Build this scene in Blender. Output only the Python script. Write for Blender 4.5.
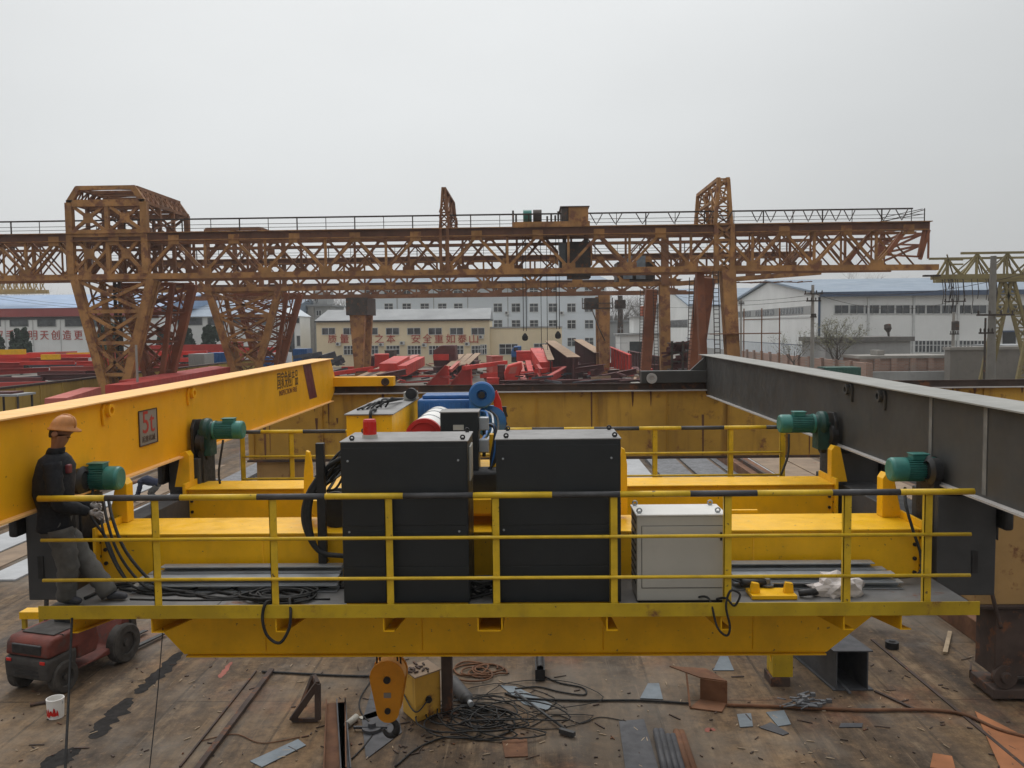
import bpy, bmesh, math, random
from mathutils import Vector, Matrix
for _o in list(bpy.data.objects): bpy.data.objects.remove(_o)
random.seed(7)
S = bpy.context.scene
COL = S.collection
# ------------------------------------------------ camera
H = 6.5                       # eye height above the yard; everything below is written relative to the eye
F = 858.0
def _basis():
    yd = Vector((18/F, 56/F, -1)).normalized()
    r = 0.0105
    zd = Vector((-math.sin(r), math.cos(r), 0)); zd = (zd - yd*zd.dot(yd)).normalized()
    xd = yd.cross(zd)
    return Matrix((xd, yd, zd))          # rows: world axes in camera space -> camera to world
RC = _basis()
cd = bpy.data.cameras.new('camera'); cam = bpy.data.objects.new('camera', cd); COL.objects.link(cam)
cd.sensor_width = 36; cd.lens = F*36/1024; cd.clip_start = 0.1; cd.clip_end = 6000
cam.matrix_world = Matrix.Translation((0, 0, H)) @ RC.to_4x4()
S.camera = cam
def ray(px, py): return RC @ Vector(((px-512)/F, (384-py)/F, -1))
def at(px, py, Y):                        # world point (eye-relative) on the plane at depth Y
    d = ray(px, py); return d*(Y/d.y)
def gnd(px, py, z=-H):
    d = ray(px, py); return d*(z/d.z)
# ------------------------------------------------ sky, sun, exposure
SUN_EL, SUN_AZ = math.radians(52), math.radians(-16)     # azimuth clockwise from +Y: ahead, a little to the left, behind the cloud
W = bpy.data.worlds.new('World'); S.world = W; W.use_nodes = True
nt = W.node_tree; nt.nodes.clear()
def wn(t, **k):
    n = nt.nodes.new(t)
    for a, b in k.items(): setattr(n, a, b)
    return n
out = wn('ShaderNodeOutputWorld'); bg = wn('ShaderNodeBackground'); bg.inputs[1].default_value = 0.1
sky = wn('ShaderNodeTexSky', sky_type='NISHITA', sun_disc=False, sun_elevation=SUN_EL, sun_rotation=SUN_AZ, air_density=1.5, dust_density=5)
hs = wn('ShaderNodeHueSaturation'); hs.inputs['Saturation'].default_value = 0.12; hs.inputs['Value'].default_value = 0.9
tc = wn('ShaderNodeTexCoord'); sep = wn('ShaderNodeSeparateXYZ')
nt.links.new(tc.outputs['Generated'], sep.inputs[0])
rmp = wn('ShaderNodeValToRGB'); e = rmp.color_ramp.elements
e[0].position = 0.0; e[0].color = (0.50, 0.50, 0.50, 1); e[1].position = 1.0; e[1].color = (1, 1, 1, 1)
for p, c in ((0.06, (0.40, 0.41, 0.412)), (0.2, (0.422, 0.436, 0.442)), (0.36, (0.452, 0.465, 0.470)), (0.6, (0.75, 0.76, 0.77))):
    q = e.new(p); q.color = (*c, 1)
e[0].color = (0.385, 0.385, 0.38, 1)
nt.links.new(sep.outputs[2], rmp.inputs[0])
cn = wn('ShaderNodeTexNoise'); cn.inputs['Scale'].default_value = 1.05; cn.inputs['Detail'].default_value = 4; cn.inputs['Roughness'].default_value = 0.45
mp = wn('ShaderNodeMapping'); mp.inputs['Scale'].default_value = (1, 1, 2.6); mp.inputs['Location'].default_value = (0.3, 0.1, 0.2)
nt.links.new(tc.outputs['Generated'], mp.inputs[0]); nt.links.new(mp.outputs[0], cn.inputs['Vector'])
cr = wn('ShaderNodeMapRange'); cr.inputs[1].default_value = 0.3; cr.inputs[2].default_value = 0.7; cr.inputs[3].default_value = 11.3; cr.inputs[4].default_value = 14.1
nt.links.new(cn.outputs[0], cr.inputs[0])
vm = wn('ShaderNodeVectorMath', operation='SCALE'); nt.links.new(rmp.outputs[0], vm.inputs[0]); nt.links.new(cr.outputs[0], vm.inputs['Scale'])
# the veiled sun brightens the cloud around it
dt = wn('ShaderNodeVectorMath', operation='DOT_PRODUCT'); nt.links.new(tc.outputs['Generated'], dt.inputs[0])
dt.inputs[1].default_value = (math.sin(SUN_AZ)*math.cos(SUN_EL), math.cos(SUN_AZ)*math.cos(SUN_EL), math.sin(SUN_EL))
gl = wn('ShaderNodeMapRange', interpolation_type='SMOOTHSTEP'); nt.links.new(dt.outputs['Value'], gl.inputs[0])
for _i, _v in ((1, 0.42), (2, 1.0), (3, 1.0), (4, 1.42)): gl.inputs[_i].default_value = _v
gv = wn('ShaderNodeVectorMath', operation='SCALE'); nt.links.new(vm.outputs[0], gv.inputs[0]); nt.links.new(gl.outputs[0], gv.inputs['Scale'])
bk = wn('ShaderNodeMapRange', interpolation_type='SMOOTHSTEP'); nt.links.new(sep.outputs[1], bk.inputs[0])          # unseen sky behind the camera dimmed, to darken faces turned towards it
for _i, _v in ((1, -0.7), (2, 0.35), (3, 0.86), (4, 1.0)): bk.inputs[_i].default_value = _v
g2 = wn('ShaderNodeVectorMath', operation='SCALE'); nt.links.new(gv.outputs[0], g2.inputs[0]); nt.links.new(bk.outputs[0], g2.inputs['Scale'])
vm = g2
mix = wn('ShaderNodeMix', data_type='RGBA'); mix.inputs[0].default_value = 0.12
nt.links.new(sky.outputs[0], hs.inputs['Color']); nt.links.new(vm.outputs[0], mix.inputs[6]); nt.links.new(hs.outputs[0], mix.inputs[7])
nt.links.new(mix.outputs[2], bg.inputs[0]); nt.links.new(bg.outputs[0], out.inputs[0])
sl = bpy.data.lights.new('sun', 'SUN'); sl.energy = 0.7; sl.angle = math.radians(30); sl.color = (1, 0.96, 0.9)
so = bpy.data.objects.new('sun', sl); COL.objects.link(so)
_d = Vector((math.sin(SUN_AZ)*math.cos(SUN_EL), math.cos(SUN_AZ)*math.cos(SUN_EL), math.sin(SUN_EL)))
so.rotation_euler = _d.to_track_quat('Z', 'Y').to_euler(); so.location = (0, 0, 60)
vs = S.view_settings; vs.view_transform = 'Standard'; vs.look = 'None'; vs.gamma = 1; vs.use_curve_mapping = False; vs.exposure = 0.08
S.cycles.max_bounces = 6; S.cycles.diffuse_bounces = 3; S.cycles.glossy_bounces = 3; S.cycles.transparent_max_bounces = 8
S.cycles.volume_bounces = 0
# ------------------------------------------------ materials
class NT:
    def __init__(s, name):
        s.m = bpy.data.materials.new(name); s.m.use_nodes = True; s.t = s.m.node_tree
        s.b = s.t.nodes['Principled BSDF']; s.g = s.t.nodes.new('ShaderNodeNewGeometry').outputs['Position']
    def n(s, t, ins=None, **k):
        n = s.t.nodes.new(t)
        for a, v in k.items(): setattr(n, a, v)
        for a, v in (ins or {}).items(): s.set(n.inputs[a], v)
        return n
    def set(s, i, v):
        if hasattr(v, 'links'): s.t.links.new(v, i)
        else: i.default_value = v
    def noise(s, scale, detail=4, rough=.55, sv=None, off=(0, 0, 0), dist=0):
        v = s.g
        if sv or off != (0, 0, 0): v = s.n('ShaderNodeMapping', {0: s.g, 'Scale': sv or (1, 1, 1), 'Location': off}).outputs[0]
        return s.n('ShaderNodeTexNoise', {'Vector': v, 'Scale': scale, 'Detail': detail, 'Roughness': rough, 'Distortion': dist}).outputs[0]
    def ramp(s, f, a, b, lo=0, hi=1):
        return s.n('ShaderNodeMapRange', {0: f, 1: a, 2: b, 3: lo, 4: hi}, interpolation_type='SMOOTHSTEP').outputs[0]
    def mix(s, f, a, b, mode='MIX'):
        c = lambda v: v if hasattr(v, 'links') else (*v[:3], 1)
        return s.n('ShaderNodeMix', {0: f, 6: c(a), 7: c(b)}, data_type='RGBA', blend_type=mode).outputs[2]
    def math(s, op, a, b=0):
        return s.n('ShaderNodeMath', {0: a, 1: b}, operation=op).outputs[0]
    def bump(s, h, st, dist=.02):
        s.set(s.b.inputs['Normal'], s.n('ShaderNodeBump', {'Height': h, 'Strength': st, 'Distance': dist}).outputs[0])
MATS = {}
def paint(name, col, rough=.5, metal=0, var=.14, scale=2.2, rust=0, rcol=(.11, .045, .02), streak=0, dirt=.25, bump=.15, spec=.4, rscale=3.0, chips=0):
    """painted metal / plaster: tone drift, grime, optional rust patches and run-down streaks"""
    k = NT(name); a = k.noise(scale, 5)
    c = k.mix(k.ramp(a, .3, .7), tuple(x*(1-var) for x in col), tuple(min(.9, x*(1+var)) for x in col))
    if dirt:
        d = k.ramp(k.noise(scale*4.3, 8, .7, off=(3, 1, 7)), .5, .75, 0, dirt)
        c = k.mix(d, c, tuple(x*.45+.02 for x in col))
    if chips:
        ch = k.ramp(k.noise(17, 4, .6, off=(6, 6, 1)), .715-.05*chips, .745-.05*chips); c = k.mix(k.math('MULTIPLY', ch, .85), c, (.07, .05, .035))
        sm = k.ramp(k.noise(1.3, 7, .68, sv=(1, 1, .5), off=(8, 1, 3)), .5, .72, 0, .3*chips); c = k.mix(sm, c, tuple(x*.4+.015 for x in col))
    r = rough
    if streak:
        st = k.ramp(k.noise(3.1, 5, .6, sv=(1, 1, .09), off=(5, 2, 1)), .5, .74, 0, streak)
        c = k.mix(st, c, tuple(x*.35+y*.65 for x, y in zip(col, rcol)))
    if rust:
        t = .62-.3*rust
        f = k.ramp(k.noise(rscale, 9, .68, off=(1, 9, 4)), t, t+.13)
        c = k.mix(f, c, k.mix(k.noise(9, 4), rcol, tuple(x*1.9 for x in rcol)))
        r = k.n('ShaderNodeMapRange', {0: f, 3: rough, 4: .85}).outputs[0]
    else:
        r = k.ramp(k.noise(scale*3, 6, off=(2, 2, 2)), .3, .75, max(.05, rough-.08), min(1, rough+.14))
    k.set(k.b.inputs['Base Color'], c); k.set(k.b.inputs['Roughness'], r); k.b.inputs['Metallic'].default_value = metal
    k.b.inputs['Specular IOR Level'].default_value = spec
    if bump: k.bump(k.noise(26, 5, .6), bump, .004)
    MATS[name] = k.m; return k.m
M = {}
M['yellow'] = paint('yellow_paint', (.82, .45, .006), .38, var=.09, dirt=.2, bump=.08, spec=.35, chips=.8, streak=.15, rcol=(.25, .15, .02))
M['yellow_girder'] = paint('girder_yellow_paint', (.82, .402, .008), .46, spec=.25, var=.08, dirt=.15, scale=.9, bump=.07, chips=.5, streak=.12, rcol=(.3, .17, .03))
M['flange_cream'] = paint('pale_sheen_flange', (.86, .50, .18), .6, var=.06, dirt=.2)  # gloss on the girder's top put into the colour, paler than its yellow
M['rail_yellow'] = paint('railing_yellow_paint', (.64, .42, .02), .42, var=.12, dirt=.3, scale=6, chips=1)
M['band_black'] = paint('railing_dark_band', (.055, .055, .058), .5, var=.2, dirt=.3, scale=6)
M['toe'] = paint('toe_board_paint', (.46, .31, .012), .5, var=.14, dirt=.4, rust=.12, streak=.25, chips=1)
M['dark_girder'] = paint('dark_grey_primer', (.050, .049, .046), .55, var=.14, scale=1.1, dirt=.35, streak=.15, rcol=(.12, .11, .1))
M['dark_carriage'] = paint('carriage_grey_primer', (.052, .053, .055), .6, var=.14, scale=2, dirt=.3)
M['grey_edge'] = paint('bare_grey_steel_edge', (.40, .38, .36), .6, var=.12, dirt=.3)
M['flange_grey'] = paint('pale_primed_grey_flange', (.27, .268, .248), .65, var=.1, dirt=.25)
M['weld_band'] = paint('light_primer_band', (.17, .165, .155), .65, var=.2, dirt=.4, scale=5)
M['cab_black'] = paint('cabinet_black_powdercoat', (.017, .020, .022), .42, var=.12, dirt=.2, bump=.1)
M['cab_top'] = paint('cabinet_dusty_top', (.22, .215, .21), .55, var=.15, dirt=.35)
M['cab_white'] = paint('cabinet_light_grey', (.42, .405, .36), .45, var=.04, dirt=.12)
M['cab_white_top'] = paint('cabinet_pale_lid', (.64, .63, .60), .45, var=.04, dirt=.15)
M['green'] = paint('motor_green_paint', (.035, .175, .150), .38, var=.15, dirt=.3, scale=9)
M['black_iron'] = paint('oily_black_iron', (.018, .018, .019), .5, var=.3, dirt=.35, scale=7, bump=.35)
M['dark_rust'] = paint('dark_rusted_steel', (.06, .04, .032), .8, var=.3, dirt=.4, rust=.3)
M['rust'] = paint('brown_rusted_plate', (.15, .07, .035), .85, var=.3, dirt=.35, rust=.35, rcol=(.09, .04, .022), bump=.3)
M['orange_rust'] = paint('orange_rust_plate', (.32, .13, .055), .85, var=.2, dirt=.25, rust=.1, scale=1.4)
M['bare'] = paint('bare_mill_steel', (.15, .155, .165), .5, metal=.4, var=.25, dirt=.35, scale=3)
M['galv'] = paint('galvanised_steel', (.34, .36, .38), .42, metal=.45, var=.12, dirt=.2)
M['floor_steel'] = paint('catwalk_grey_steel', (.13, .128, .125), .6, var=.2, dirt=.45, scale=3, rust=.12)
M['rusty_wall'] = paint('old_yellow_rusty_plate', (.50, .285, .042), .65, var=.2, scale=.7, dirt=.3, rust=.22, rcol=(.13, .055, .025), streak=.75, rscale=2.1)
M['rusty_tan'] = paint('faded_tan_yellow_plate', (.33, .20, .075), .75, var=.18, scale=.8, dirt=.35, rust=.16, streak=.5)
M['red_drum'] = paint('drum_red_paint', (.5, .03, .025), .4, var=.1, dirt=.2)
M['white'] = paint('white_paint', (.74, .73, .70), .5, var=.05, dirt=.2)
M['blue'] = paint('machine_blue_paint', (.018, .10, .29), .4, var=.12, dirt=.25, scale=5)
M['rubber'] = paint('black_rubber', (.017, .017, .017), .7, var=.3, dirt=.3, scale=8)
M['tyre'] = paint('dusty_tyre_rubber', (.05, .045, .04), .9, var=.3, dirt=.4, scale=6)
M['orange_block'] = paint('hook_block_orange', (.62, .25, .012), .42, var=.08, dirt=.25, scale=4)
M['plate_grey'] = paint('printed_plate_grey', (.23, .205, .175), .6, var=.08, dirt=.15)
M['plate_red'] = paint('print_red', (.36, .035, .022), .6, var=.12, dirt=.15)
M['print_dark'] = paint('print_dark_brown', (.07, .035, .02), .6, var=.1, dirt=.1)
M['maroon'] = paint('maroon_stripe', (.12, .02, .025), .5, var=.1, dirt=.15)
M['glow_red'] = paint('red_lens_plastic', (.5, .02, .015), .25, var=.05, dirt=.05)
# ------------------------------------------------ mesh helpers
class MB:
    def __init__(s): s.v = []; s.f = []; s.sm = []
    def add(s, vs, fs, smooth=False):
        o = len(s.v); s.v += [tuple(v) for v in vs]; s.f += [tuple(i+o for i in f) for f in fs]; s.sm += [smooth]*len(fs); return s
    def box(s, x0, x1, y0, y1, z0, z1):
        x0, x1 = sorted((x0, x1)); y0, y1 = sorted((y0, y1)); z0, z1 = sorted((z0, z1))
        return s.add([(x0,y0,z0),(x1,y0,z0),(x1,y1,z0),(x0,y1,z0),(x0,y0,z1),(x1,y0,z1),(x1,y1,z1),(x0,y1,z1)],
                     [(3,2,1,0),(4,5,6,7),(0,1,5,4),(1,2,6,5),(2,3,7,6),(3,0,4,7)])
    def bar(s, p, q, w, h=None, up=None, w2=None, h2=None):
        """beam from p to q, width w across, height h along 'up'"""
        p, q = Vector(p), Vector(q); h = h or w; d = (q-p).normalized()
        u = Vector(up) if up else (Vector((0,0,1)) if abs(d.z) < .95 else Vector((0,1,0)))
        sx = d.cross(u).normalized(); u = sx.cross(d)
        w2 = w2 or w; h2 = h2 or h
        a = [p+sx*i*w/2+u*j*h/2 for i, j in ((-1,-1),(1,-1),(1,1),(-1,1))]
        b = [q+sx*i*w2/2+u*j*h2/2 for i, j in ((-1,-1),(1,-1),(1,1),(-1,1))]
        return s.add(a+b, [(0,1,2,3),(7,6,5,4),(0,4,5,1),(1,5,6,2),(2,6,7,3),(3,7,4,0)])
    def tube(s, pts, r, n=8, r2=None, caps=True):
        pts = [Vector(p) for p in pts]; m = len(pts); vs = []; ref = None
        for i, p in enumerate(pts):
            d = (pts[min(i+1, m-1)]-pts[max(i-1, 0)]); d = d.normalized() if d.length > 1e-9 else Vector((0,0,1))
            if ref is None: ref = Vector((0,0,1)) if abs(d.z) < .9 else Vector((1,0,0))
            ref = (ref-d*ref.dot(d)); ref = ref.normalized() if ref.length > 1e-6 else d.orthogonal().normalized()
            b = d.cross(ref); rr = r if r2 is None else r+(r2-r)*i/(m-1)
            vs += [p+(ref*math.cos(2*math.pi*k/n)+b*math.sin(2*math.pi*k/n))*rr for k in range(n)]
        fs = [(i*n+k, i*n+(k+1)%n, (i+1)*n+(k+1)%n, (i+1)*n+k) for i in range(m-1) for k in range(n)]
        s.add(vs, fs, True)
        if caps:
            o = len(s.v)-len(vs)
            s.f += [tuple(o+k for k in reversed(range(n))), tuple(o+(m-1)*n+k for k in range(n))]; s.sm += [False]*2
        return s
    def lathe(s, c, axis, prof, n=24):
        """prof: (distance along axis, radius)"""
        c = Vector(c); ax = Vector(axis).normalized(); a = ax.orthogonal().normalized(); b = ax.cross(a); vs = []
        for t, r in prof: vs += [c+ax*t+(a*math.cos(2*math.pi*k/n)+b*math.sin(2*math.pi*k/n))*max(r, 1e-4) for k in range(n)]
        m = len(prof)
        # hard edges: separate rings per segment
        for i in range(m-1):
            s.add(vs[i*n:(i+2)*n], [(k, (k+1)%n, n+(k+1)%n, n+k) for k in range(n)], True)
        return s
    def prism(s, poly, ax, a0, a1):
        """poly in the two other axes (x: (y,z), y: (x,z), z: (x,y))"""
        f = {'x': lambda u, v, a: (a, u, v), 'y': lambda u, v, a: (u, a, v), 'z': lambda u, v, a: (u, v, a)}[ax]
        n = len(poly); vs = [f(u, v, a0) for u, v in poly]+[f(u, v, a1) for u, v in poly]
        return s.add(vs, [tuple(range(n)), tuple(range(2*n-1, n-1, -1))]+[(i, n+i, n+(i+1)%n, (i+1)%n) for i in range(n)])
    def build(s, name, m, parent=None, loc=None, bev=0, bseg=2):
        base = Vector((0,0,0)); p = parent
        while p: base = base+p.location; p = p.parent
        if loc is not None and parent is None: base = Vector(loc)
        me = bpy.data.meshes.new(name); me.from_pydata([tuple(Vector(v)-base) for v in s.v], [], s.f)
        me.polygons.foreach_set('use_smooth', s.sm)
        bm = bmesh.new(); bm.from_mesh(me); bmesh.ops.recalc_face_normals(bm, faces=bm.faces); bm.to_mesh(me); bm.free()
        if isinstance(m, str): m = M[m]
        me.materials.append(m)
        o = bpy.data.objects.new(name, me); COL.objects.link(o)
        if parent: o.parent = parent
        else: o.location = base
        if bev:
            bv = o.modifiers.new('bevel', 'BEVEL'); bv.width = bev; bv.segments = bseg; bv.limit_method = 'ANGLE'; bv.angle_limit = .6
        return o
def tag(o, label=None, cat=None, group=None, kind=None):
    for k, v in (('label', label), ('category', cat), ('group', group), ('kind', kind)):
        if v: o[k] = v
    return o
def thing(name, label, cat, loc=(0,0,0), group=None):
    o = bpy.data.objects.new(name, None); COL.objects.link(o); o.location = loc; o.empty_display_size = .3
    return tag(o, label, cat, group)
def kids(o): return [c for c in bpy.data.objects if c.parent == o]
def dup(o, loc=None, rotz=None, label=None, parent=None, scale=None):
    c = o.copy(); COL.objects.link(c); c.parent = parent
    for ch in kids(o): dup(ch, parent=c)
    if loc is not None: c.location = loc
    if rotz is not None: c.rotation_euler = (0, 0, rotz)
    if scale is not None: c.scale = (scale,)*3 if not hasattr(scale, '__len__') else scale
    if label: c['label'] = label
    return c
def text_mesh(body, size, depth=.004, space=1.0, width=None):
    c = bpy.data.curves.new('lettering', 'FONT'); c.body = body; c.size = size; c.extrude = depth; c.align_x = 'CENTER'; c.align_y = 'CENTER'; c.space_character = space
    c.resolution_u = 3
    o = bpy.data.objects.new('lettering', c); COL.objects.link(o)
    bpy.context.view_layer.update()
    me = bpy.data.meshes.new_from_object(o.evaluated_get(bpy.context.evaluated_depsgraph_get()))
    bpy.data.objects.remove(o); bpy.data.curves.remove(c)
    xs = [v.co.x for v in me.vertices]
    if width and xs:
        k = width/(max(xs)-min(xs)); me.transform(Matrix.Diagonal((k, 1, 1, 1)))
    return me
def lettering(body, size, m, parent, right, up, center, depth=.004, space=1.0, width=None, name='lettering'):
    """flat letters: 'right' is the reading direction, 'up' the letters' up"""
    me = text_mesh(body, size, depth, space, width); r = Vector(right).normalized(); u = Vector(up).normalized(); n = r.cross(u)
    base = Vector((0,0,0)); p = parent
    while p: base = base+p.location; p = p.parent
    R = Matrix((r, u, n)).transposed().to_4x4()
    me.transform(Matrix.Translation(Vector(center)-base) @ R)
    me.materials.clear(); me.materials.append(M[m] if isinstance(m, str) else m)
    o = bpy.data.objects.new(name, me); COL.objects.link(o); o.parent = parent; return o
def wob(p, a): return (p[0]+random.uniform(-a, a), p[1]+random.uniform(-a, a), p[2])
def spline(pts, n=6):
    """Catmull-Rom through pts"""
    P = [Vector(p) for p in pts]; P = [P[0]*2-P[1]]+P+[P[-1]*2-P[-2]]; o = []
    for i in range(1, len(P)-2):
        a, b, c, d = P[i-1:i+3]
        for j in range(n):
            t = j/n; o.append(.5*((2*b)+(c-a)*t+(2*a-5*b+4*c-d)*t*t+(3*b-a-3*c+d)*t**3))
    return o+[P[-2]]
# ================================================ the two crane girders left and right
def lug(parent, X, Y, z, s, m):                      # lifting lug: plate with an eye welded to the web
    b = MB(); b.prism([(Y-.08, z-.24), (Y-.03, z-.24), (Y+.12, z-.07), (Y+.10, z-.0), (Y-.06, z-.0), (Y-.10, z-.06)], 'x', X, X+s*.03)
    b.lathe((X+s*.03, Y+.02, z-.075), (s, 0, 0), [(0, .075), (.05, .075), (.05, .042), (.01, .042), (.01, .0)], 16)
    return b.build('lifting_lug', m, parent, bev=.006)
def web_pt(px, py, X=-4.92):
    d = ray(px, py); return d*(X/d.x)
GL = thing('box_girder', 'yellow box girder marked 5t, with a red stripe near its far end', 'crane girder', (-5.1, 21, -1.74))
def profile(X, pts, Ymin, Ymax):                      # the girder's gently cambered top edge: (Y, z) stations
    o = []
    for px, py in pts:
        d = ray(px, py); p = d*(X/d.x); o.append((p.y, p.z))
    o.sort(); (y0, z0), (y1, z1) = o[0], o[1]; k = (z1-z0)/(y1-y0)*.7; (ya, za), (yb, zb_) = o[-2], o[-1]
    return [(Ymin, z0+k*(Ymin-y0))]+o+[(Ymax, zb_)]
LT = profile(-4.84, ((0, 419.5), (64, 409), (128, 397), (192, 385.3), (256, 373), (304, 364), (333, 358.5)), -3, 21.0)
def cambered(parent, T, x0, x1, f0, f1, zb, body, flange):
    up = [(y, z-.016) for y, z in T]
    MB().prism([(T[0][0], zb)]+[(T[-1][0], zb)]+up[::-1], 'x', x0, x1).build('web_box', body, parent)
    b = MB()
    for (ya, za), (yb, zb_) in zip(T, T[1:]): b.add([(f0, ya, za-.015), (f1, ya, za-.015), (f1, yb, zb_-.015), (f0, yb, zb_-.015), (f0, ya, za), (f1, ya, za), (f1, yb, zb_), (f0, yb, zb_)], [(3, 2, 1, 0), (4, 5, 6, 7), (1, 2, 6, 5), (3, 0, 4, 7), (0, 1, 5, 4), (2, 3, 7, 6)])
    b.build('top_flange', flange, parent)
cambered(GL, LT, -5.28, -4.92, -5.36, -4.84, -1.725, 'yellow_girder', 'flange_cream')
def ztop(T, Y):
    for (ya, za), (yb, zb_) in zip(T, T[1:]):
        if ya <= Y <= yb: return za+(zb_-za)*(Y-ya)/(yb-ya)
MB().box(-5.36, -4.84, -3, 20.96, -1.745, -1.725).build('bottom_flange', 'flange_cream', GL)
MB().prism([(21.0, -.70), (21.02, -.70), (21.6, -1.32), (21.6, -1.42), (21.0, -1.72)], 'x', -4.99, -4.92).build('end_gusset', 'yellow_girder', GL, bev=.008)
for px in (104, 189):
    Yv = web_pt(px, 400, -4.92).y; lug(GL, -4.92, Yv, ztop(LT, Yv)-.045, 1, 'yellow_girder')
# end carriage on the rail, with its wheel
MB().box(-6.9, -3.42, 21.28, 21.62, -1.405, -1.17).build('end_carriage', 'yellow_girder', GL, bev=.012)
c = MB().lathe((-3.62, 21.28, -1.30), (0, -1, 0), [(0, .10), (.04, .10), (.045, .06), (.02, .055), (.02, .0)], 20).build('carriage_wheel', 'dark_rust', GL)
# maroon stripe (slanting) and the lettering
q = [web_pt(302.5, 364.2), web_pt(310.5, 363), web_pt(317, 397), web_pt(309.5, 399.5)]
MB().add([(-4.916, p.y, min(max(p.z, -1.72), ztop(LT, p.y)-.02)) for p in q], [(0, 1, 2, 3)]).build('stripe', 'maroon', GL)
a = web_pt(281, 381.5); lettering('国家免检产品', .36, 'print_dark', GL, (0, 1, 0), (0, 0, 1), (-4.915, (web_pt(278,382).y+web_pt(297,378).y)/2, web_pt(287.5, 380.5).z), .001, width=web_pt(298,378).y-web_pt(277.5,382).y)
lettering('INSPECTION FREE', .15, 'maroon', GL, (0, 1, 0), (0, 0, 1), (-4.915, (web_pt(279,394).y+web_pt(297,390).y)/2, web_pt(288, 391.4).z), .001, width=web_pt(297,390).y-web_pt(279.5,394).y)
# the 5t plate
y0, y1 = web_pt(138.5, 428).y, web_pt(156.5, 426).y; zt, zb = web_pt(147, 409.8).z, web_pt(147, 444.4).z
pl = MB().box(-4.92, -4.912, y0, y1, zb, zt).build('capacity_plate', 'plate_grey', GL)
tl = MB()
for a, b in (((y0, zb), (y1, zb)), ((y0, zt), (y1, zt)), ((y0, zb), (y0, zt)), ((y1, zb), (y1, zt))):
    tl.bar((-4.911, a[0], a[1]), (-4.911, b[0], b[1]), .012)
tl.build('plate_edge', 'print_dark', pl)
lettering('5t', (zt-zb)*.92, 'plate_red', pl, (0, 1, 0), (0, 0, 1), (-4.91, (y0+y1)/2, zt-(zt-zb)*.38), .001, width=(y1-y0)*.66)
lettering('起重机械', (zt-zb)*.2, 'print_dark', pl, (0, 1, 0), (0, 0, 1), (-4.91, (y0+y1)/2, zb+(zt-zb)*.16), .001, width=(y1-y0)*.72)

GR = thing('box_girder', 'dark grey primed box girder with pale grey top flange at the right', 'crane girder', (4.6, 22, -1.7))
RT = profile(4.29, ((1024, 412.5), (960, 401), (896, 389.8), (832, 378), (760, 365), (700, 354.5)), -3, 22.0)
cambered(GR, RT, 4.37, 4.78, 4.29, 4.86, -1.69, 'dark_girder', 'flange_grey')
MB().box(4.29, 4.86, -3, 21.0, -1.71, -1.69).build('bottom_flange', 'grey_edge', GR)
def r_pt(px, py, X=4.37):
    d = ray(px, py); return d*(X/d.x)
for px in (931, 986): Yv = r_pt(px, 430).y; MB().box(4.362, 4.368, Yv-.035, Yv+.035, -1.66, ztop(RT, Yv)-.02).build('primer_band', 'weld_band', GR)
for px in (851, 884): Yv = r_pt(px, 390).y; lug(GR, 4.37, Yv, ztop(RT, Yv)-.05, -1, 'dark_girder')
MB().box(2.75, 6.4, 21.3, 21.62, -1.40, -1.10).build('end_carriage', 'dark_girder', GR, bev=.012)
MB().lathe((3.0, 21.3, -1.28), (0, -1, 0), [(0, .13), (.05, .13), (.05, .07), (.02, .065), (.02, 0)], 20).build('carriage_wheel', 'grey_edge', GR)
MB().prism([(4.36, -.75), (4.36, -1.1), (3.95, -1.12)], 'y', 21.4, 21.5).build('end_gusset', 'dark_girder', GR)

# ================================================ the rusty runway beam across the yard
RB = thing('runway_beam', 'long rusty yellow plate girder on posts crossing behind the yellow bridge', 'runway beam', (2, 21.5, -6.5))
MB().box(-7.15, 15, 21.42, 21.52, -3.24, -1.60).build('web_plate', 'rusty_wall', RB)
MB().box(-7.2, 15, 21.26, 21.74, -1.60, -1.575).build('top_flange', 'grey_edge', RB)
MB().box(-7.15, 15, 21.27, 21.7, -3.29, -3.24).build('bottom_flange', 'dark_rust', RB)
b = MB(); b.box(-7.2, 15, 21.42, 21.48, -1.43, -1.405); b.box(-7.2, 15, 21.445, 21.46, -1.55, -1.43); b.box(-7.2, 15, 21.39, 21.53, -1.574, -1.55)
b.build('crane_rail', 'dark_rust', RB)
x = -7.0
while x < 15:
    MB().box(x-.006, x+.006, 21.36, 21.42, -3.24, -1.6).build('stiffener', 'rusty_wall', RB); x += random.choice((1.5, 1.5, 1.75, .9))
random.seed(19)
for k_ in range(34):
    x_ = random.uniform(-7.1, 14.8); l_ = random.choice((.15, .25, .4, .8, 1.5)); w_ = random.uniform(.012, .05); t_ = random.choice((0, 0, .2, .6))
    MB().prism([(x_-w_, -1.605-t_), (x_+w_, -1.605-t_), (x_+w_*.7, -1.605-t_-l_*.6), (x_+w_*.15, max(-3.23, -1.605-t_-l_)), (x_-w_*.3, max(-3.22, -1.6-t_-l_*.9))], 'y', 21.414, 21.419).build('rust_run', 'rust', RB)
for x0, x1 in ((-6.95, -5.6), (-5.0, -3.4), (11.5, 13)):
    MB().box(x0, x1, 21.4, 21.62, -6.5, -3.292).build('support_post', 'rusty_tan', RB)
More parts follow.
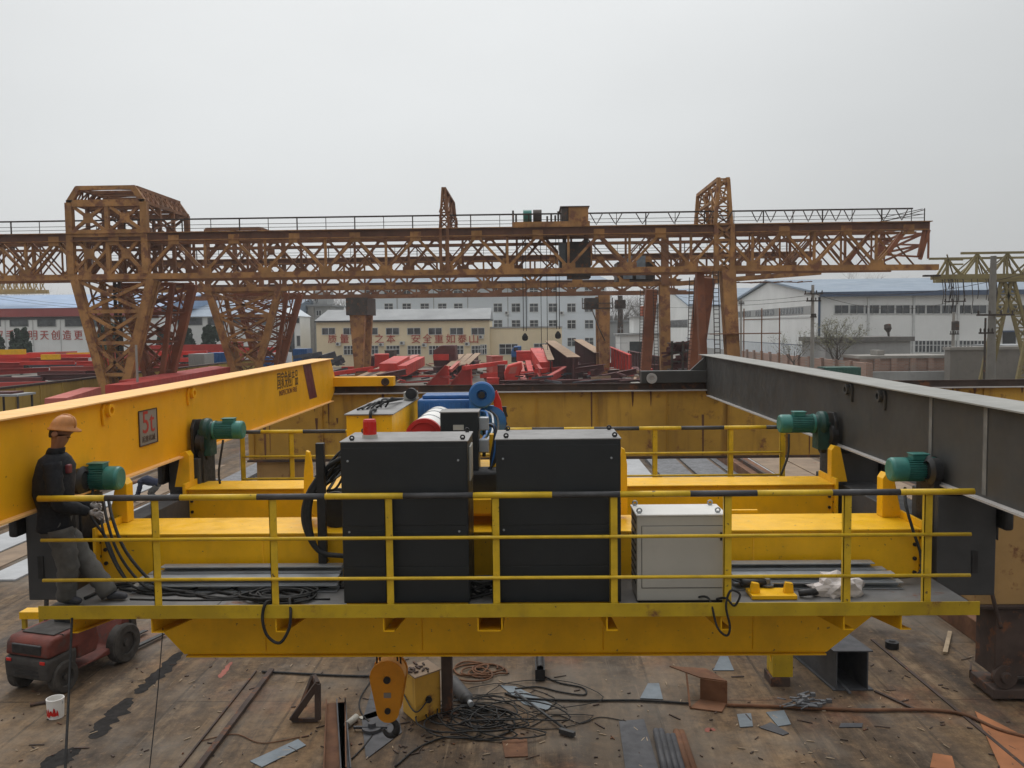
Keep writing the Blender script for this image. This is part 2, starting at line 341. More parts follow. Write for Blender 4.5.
# a second, nearer old girder at the right edge
ox = at(976, 560, 14.6).x; oz = at(1000, 607, 14.6).z
OB = thing('plate_girder', 'faded tan old plate girder raised on rusty bogies at the right edge', 'plate girder', (ox+2, 15, -6.5))
MB().box(ox, ox+7, 14.6, 15.2, oz+.04, -2.2).build('web_box', 'rusty_tan', OB, bev=.015)
MB().box(ox-.04, ox+7, 14.5, 15.3, oz, oz+.04).build('bottom_flange', 'dark_rust', OB)
MB().tube(spline([at(984, 565, 14.5), at(990, 585, 14.4), at(996, 610, 14.4), at(1001, 628, 14.4)]), .035).build('hose', 'dark_rust', OB)
for X in (ox+.55, ox+3.2):
    bo = MB().box(X-.22, X+.75, 14.55, 15.2, oz-1.2, oz-.01).build('bogie_frame', 'dark_rust', OB, bev=.02)
    for xx in (X-.05, X+.6):
        MB().lathe((xx, 14.6, oz-1.2), (0, -1, 0), [(0, .2), (.1, .2), (.1, .1), (.16, .08), (.16, 0)], 18).build('bogie_wheel', 'dark_rust', bo)
    MB().box(X-.25, X+1.2, 14.5, 15.3, -6.45, oz-1.41).build('rail_block', 'dark_rust', OB, bev=.02)
RR = thing('runway_curb', 'low rusty steel rail curb running away along the right side of the yard floor', 'rail curb', (9.2, 30, -6.5))
MB().box(9.0, 9.9, 14.0, 60, -6.5, -6.06).build('curb_beam', 'rust', RR, bev=.02)
MB().box(9.3, 9.42, 14.0, 60, -6.06, -5.92).build('crane_rail', 'dark_rust', RR)

# ================================================ the underslung bridge
ZF = -2.68                                             # walkway floor level
BR = thing('crane_bridge', 'bright yellow two-beam bridge with walkways hung between the two girders', 'crane bridge', (0, 10.5, -3.43))
def beam(Y0, Y1, xl, xr):
    z0, zt = -3.5, -2.175
    bm = MB().prism([(xl, zt), (xr, zt), (xr, -2.72), (3.14, z0), (-3.80, z0), (xl, -2.55)], 'y', Y0+.05, Y1-.06).build('main_beam', 'yellow', BR, bev=.006)
    MB().box(xl, xr, Y0, Y1, zt, zt+.016).build('beam_top_flange', 'yellow', bm, bev=.003)
    MB().box(-3.76, 3.12, Y0, Y1, z0-.016, z0).build('beam_bottom_flange', 'yellow', bm)
    for x0, s in ((xl, 1), (xr, -1)):                   # end plates with the bolt rows
        p = MB().box(x0-s*.005, x0-s*.035, Y0-.06, Y1+.02, -2.74, -2.08).build('end_plate', 'yellow', bm, bev=.003)
        b = MB()
        for i in range(6):
            for dx in (0,): b.lathe((x0-s*.02+s*.07*(i % 2), Y0+.048, -2.26-.075*i), (0, -1, 0), [(0, .022), (.02, .022), (.02, 0)], 6)
        b.build('bolt_row', 'black_iron', bm)
    return bm
BF = beam(9.0, 9.78, -4.66, 4.1); BB = beam(11.6, 12.24, -4.75, 4.1)
for Y, XS in ((9.55, (-4.82, 3.93)), (11.75, (-4.98, 4.13))):
    for X, s in zip(XS, (1, -1)):
        a = X if s > 0 else X+.2
        MB().prism([(a, -2.155), (a+s*.22, -2.155), (a+s*.22, -1.72), (a+s*.18, -1.66), (a+s*.1, -1.68)], 'y', Y, Y+.16).build('gusset', 'yellow', BR, bev=.005)
for x in (-2.1, -1.2, .55, 1.5, 2.6): MB().box(x-.3, x+.02, 9.9, 9.95, -2.17, -2.14).build('lug_plate', 'yellow', BR)
# dark carriages under the girder flanges
for s, xi, xo in ((-1, -4.93, -5.5), (1, 4.24, 4.85)):
    e = (MB().box(-4.74, -5.04, 9.6, 12.9, -2.84, -2.25) if s < 0 else MB().box(xi+s*.04, xo-s*.1, 8.99, 12.9, -2.84, -2.2)).build('end_beam', 'dark_carriage', BR, bev=.01)
    for Y in (8.95, 12.0):
        if s < 0: xi, xo = (-4.88, -5.42) if Y < 10 else (-4.72, -5.16)
        h = MB().box(xi, xo, Y, Y+.62, -2.86, -1.80).build('hanger_block', 'dark_carriage', BR, bev=.012)
        MB().box(xi+s*.36, xi+s*.42, Y-.012, Y+.001, -2.62, -2.38).build('access_hole', 'black_iron', h)
        zf = -1.745 if s < 0 else -1.71                  # underside of the girder's bottom flange
        for xx, sd in ((xi+s*.02, -s), (xo+s*.02, s)):
            MB().prism([(xx-.03, -2.25), (xx+.05, -2.3), (xx+.05, zf+.24), (xx-.03, zf+.24)], 'y', Y+.08, Y+.5).build('wheel_plate', 'black_iron', h, bev=.01)
        for yy in (Y+.16, Y+.44):
            w = MB(); w.lathe((xi-s*.05, yy, zf+.155), (s, 0, 0), [(0, .10), (.03, .155), (.04, .13), (.12, .13), (.12, 0)], 20)
            w.build('flange_wheel', 'black_iron', h); w = MB(); w.lathe((xo+s*.09, yy, zf+.155), (-s, 0, 0), [(0, .10), (.03, .155), (.04, .13), (.06, .13), (.06, 0)], 20); w.build('flange_wheel', 'black_iron', h)
        MB().box(xo+s*.02, xo+s*.12, Y-.12, Y+.1, -2.15, -1.77).build('buffer', 'black_iron', h, bev=.03)
M['gear_green'] = paint('oily_dark_green_paint', (.012, .055, .047), .45, var=.3, dirt=.5, scale=6)
def motor(X, Y, z, s, L=.47, r=.128, drop=None):
    """s: direction the motor points from the gearbox (towards the middle of the bridge)"""
    g = MB(); g.lathe((X-s*.16, Y, z), (s, 0, 0), [(0, 0), (0, .17), (.05, .18), (.10, .17), (.12, .13), (.2, .125)], 22)
    g.box(X-s*.20, X-s*.02, Y-.13, Y+.13, z-.36, z+.02); gb = g.build('gearbox', 'gear_green', BR, bev=.006)
    p = MB(); p.prism([(Y-.16, z-.52), (Y+.1, z-.52), (Y+.17, z-.1), (Y+.14, z+.15), (Y-.1, z+.17), (Y-.2, z+.05)], 'x', X-s*.28, X-s*.23)
    p.lathe((X-s*.15, Y, z-.32), (s, 0, 0), [(0, .11), (.06, .11), (.06, .04), (.1, .04), (.1, 0)], 14)
    p.build('mounting_plate', 'black_iron', gb, bev=.01)
    m = MB(); m.lathe((X, Y, z), (s, 0, 0), [(0, .07), (0, r*1.08), (.03, r*1.08), (.03, r*.86), (L*.68, r*.86)], 28)
    for k in range(30):
        a = 2*math.pi*k/30; d = Vector((0, math.cos(a), math.sin(a))); c = Vector((X, Y, z))
        m.bar(c+Vector((s*.035, 0, 0))+d*r*.92, c+Vector((s*L*.66, 0, 0))+d*r*.92, .008, r*.2, up=d)
    mo = m.build('drive_motor', 'green', BR)
    MB().lathe((X, Y, z), (s, 0, 0), [(L*.66, r*1.0), (L*.70, r*1.03), (L*.93, r*1.03), (L*.98, r*.95), (L, r*.8), (L, 0)], 28).build('fan_cover', 'green', mo)
    t = MB().box(X+s*.14, X+s*.30, Y-.07, Y+.07, z+r*.85, z+r*1.28); t.box(X+s*.12, X+s*.31, Y-.08, Y+.08, z+r*1.28, z+r*1.38); t.build('terminal_box', 'green', mo, bev=.008)
    if drop: MB().tube(spline(drop, 8), .016, 7).build('motor_cable', 'rubber', mo)
P = at
motor(-5.0, 9.3, -1.60, 1, drop=[(-4.8, 9.2, -1.70), (-4.76, 9.05, -1.95), P(106, 538, 8.95), P(118, 566, 8.85), P(135, 588, 8.8), P(170, 600, 8.5)])
motor(-4.58, 12.25, -1.42, 1, L=.43, drop=[(-4.42, 12.15, -1.55), P(219, 470, 12.05), P(220, 484, 12.0)])
motor(4.40, 9.3, -1.575, -1, L=.53, drop=[P(905, 488, 9.2), P(906, 505, 9.0), P(913, 530, 8.93), P(921, 556, 8.9), P(918, 574, 8.8), P(890, 578, 8.75)])
motor(4.03, 12.25, -1.405, -1, L=.5, drop=[P(789, 434, 12.1), P(788, 455, 12.05), P(781, 475, 12.0)])
# weld beads and stiffener marks on the beam faces
for k_, x in enumerate((-2.9, -1.2, .75, 2.35)):
    MB().tube([(x, 9.047, -3.46), (x+.004, 9.047, -2.7), (x, 9.047, -2.2)], .006, 5).build('weld_bead', 'yellow', BF)
# walkways
XL, XR = at(38,606,8).x, at(980,606,8).x
fl = MB().box(XL, XR, 8.02, 9.04, ZF-.012, ZF).build('walkway_floor', 'floor_steel', BR)
for x in (-3.1, -1.6, 0, 1.5, 3.0): MB().box(x-.004, x+.004, 8.05, 9.0, ZF, ZF+.003).build('plate_seam', 'black_iron', fl)
MB().box(XL, XR, 8.0, 8.012, -2.745, -2.615).build('toe_board', 'toe', BR, bev=.002)
MB().box(XL+.3, XR-.4, 12.3, 13.25, ZF-.012, ZF).build('walkway_floor', 'floor_steel', BR)
MB().box(XL+.3, XR-.4, 13.25, 13.262, -2.672, -2.5).build('toe_board', 'toe', BR)
for px, w in ((75, .07), (158, .12), (281, .1), (389, .11), (490, .24), (612, .11), (726, .11), (848, .1), (905, .1)):
    X = at(px, 620, 8.05).x; b = MB()
    b.prism([(8.03, -2.745), (9.05, -2.745), (9.05, -3.04), (8.03, -2.88)], 'x', X-w/2, X-w/2+.012)
    b.box(X-w/2, X+w/2, 8.03, 9.05, -2.757, -2.745)
    b.add([(X-w/2, 8.03, -2.88), (X+w/2, 8.03, -2.88), (X+w/2, 9.05, -3.04), (X-w/2, 9.05, -3.04), (X-w/2, 8.03, -2.892), (X+w/2, 8.03, -2.892), (X+w/2, 9.05, -3.052), (X-w/2, 9.05, -3.052)],
          [(0,1,2,3),(7,6,5,4),(0,4,5,1),(2,6,7,3),(0,3,7,4),(1,5,6,2)])
    if w > .2: b.box(X+w/2-.012, X+w/2, 8.03, 9.05, -2.89, -2.745)
    b.build('floor_bracket', 'yellow', BR)
def railing(name, Y, xl, xr, posts, bands, ztop, mids, zbase, wpost):
    top = MB()
    g = tag(bpy.data.objects.new(name, None)); COL.objects.link(g); g.parent = BR
    for (a, b, m) in bands:
        MB().tube([(a, Y, ztop), (b, Y, ztop)], .030, 12).build('top_rail_band', m, g)
    for z in mids: MB().tube([(xl, Y-.02, z), (xr, Y-.02, z)], .017, 8).build('middle_rail', 'rail_yellow', g)
    for x in posts:
        b = MB(); b.box(x-wpost/2, x+wpost/2, Y, Y+.007, zbase, ztop-.01); b.box(x-wpost/2, x-wpost/2+.007, Y, Y+.05, zbase, ztop-.02)
        b.build('railing_post', 'rail_yellow', g)
    return g
X8 = lambda px: at(px, 494, 8.03).x
ed = [38, 105, 180, 257, 325, 403, 473, 552, 620, 690, 757, 832, 900, 974]
fb = [(X8(ed[i]), X8(ed[i+1]), 'rail_yellow' if i % 2 == 0 else 'band_black') for i in range(len(ed)-1)]
railing('front_guardrail', 8.03, X8(40), X8(971), [X8(p) for p in (154, 272, 388, 495, 613.5, 728, 848, 929)], fb, -1.575, (-1.975, -2.365), -2.73, .072)
X13 = lambda px: at(px, 430, 13.2).x
xs = [X13(p) for p in (242, 291, 365, 440, 515, 585, 655, 731, 783)]
e0 = X13(240); rbands = []; i = 0; eds = [240, 261, 303, 346, 386, 424, 462, 500, 532, 564, 594, 639, 681, 724, 766, 784]
rb = [(X13(eds[i]), X13(eds[i+1]), 'band_black' if i % 2 == 0 else 'rail_yellow') for i in range(len(eds)-1)]
railing('rear_guardrail', 13.2, xs[0], xs[-1], xs, rb, -1.565, (-1.95, -2.3), -2.66, .075)
# ================================================ cabinets and boxes on the front walkway
def eye(parent, x, y, z, m='black_iron', r=.019):
    b = MB(); b.tube([(x+r*math.cos(a), y, z+r*1.25+r*math.sin(a)) for a in [2*math.pi*k/14 for k in range(15)]], .008, 6, caps=False)
    b.lathe((x, y, z), (0, 0, 1), [(0, .016), (.01, .016), (.014, .009), (.02, .009)], 10)
    return b.build('lifting_eye', m, parent)
def black_cabinet(label, x0, x1, zt, beacon=False):
    y0, y1, zb = 8.15, 8.88, -2.65
    t = thing('electrical_cabinet', label, 'cabinet', ((x0+x1)/2, 8.5, ZF))
    MB().box(x0, x1, y0, y1, zb, zt-.012).build('cabinet_body', 'cab_black', t, bev=.008)
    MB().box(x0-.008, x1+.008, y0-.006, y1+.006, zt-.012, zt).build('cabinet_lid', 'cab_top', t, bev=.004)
    MB().box(x0+.02, x1-.02, y0+.03, y1-.03, ZF, zb).build('plinth', 'yellow', t)
    zs = [zb+.012, zb+.36, zb+.71, zb+.76, zt-.06]
    for i in range(4):
        if i == 2: continue
        MB().box(x0+.012, x1-.012, y0-.007, y0, zs[i]+.004, zs[i+1]-.004).build('front_panel', 'cab_black', t, bev=.002)
    MB().box(x0+.012, x1-.012, y0-.004, y0, zs[2]+.002, zs[3]-.002).build('hinge_strip', 'cab_black', t)
    for x in (x0+.07, x1-.09):
        for z in (zt-.19, zt-.88):
            MB().lathe((x, y0-.007, z), (0, -1, 0), [(0, .011), (.006, .011), (.008, .006), (.008, 0)], 10).build('lock', 'galv', t)
    for x in (x0+.1, x1-.05):
        for y in (y0+.07, y1-.07): eye(t, x, y, zt)
    if beacon:
        bx, by = at(370, 440, 8.42).x, 8.42
        b = MB().lathe((bx, by, zt), (0, 0, 1), [(0, .075), (.035, .075), (.035, .0)], 22).build('beacon_base', 'cab_white', t)
        MB().lathe((bx, by, zt+.035), (0, 0, 1), [(0, .068), (.125, .066), (.15, .058), (.155, 0)], 22).build('beacon_lens', 'glow_red', t)
    return t
xa, xb = at(342, 520, 8.15).x, at(468.5, 520, 8.15).x; zt = at(405, 441, 8.15).z
c1 = black_cabinet('tall black electrical cabinet with a red beacon standing on its dusty lid', xa, xb, zt, True)
MB().box(xb+.001, xb+.02, 8.3, 8.62, zt-.42, zt-.08).build('side_plate', 'cab_white', c1, bev=.006)
xa, xb = at(496.5, 520, 8.15).x, at(621, 520, 8.15).x; zt = at(558, 438.5, 8.15).z
black_cabinet('tall black electrical cabinet without a beacon, between the red beacon cabinet and the pale cabinet', xa, xb, zt)
# pale grey cabinet
x0, x1 = at(637, 560, 8.2).x, at(726, 560, 8.2).x; zt, zb, y0, y1 = at(680, 516, 8.2).z, -2.655, 8.2, 8.66
t = thing('electrical_cabinet', 'low pale grey cabinet with white lid on the front walkway', 'cabinet', ((x0+x1)/2, 8.4, ZF))
MB().box(x0, x1, y0, y1, zb, zt).build('cabinet_body', 'cab_white', t, bev=.008)
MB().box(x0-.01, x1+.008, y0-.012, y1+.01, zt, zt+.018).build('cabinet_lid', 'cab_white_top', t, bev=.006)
MB().box(x0+.02, x1-.02, y0+.02, y1-.02, ZF, zb).build('plinth', 'black_iron', t)
d = MB().box(x0+.05, x1-.02, y0-.006, y0, zb+.13, zt-.10).build('door', 'cab_white', t, bev=.003)
b = MB(); w = .004
for a, c in (((x0+.045, zb+.125), (x1-.015, zb+.125)), ((x0+.045, zt-.095), (x1-.015, zt-.095)), ((x0+.045, zb+.125), (x0+.045, zt-.095)), ((x1-.016, zb+.125), (x1-.016, zt-.095))):
    b.bar((a[0], y0-.001, a[1]), (c[0], y0-.001, c[1]), w)
b.build('door_gap', 'band_black', d)
MB().box(x1-.06, x1-.04, y0-.016, y0-.006, zt-.24, zt-.16).build('door_handle', 'black_iron', d)
b = MB()
for k in range(9):
    for q in range(2): b.box(x0-.004, x0, y0+.08+q*.2, y0+.24+q*.2, zb+.14+k*.075, zb+.165+k*.075)
b.build('vent_louvre', 'black_iron', t)
for x in (x0+.03, x1-.07):
    for y in (y0+.05, y1-.05): eye(t, x, y, zt+.018, 'galv', .022)
# ================================================ the hoist trolley between the beams
TR = thing('hoist_trolley', 'hoist trolley with rope drum, blue motor and yellow housing on the bridge beams', 'hoist trolley', (-.8, 10.6, -2.15))
b = MB()
for y in (9.35, 12.0): b.box(-2.5, .95, y-.1, y+.1, -2.02, -1.86)
for x in (-2.4, -1.3, -.45, .8): b.box(x-.09, x+.09, 9.35, 12.0, -2.0, -1.87)
b.box(-2.4, .8, 9.45, 11.9, -1.87, -1.855)
b.build('trolley_frame', 'yellow', TR, bev=.006)
for x in (-2.15, .6):
    for y in (9.35, 12.0): MB().lathe((x, y-.12, -1.96), (0, 1, 0), [(0, 0), (0, .2), (.03, .2), (.04, .17), (.2, .17), (.21, .2), (.24, .2), (.24, 0)], 24).build('trolley_wheel', 'black_iron', TR)
for x, s in ((-2.56, 1), (1.02, -1)):
    MB().prism([(x-.05, -2.12), (x+.06, -2.12), (x+.06, -1.55), (x+.035, -1.38), (x+.0, -1.36), (x-.03, -1.62)], 'y', 9.62, 9.7).build('buffer_plate', 'yellow', TR, bev=.006)
p1 = at(346, 414, 10.3); p2 = at(392, 414, 10.3)
hb = MB().box(p1.x, p2.x, 10.3, 12.7, -1.86, p1.z-.015).build('control_housing', 'yellow', TR, bev=.012)
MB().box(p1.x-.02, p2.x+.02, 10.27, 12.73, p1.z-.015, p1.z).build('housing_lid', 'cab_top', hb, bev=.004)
zz = p1.z
MB().box(p2.x-.14, p2.x+.04, 12.2, 12.45, zz, zz+.12).build('limit_switch', 'cab_white', TR, bev=.01)
MB().lathe((p2.x-.02, 12.1, zz+.1), (0, 1, 0), [(0, 0), (0, .08), (.12, .08), (.12, 0)], 16).build('switch_wheel', 'black_iron', TR)
cb = MB()
for k in range(7):
    x = p1.x+.06+.05*k
    cb.tube(spline([(x, 10.7+.05*k, zz+.015), (x+random.uniform(.0, .15), 11.0, zz+.04+.015*k), (x+random.uniform(0, .12), 11.4, zz+.02+.012*k), (p2.x-.12, 12.0, zz+.04)], 5), .013, 6)
cb.build('cable_bundle', 'rubber', TR)
MB().tube(spline([(p2.x-.25, 10.6, zz+.02), (p2.x-.25, 10.27, zz+.03), (p2.x-.25, 10.25, zz-.15), (p2.x-.24, 10.25, zz-.7)], 5), .02, 6).build('supply_cable', 'rubber', TR)
dc = at(424, 437, 10.0); r0 = .215
dr = MB().lathe((dc.x, 10.06, dc.z), (0, 1, 0), [(0, r0*.97), (1.75, r0*.97)], 36).build('rope_drum', 'white', TR)
for y in (10.5, 11.0, 11.4, 11.75): MB().lathe((dc.x, y, dc.z), (0, 1, 0), [(0, r0*.96), (0, r0*1.005), (.02, r0*1.005), (.02, r0*.96)], 36).build('drum_seam', 'galv', dr)
MB().lathe((dc.x, 10.0, dc.z), (0, 1, 0), [(0, 0), (0, r0*.78), (-.02, r0*.8), (-.02, r0*1.02), (.06, r0*1.02), (.06, 0)], 36).build('drum_end', 'red_drum', dr)
MB().box(dc.x-.1, dc.x+.1, 9.92, 9.98, dc.z-.06, dc.z+.07).build('bearing_cover', 'cab_white', dr, bev=.02)
a0 = at(420, 398, 12.0); a1 = at(472, 413, 12.0)
bm = MB().box(a0.x, a1.x, 11.7, 12.3, -1.45, a0.z).build('hoist_motor', 'blue', TR, bev=.025)
MB().box(a0.x+.06, a1.x, 11.78, 12.25, a0.z, a0.z+.055).build('motor_top', 'blue', bm, bev=.015)
b = MB()
for k in range(9): b.box(a0.x+.08+k*.07, a0.x+.1+k*.07, 11.685, 11.7, -1.4, a0.z-.05)
b.build('cooling_fins', 'blue', bm)
bc = at(482, 394.5, 11.5)
bl = MB().lathe((bc.x, 11.5, bc.z), (0, -1, 0), [(-.1, 0), (-.1, .165), (0, .178), (.08, .175), (.1, .155), (.1, .07), (.06, .06), (.06, 0)], 32).build('blower', 'blue', TR)
MB().lathe((bc.x, 11.39, bc.z), (0, -1, 0), [(0, 0), (0, .05), (.02, .045), (.025, 0)], 16).build('blower_hub', 'black_iron', bl)
MB().box(bc.x-.17, bc.x-.02, 11.42, 11.58, bc.z-.32, bc.z).build('blower_duct', 'blue', bl, bev=.02)
MB().lathe((bc.x+.1, 11.9, bc.z-.38), (0, -1, 0), [(0, 0), (0, .2), (.3, .22), (.34, .14), (.34, 0)], 24).build('coupling_guard', 'blue', TR)
MB().prism([(bc.x+.17, -1.2), (bc.x+.28, -1.2), (bc.x+.25, -.98), (bc.x+.19, bc.z+.05), (bc.x+.14, bc.z-.02)], 'y', 11.6, 11.7).build('brake_arm', 'red_drum', TR, bev=.01)
j0 = at(440, 413, 9.6); j1 = at(478, 413, 9.6)
jb = MB().box(j0.x, j1.x, 9.6, 9.95, -1.85, j0.z).build('junction_cabinet', 'cab_black', TR, bev=.008)
MB().box(j0.x-.008, j1.x+.008, 9.59, 9.96, j0.z, j0.z+.012).build('junction_lid', 'cab_top', jb)
n0 = at(453, 425, 9.59)
MB().box(n0.x, n0.x+.12, 9.594, 9.6, n0.z-.06, n0.z).build('name_plate', 'cab_white', jb)
for py in (424, 446):
    q = at(484, py, 9.7)
    MB().box(q.x-.06, q.x+.055, 9.66, 9.76, q.z-.07, q.z+.08).build('terminal_box', 'galv', TR, bev=.012)
    MB().lathe((q.x, 9.7, q.z-.07), (0, 0, -1), [(0, .02), (.05, .02), (.05, 0)], 10).build('cable_gland', 'black_iron', TR)
g = at(491, 470, 9.75)
MB().box(g.x-.02, g.x+.05, 9.85, 9.95, -1.86, -1.22).build('mounting_post', 'yellow', TR, bev=.006)
for k, m in enumerate(('rubber', 'blue', 'rubber', 'rubber')):
    q = at(486+k*2, 430, 9.7)
    MB().tube(spline([(q.x, 9.8, q.z+.06), (q.x+.1-.02*k, 9.72, q.z+.0), (q.x+.06, 9.7, q.z-.3), (q.x-.0-.05*k, 9.72, q.z-.55), (q.x-.35, 9.8, q.z-.62)], 7), .017, 7).build('hose', m, TR)
for k in range(3):
    q = at(480+k*5, 395, 11.3)
    MB().tube(spline([(q.x, 11.3, bc.z-.2), (q.x+.1, 11.1, bc.z-.22-.03*k), (q.x+.12, 10.6, bc.z-.4), (q.x+.05, 9.9, bc.z-.46)], 7), .016, 6).build('hose', ('blue', 'galv', 'rubber')[k], TR)
MB().box(-1.2, -.2, 9.5, 9.9, -1.855, -1.6).build('gear_case', 'black_iron', TR, bev=.03)
# little blackened frame behind the cabinets
q = at(503, 425, 12.6); b = MB()
for k in range(7):
    b.bar((q.x-.1+random.uniform(-.03, .03), 12.6, q.z-.6+.12*k), (q.x+.12-.012*k+random.uniform(-.03, .03), 12.66, q.z-.55+.12*k), .08-.005*k, .1)
b.bar((q.x, 12.62, -2.2), (q.x+.02, 12.62, q.z+.27), .07); b.build('cable_carrier', 'black_iron', TR)
# ================================================ cable post with its bundle
q0, q1 = at(320, 443, 8.93), at(320, 563, 8.93)
t = thing('cable_post', 'upright black steel post carrying a looped cable bundle left of the cabinets', 'cable post', (q0.x, 8.93, q1.z))
MB().box(q0.x-.045, q0.x+.045, 8.90, 8.97, q1.z, q0.z).build('post', 'black_iron', t, bev=.008)
for k in range(3): MB().tube(spline([(q0.x+.25, 8.95+.03*k, q0.z-.15), (q0.x+.05, 8.98, q0.z-.28), (q0.x-.1-.025*k, 8.95, q0.z-.55), (q0.x-.13-.03*k, 8.92, q0.z-.85), (q0.x-.03, 8.88, q0.z-1.14), (q0.x+.25, 8.88, q0.z-1.2)], 8), .026, 8).build('cable', 'rubber', t)
for k in range(26):
    p0 = Vector((q0.x+random.uniform(-.12, .04), 8.98+random.uniform(0, .12), q0.z-.46+random.uniform(-.1, .1)))
    p1 = Vector((q0.x+.26+random.uniform(-.03, .05), 9.02+random.uniform(0, .15), q0.z-.12+random.uniform(-.18, .1)))
    m_ = (p0+p1)/2+Vector((0, -.03, random.uniform(-.1, .05)))
    MB().tube(spline([p0, m_, p1], 6), random.uniform(.009, .016), 6).build('cable', 'rubber' if k % 5 else 'galv', t)
# ================================================ steel channels lying on the walkway
def channel(label, xl, xr, y, z, h=.105, w=.12, m='galv'):
    t = MB(); th = .009; hw = w/2
    t.box(xl, xr, y-hw, y+hw, z+h-th, z+h); t.box(xl, xr, y-hw, y+hw, z, z+th); t.box(xl, xr, y+hw-th, y+hw, z+th, z+h-th)
    o = t.build('steel_channel', m, loc=((xl+xr)/2, y, z)); tag(o, label, 'steel channel', 'steel channels stored on the walkway'); return o
X88 = lambda px: at(px, 575, 8.85).x
for side, xa_, xb_, off in (('left', 142, 342, 0), ('right', 728, 893, 0)):
    for k, (y, z, dl, h, lab) in enumerate(((8.66, 0, 0, .07, 'lowest channel nearest the rail in the {} stack'), (8.70, .072, 6, .07, 'upper channel nearest the rail in the {} stack'), (8.84, 0, 2, .075, 'lowest channel against the beam in the {} stack'), (8.85, .077, 9, .07, 'middle channel against the beam in the {} stack'), (8.87, .149, 20, .06, 'topmost, slightly shorter channel of the {} stack'))):
        a_, b_ = (xa_+dl, xb_) if side == 'left' else (xa_, xb_-dl); channel('galvanised '+lab.format(side), X88(a_), X88(b_), y, ZF+.004+z, h, .13)
# ================================================ loose things on the walkway
def coil(name, label, cat, cx, cy, z, r, n, m='rubber', rad=.012, sq=.6, seed=1, group=None, hgt=.05, loose=.12):
    random.seed(seed); b = MB(); pts = []
    for k in range(n*9):
        if k % 9 == 0: ox_, oy_, rs_ = random.gauss(0, r*loose), random.gauss(0, r*loose*sq), random.uniform(1-loose*1.3, 1+loose)
        a = 2*math.pi*k/9; rr = rs_*r*(1+.25*math.sin(k*.37+seed)+random.uniform(-.1, .1))
        pts.append((ox_+cx+rr*math.cos(a)+random.uniform(-.03, .03), oy_+cy+rr*sq*math.sin(a), z+rad+hgt*abs(math.sin(k*.21+seed))))
    b.tube(spline(pts, 3), rad, 6); o = b.build(name, m, loc=(cx, cy, z)); tag(o, label, cat, group); return o
q = gnd(283, 597, ZF); coil('cable_coil', 'black cable coil on the walkway left of the beacon cabinet', 'cable coil', q.x, 8.4, ZF, .30, 8, seed=3)
q = gnd(484, 592, ZF); coil('cable_coil', 'black cable coil on the walkway squeezed between the two black cabinets', 'cable coil', q.x, 8.45, ZF, .13, 9, seed=5, hgt=.16)
b = MB()
def floor_cable(label, pts, r=.014, m='rubber', z=ZF, name='cable'):
    o = MB().tube(spline([(x, y, z+r+dz) for x, y, dz in pts], 7), r, 6).build(name, m, loc=(pts[0][0], pts[0][1], z)); tag(o, label, 'cable'); return o
def fp(px, py, dz=0): q = gnd(px, py, ZF); return (q.x, q.y, dz)
floor_cable('long black cable snaking from the worker to the coil on the walkway', [fp(120, 590), fp(160, 596), fp(205, 592), fp(245, 597), fp(270, 592), fp(300, 598)], .016)
floor_cable('black cable curving along the walkway close to the channels', [fp(95, 592), fp(140, 587), fp(190, 597), fp(240, 589), fp(300, 590), fp(338, 588)], .012)
floor_cable('thin black cable lying straightest along the left toe board', [fp(130, 600), fp(190, 601), fp(260, 600), fp(330, 600)], .009)
floor_cable('black cable looping in front of the left channel stack', [fp(150, 585), fp(175, 594), fp(215, 586), fp(240, 594), fp(215, 600), fp(190, 594)], .013)
floor_cable('black cable bending from the carriage towards the left coil', [fp(85, 600), fp(118, 586), fp(160, 590), fp(225, 600), fp(262, 592)], .018)
floor_cable('black cable running behind the beacon cabinet to the left coil', [fp(345, 589), fp(318, 585), fp(300, 592), fp(278, 586), fp(255, 588)], .015)
for k, lab in enumerate(('left', 'middle', 'right')):
    pts = [at(98+5*k, 497, 9.0), at(101+6*k, 520, 8.8), at(108+8*k, 548, 8.7), at(120+11*k, 572, 8.65), at(136+13*k, 588, 8.55)]; q = gnd(165+15*k, 594, ZF); pts.append(Vector((q.x, q.y, ZF+.015)))
    o = MB().tube(spline(pts, 7), .013+.002*k, 7).build('cable', 'rubber', loc=pts[-1]); tag(o, lab+' of three black cables drooping from the motor beside the worker', 'cable', 'cables drooping beside the worker')
# cable loop hanging over the toe board
q = at(265, 600, 7.97)
o = MB().tube(spline([fp3 for fp3 in ((q.x+.02, 8.2, ZF+.03), (q.x, 8.0, ZF+.09), (q.x-.03, 7.97, ZF-.05), (q.x+.01, 7.97, ZF-.22), (q.x+.13, 7.96, ZF-.29), (q.x+.22, 7.97, ZF-.16), (q.x+.24, 7.98, ZF+.0), (q.x+.2, 8.1, ZF+.09), (q.x+.2, 8.25, ZF+.02))], 6), .015, 6).build('cable', 'rubber', loc=(q.x, 8.2, ZF)); tag(o, 'black cable loop hanging over the toe board left of the beacon cabinet', 'cable')
q = at(732, 590, 7.97)
o = MB().tube(spline([(q.x-.1, 8.25, ZF+.02), (q.x-.05, 8.0, ZF+.11), (q.x+.02, 7.96, ZF+.05), (q.x+.07, 7.95, ZF+.16), (q.x-.02, 7.94, ZF+.2), (q.x-.06, 7.95, ZF+.05), (q.x-.02, 7.96, ZF-.15), (q.x-.05, 7.97, ZF-.24), (q.x-.14, 7.97, ZF-.15), (q.x-.2, 8.05, ZF+.09), (q.x-.3, 8.3, ZF+.02)], 6), .011, 6).build('cable', 'rubber', loc=(q.x, 8.2, ZF)); tag(o, 'thin black cable looped round the toe board beside the pale cabinet', 'cable')
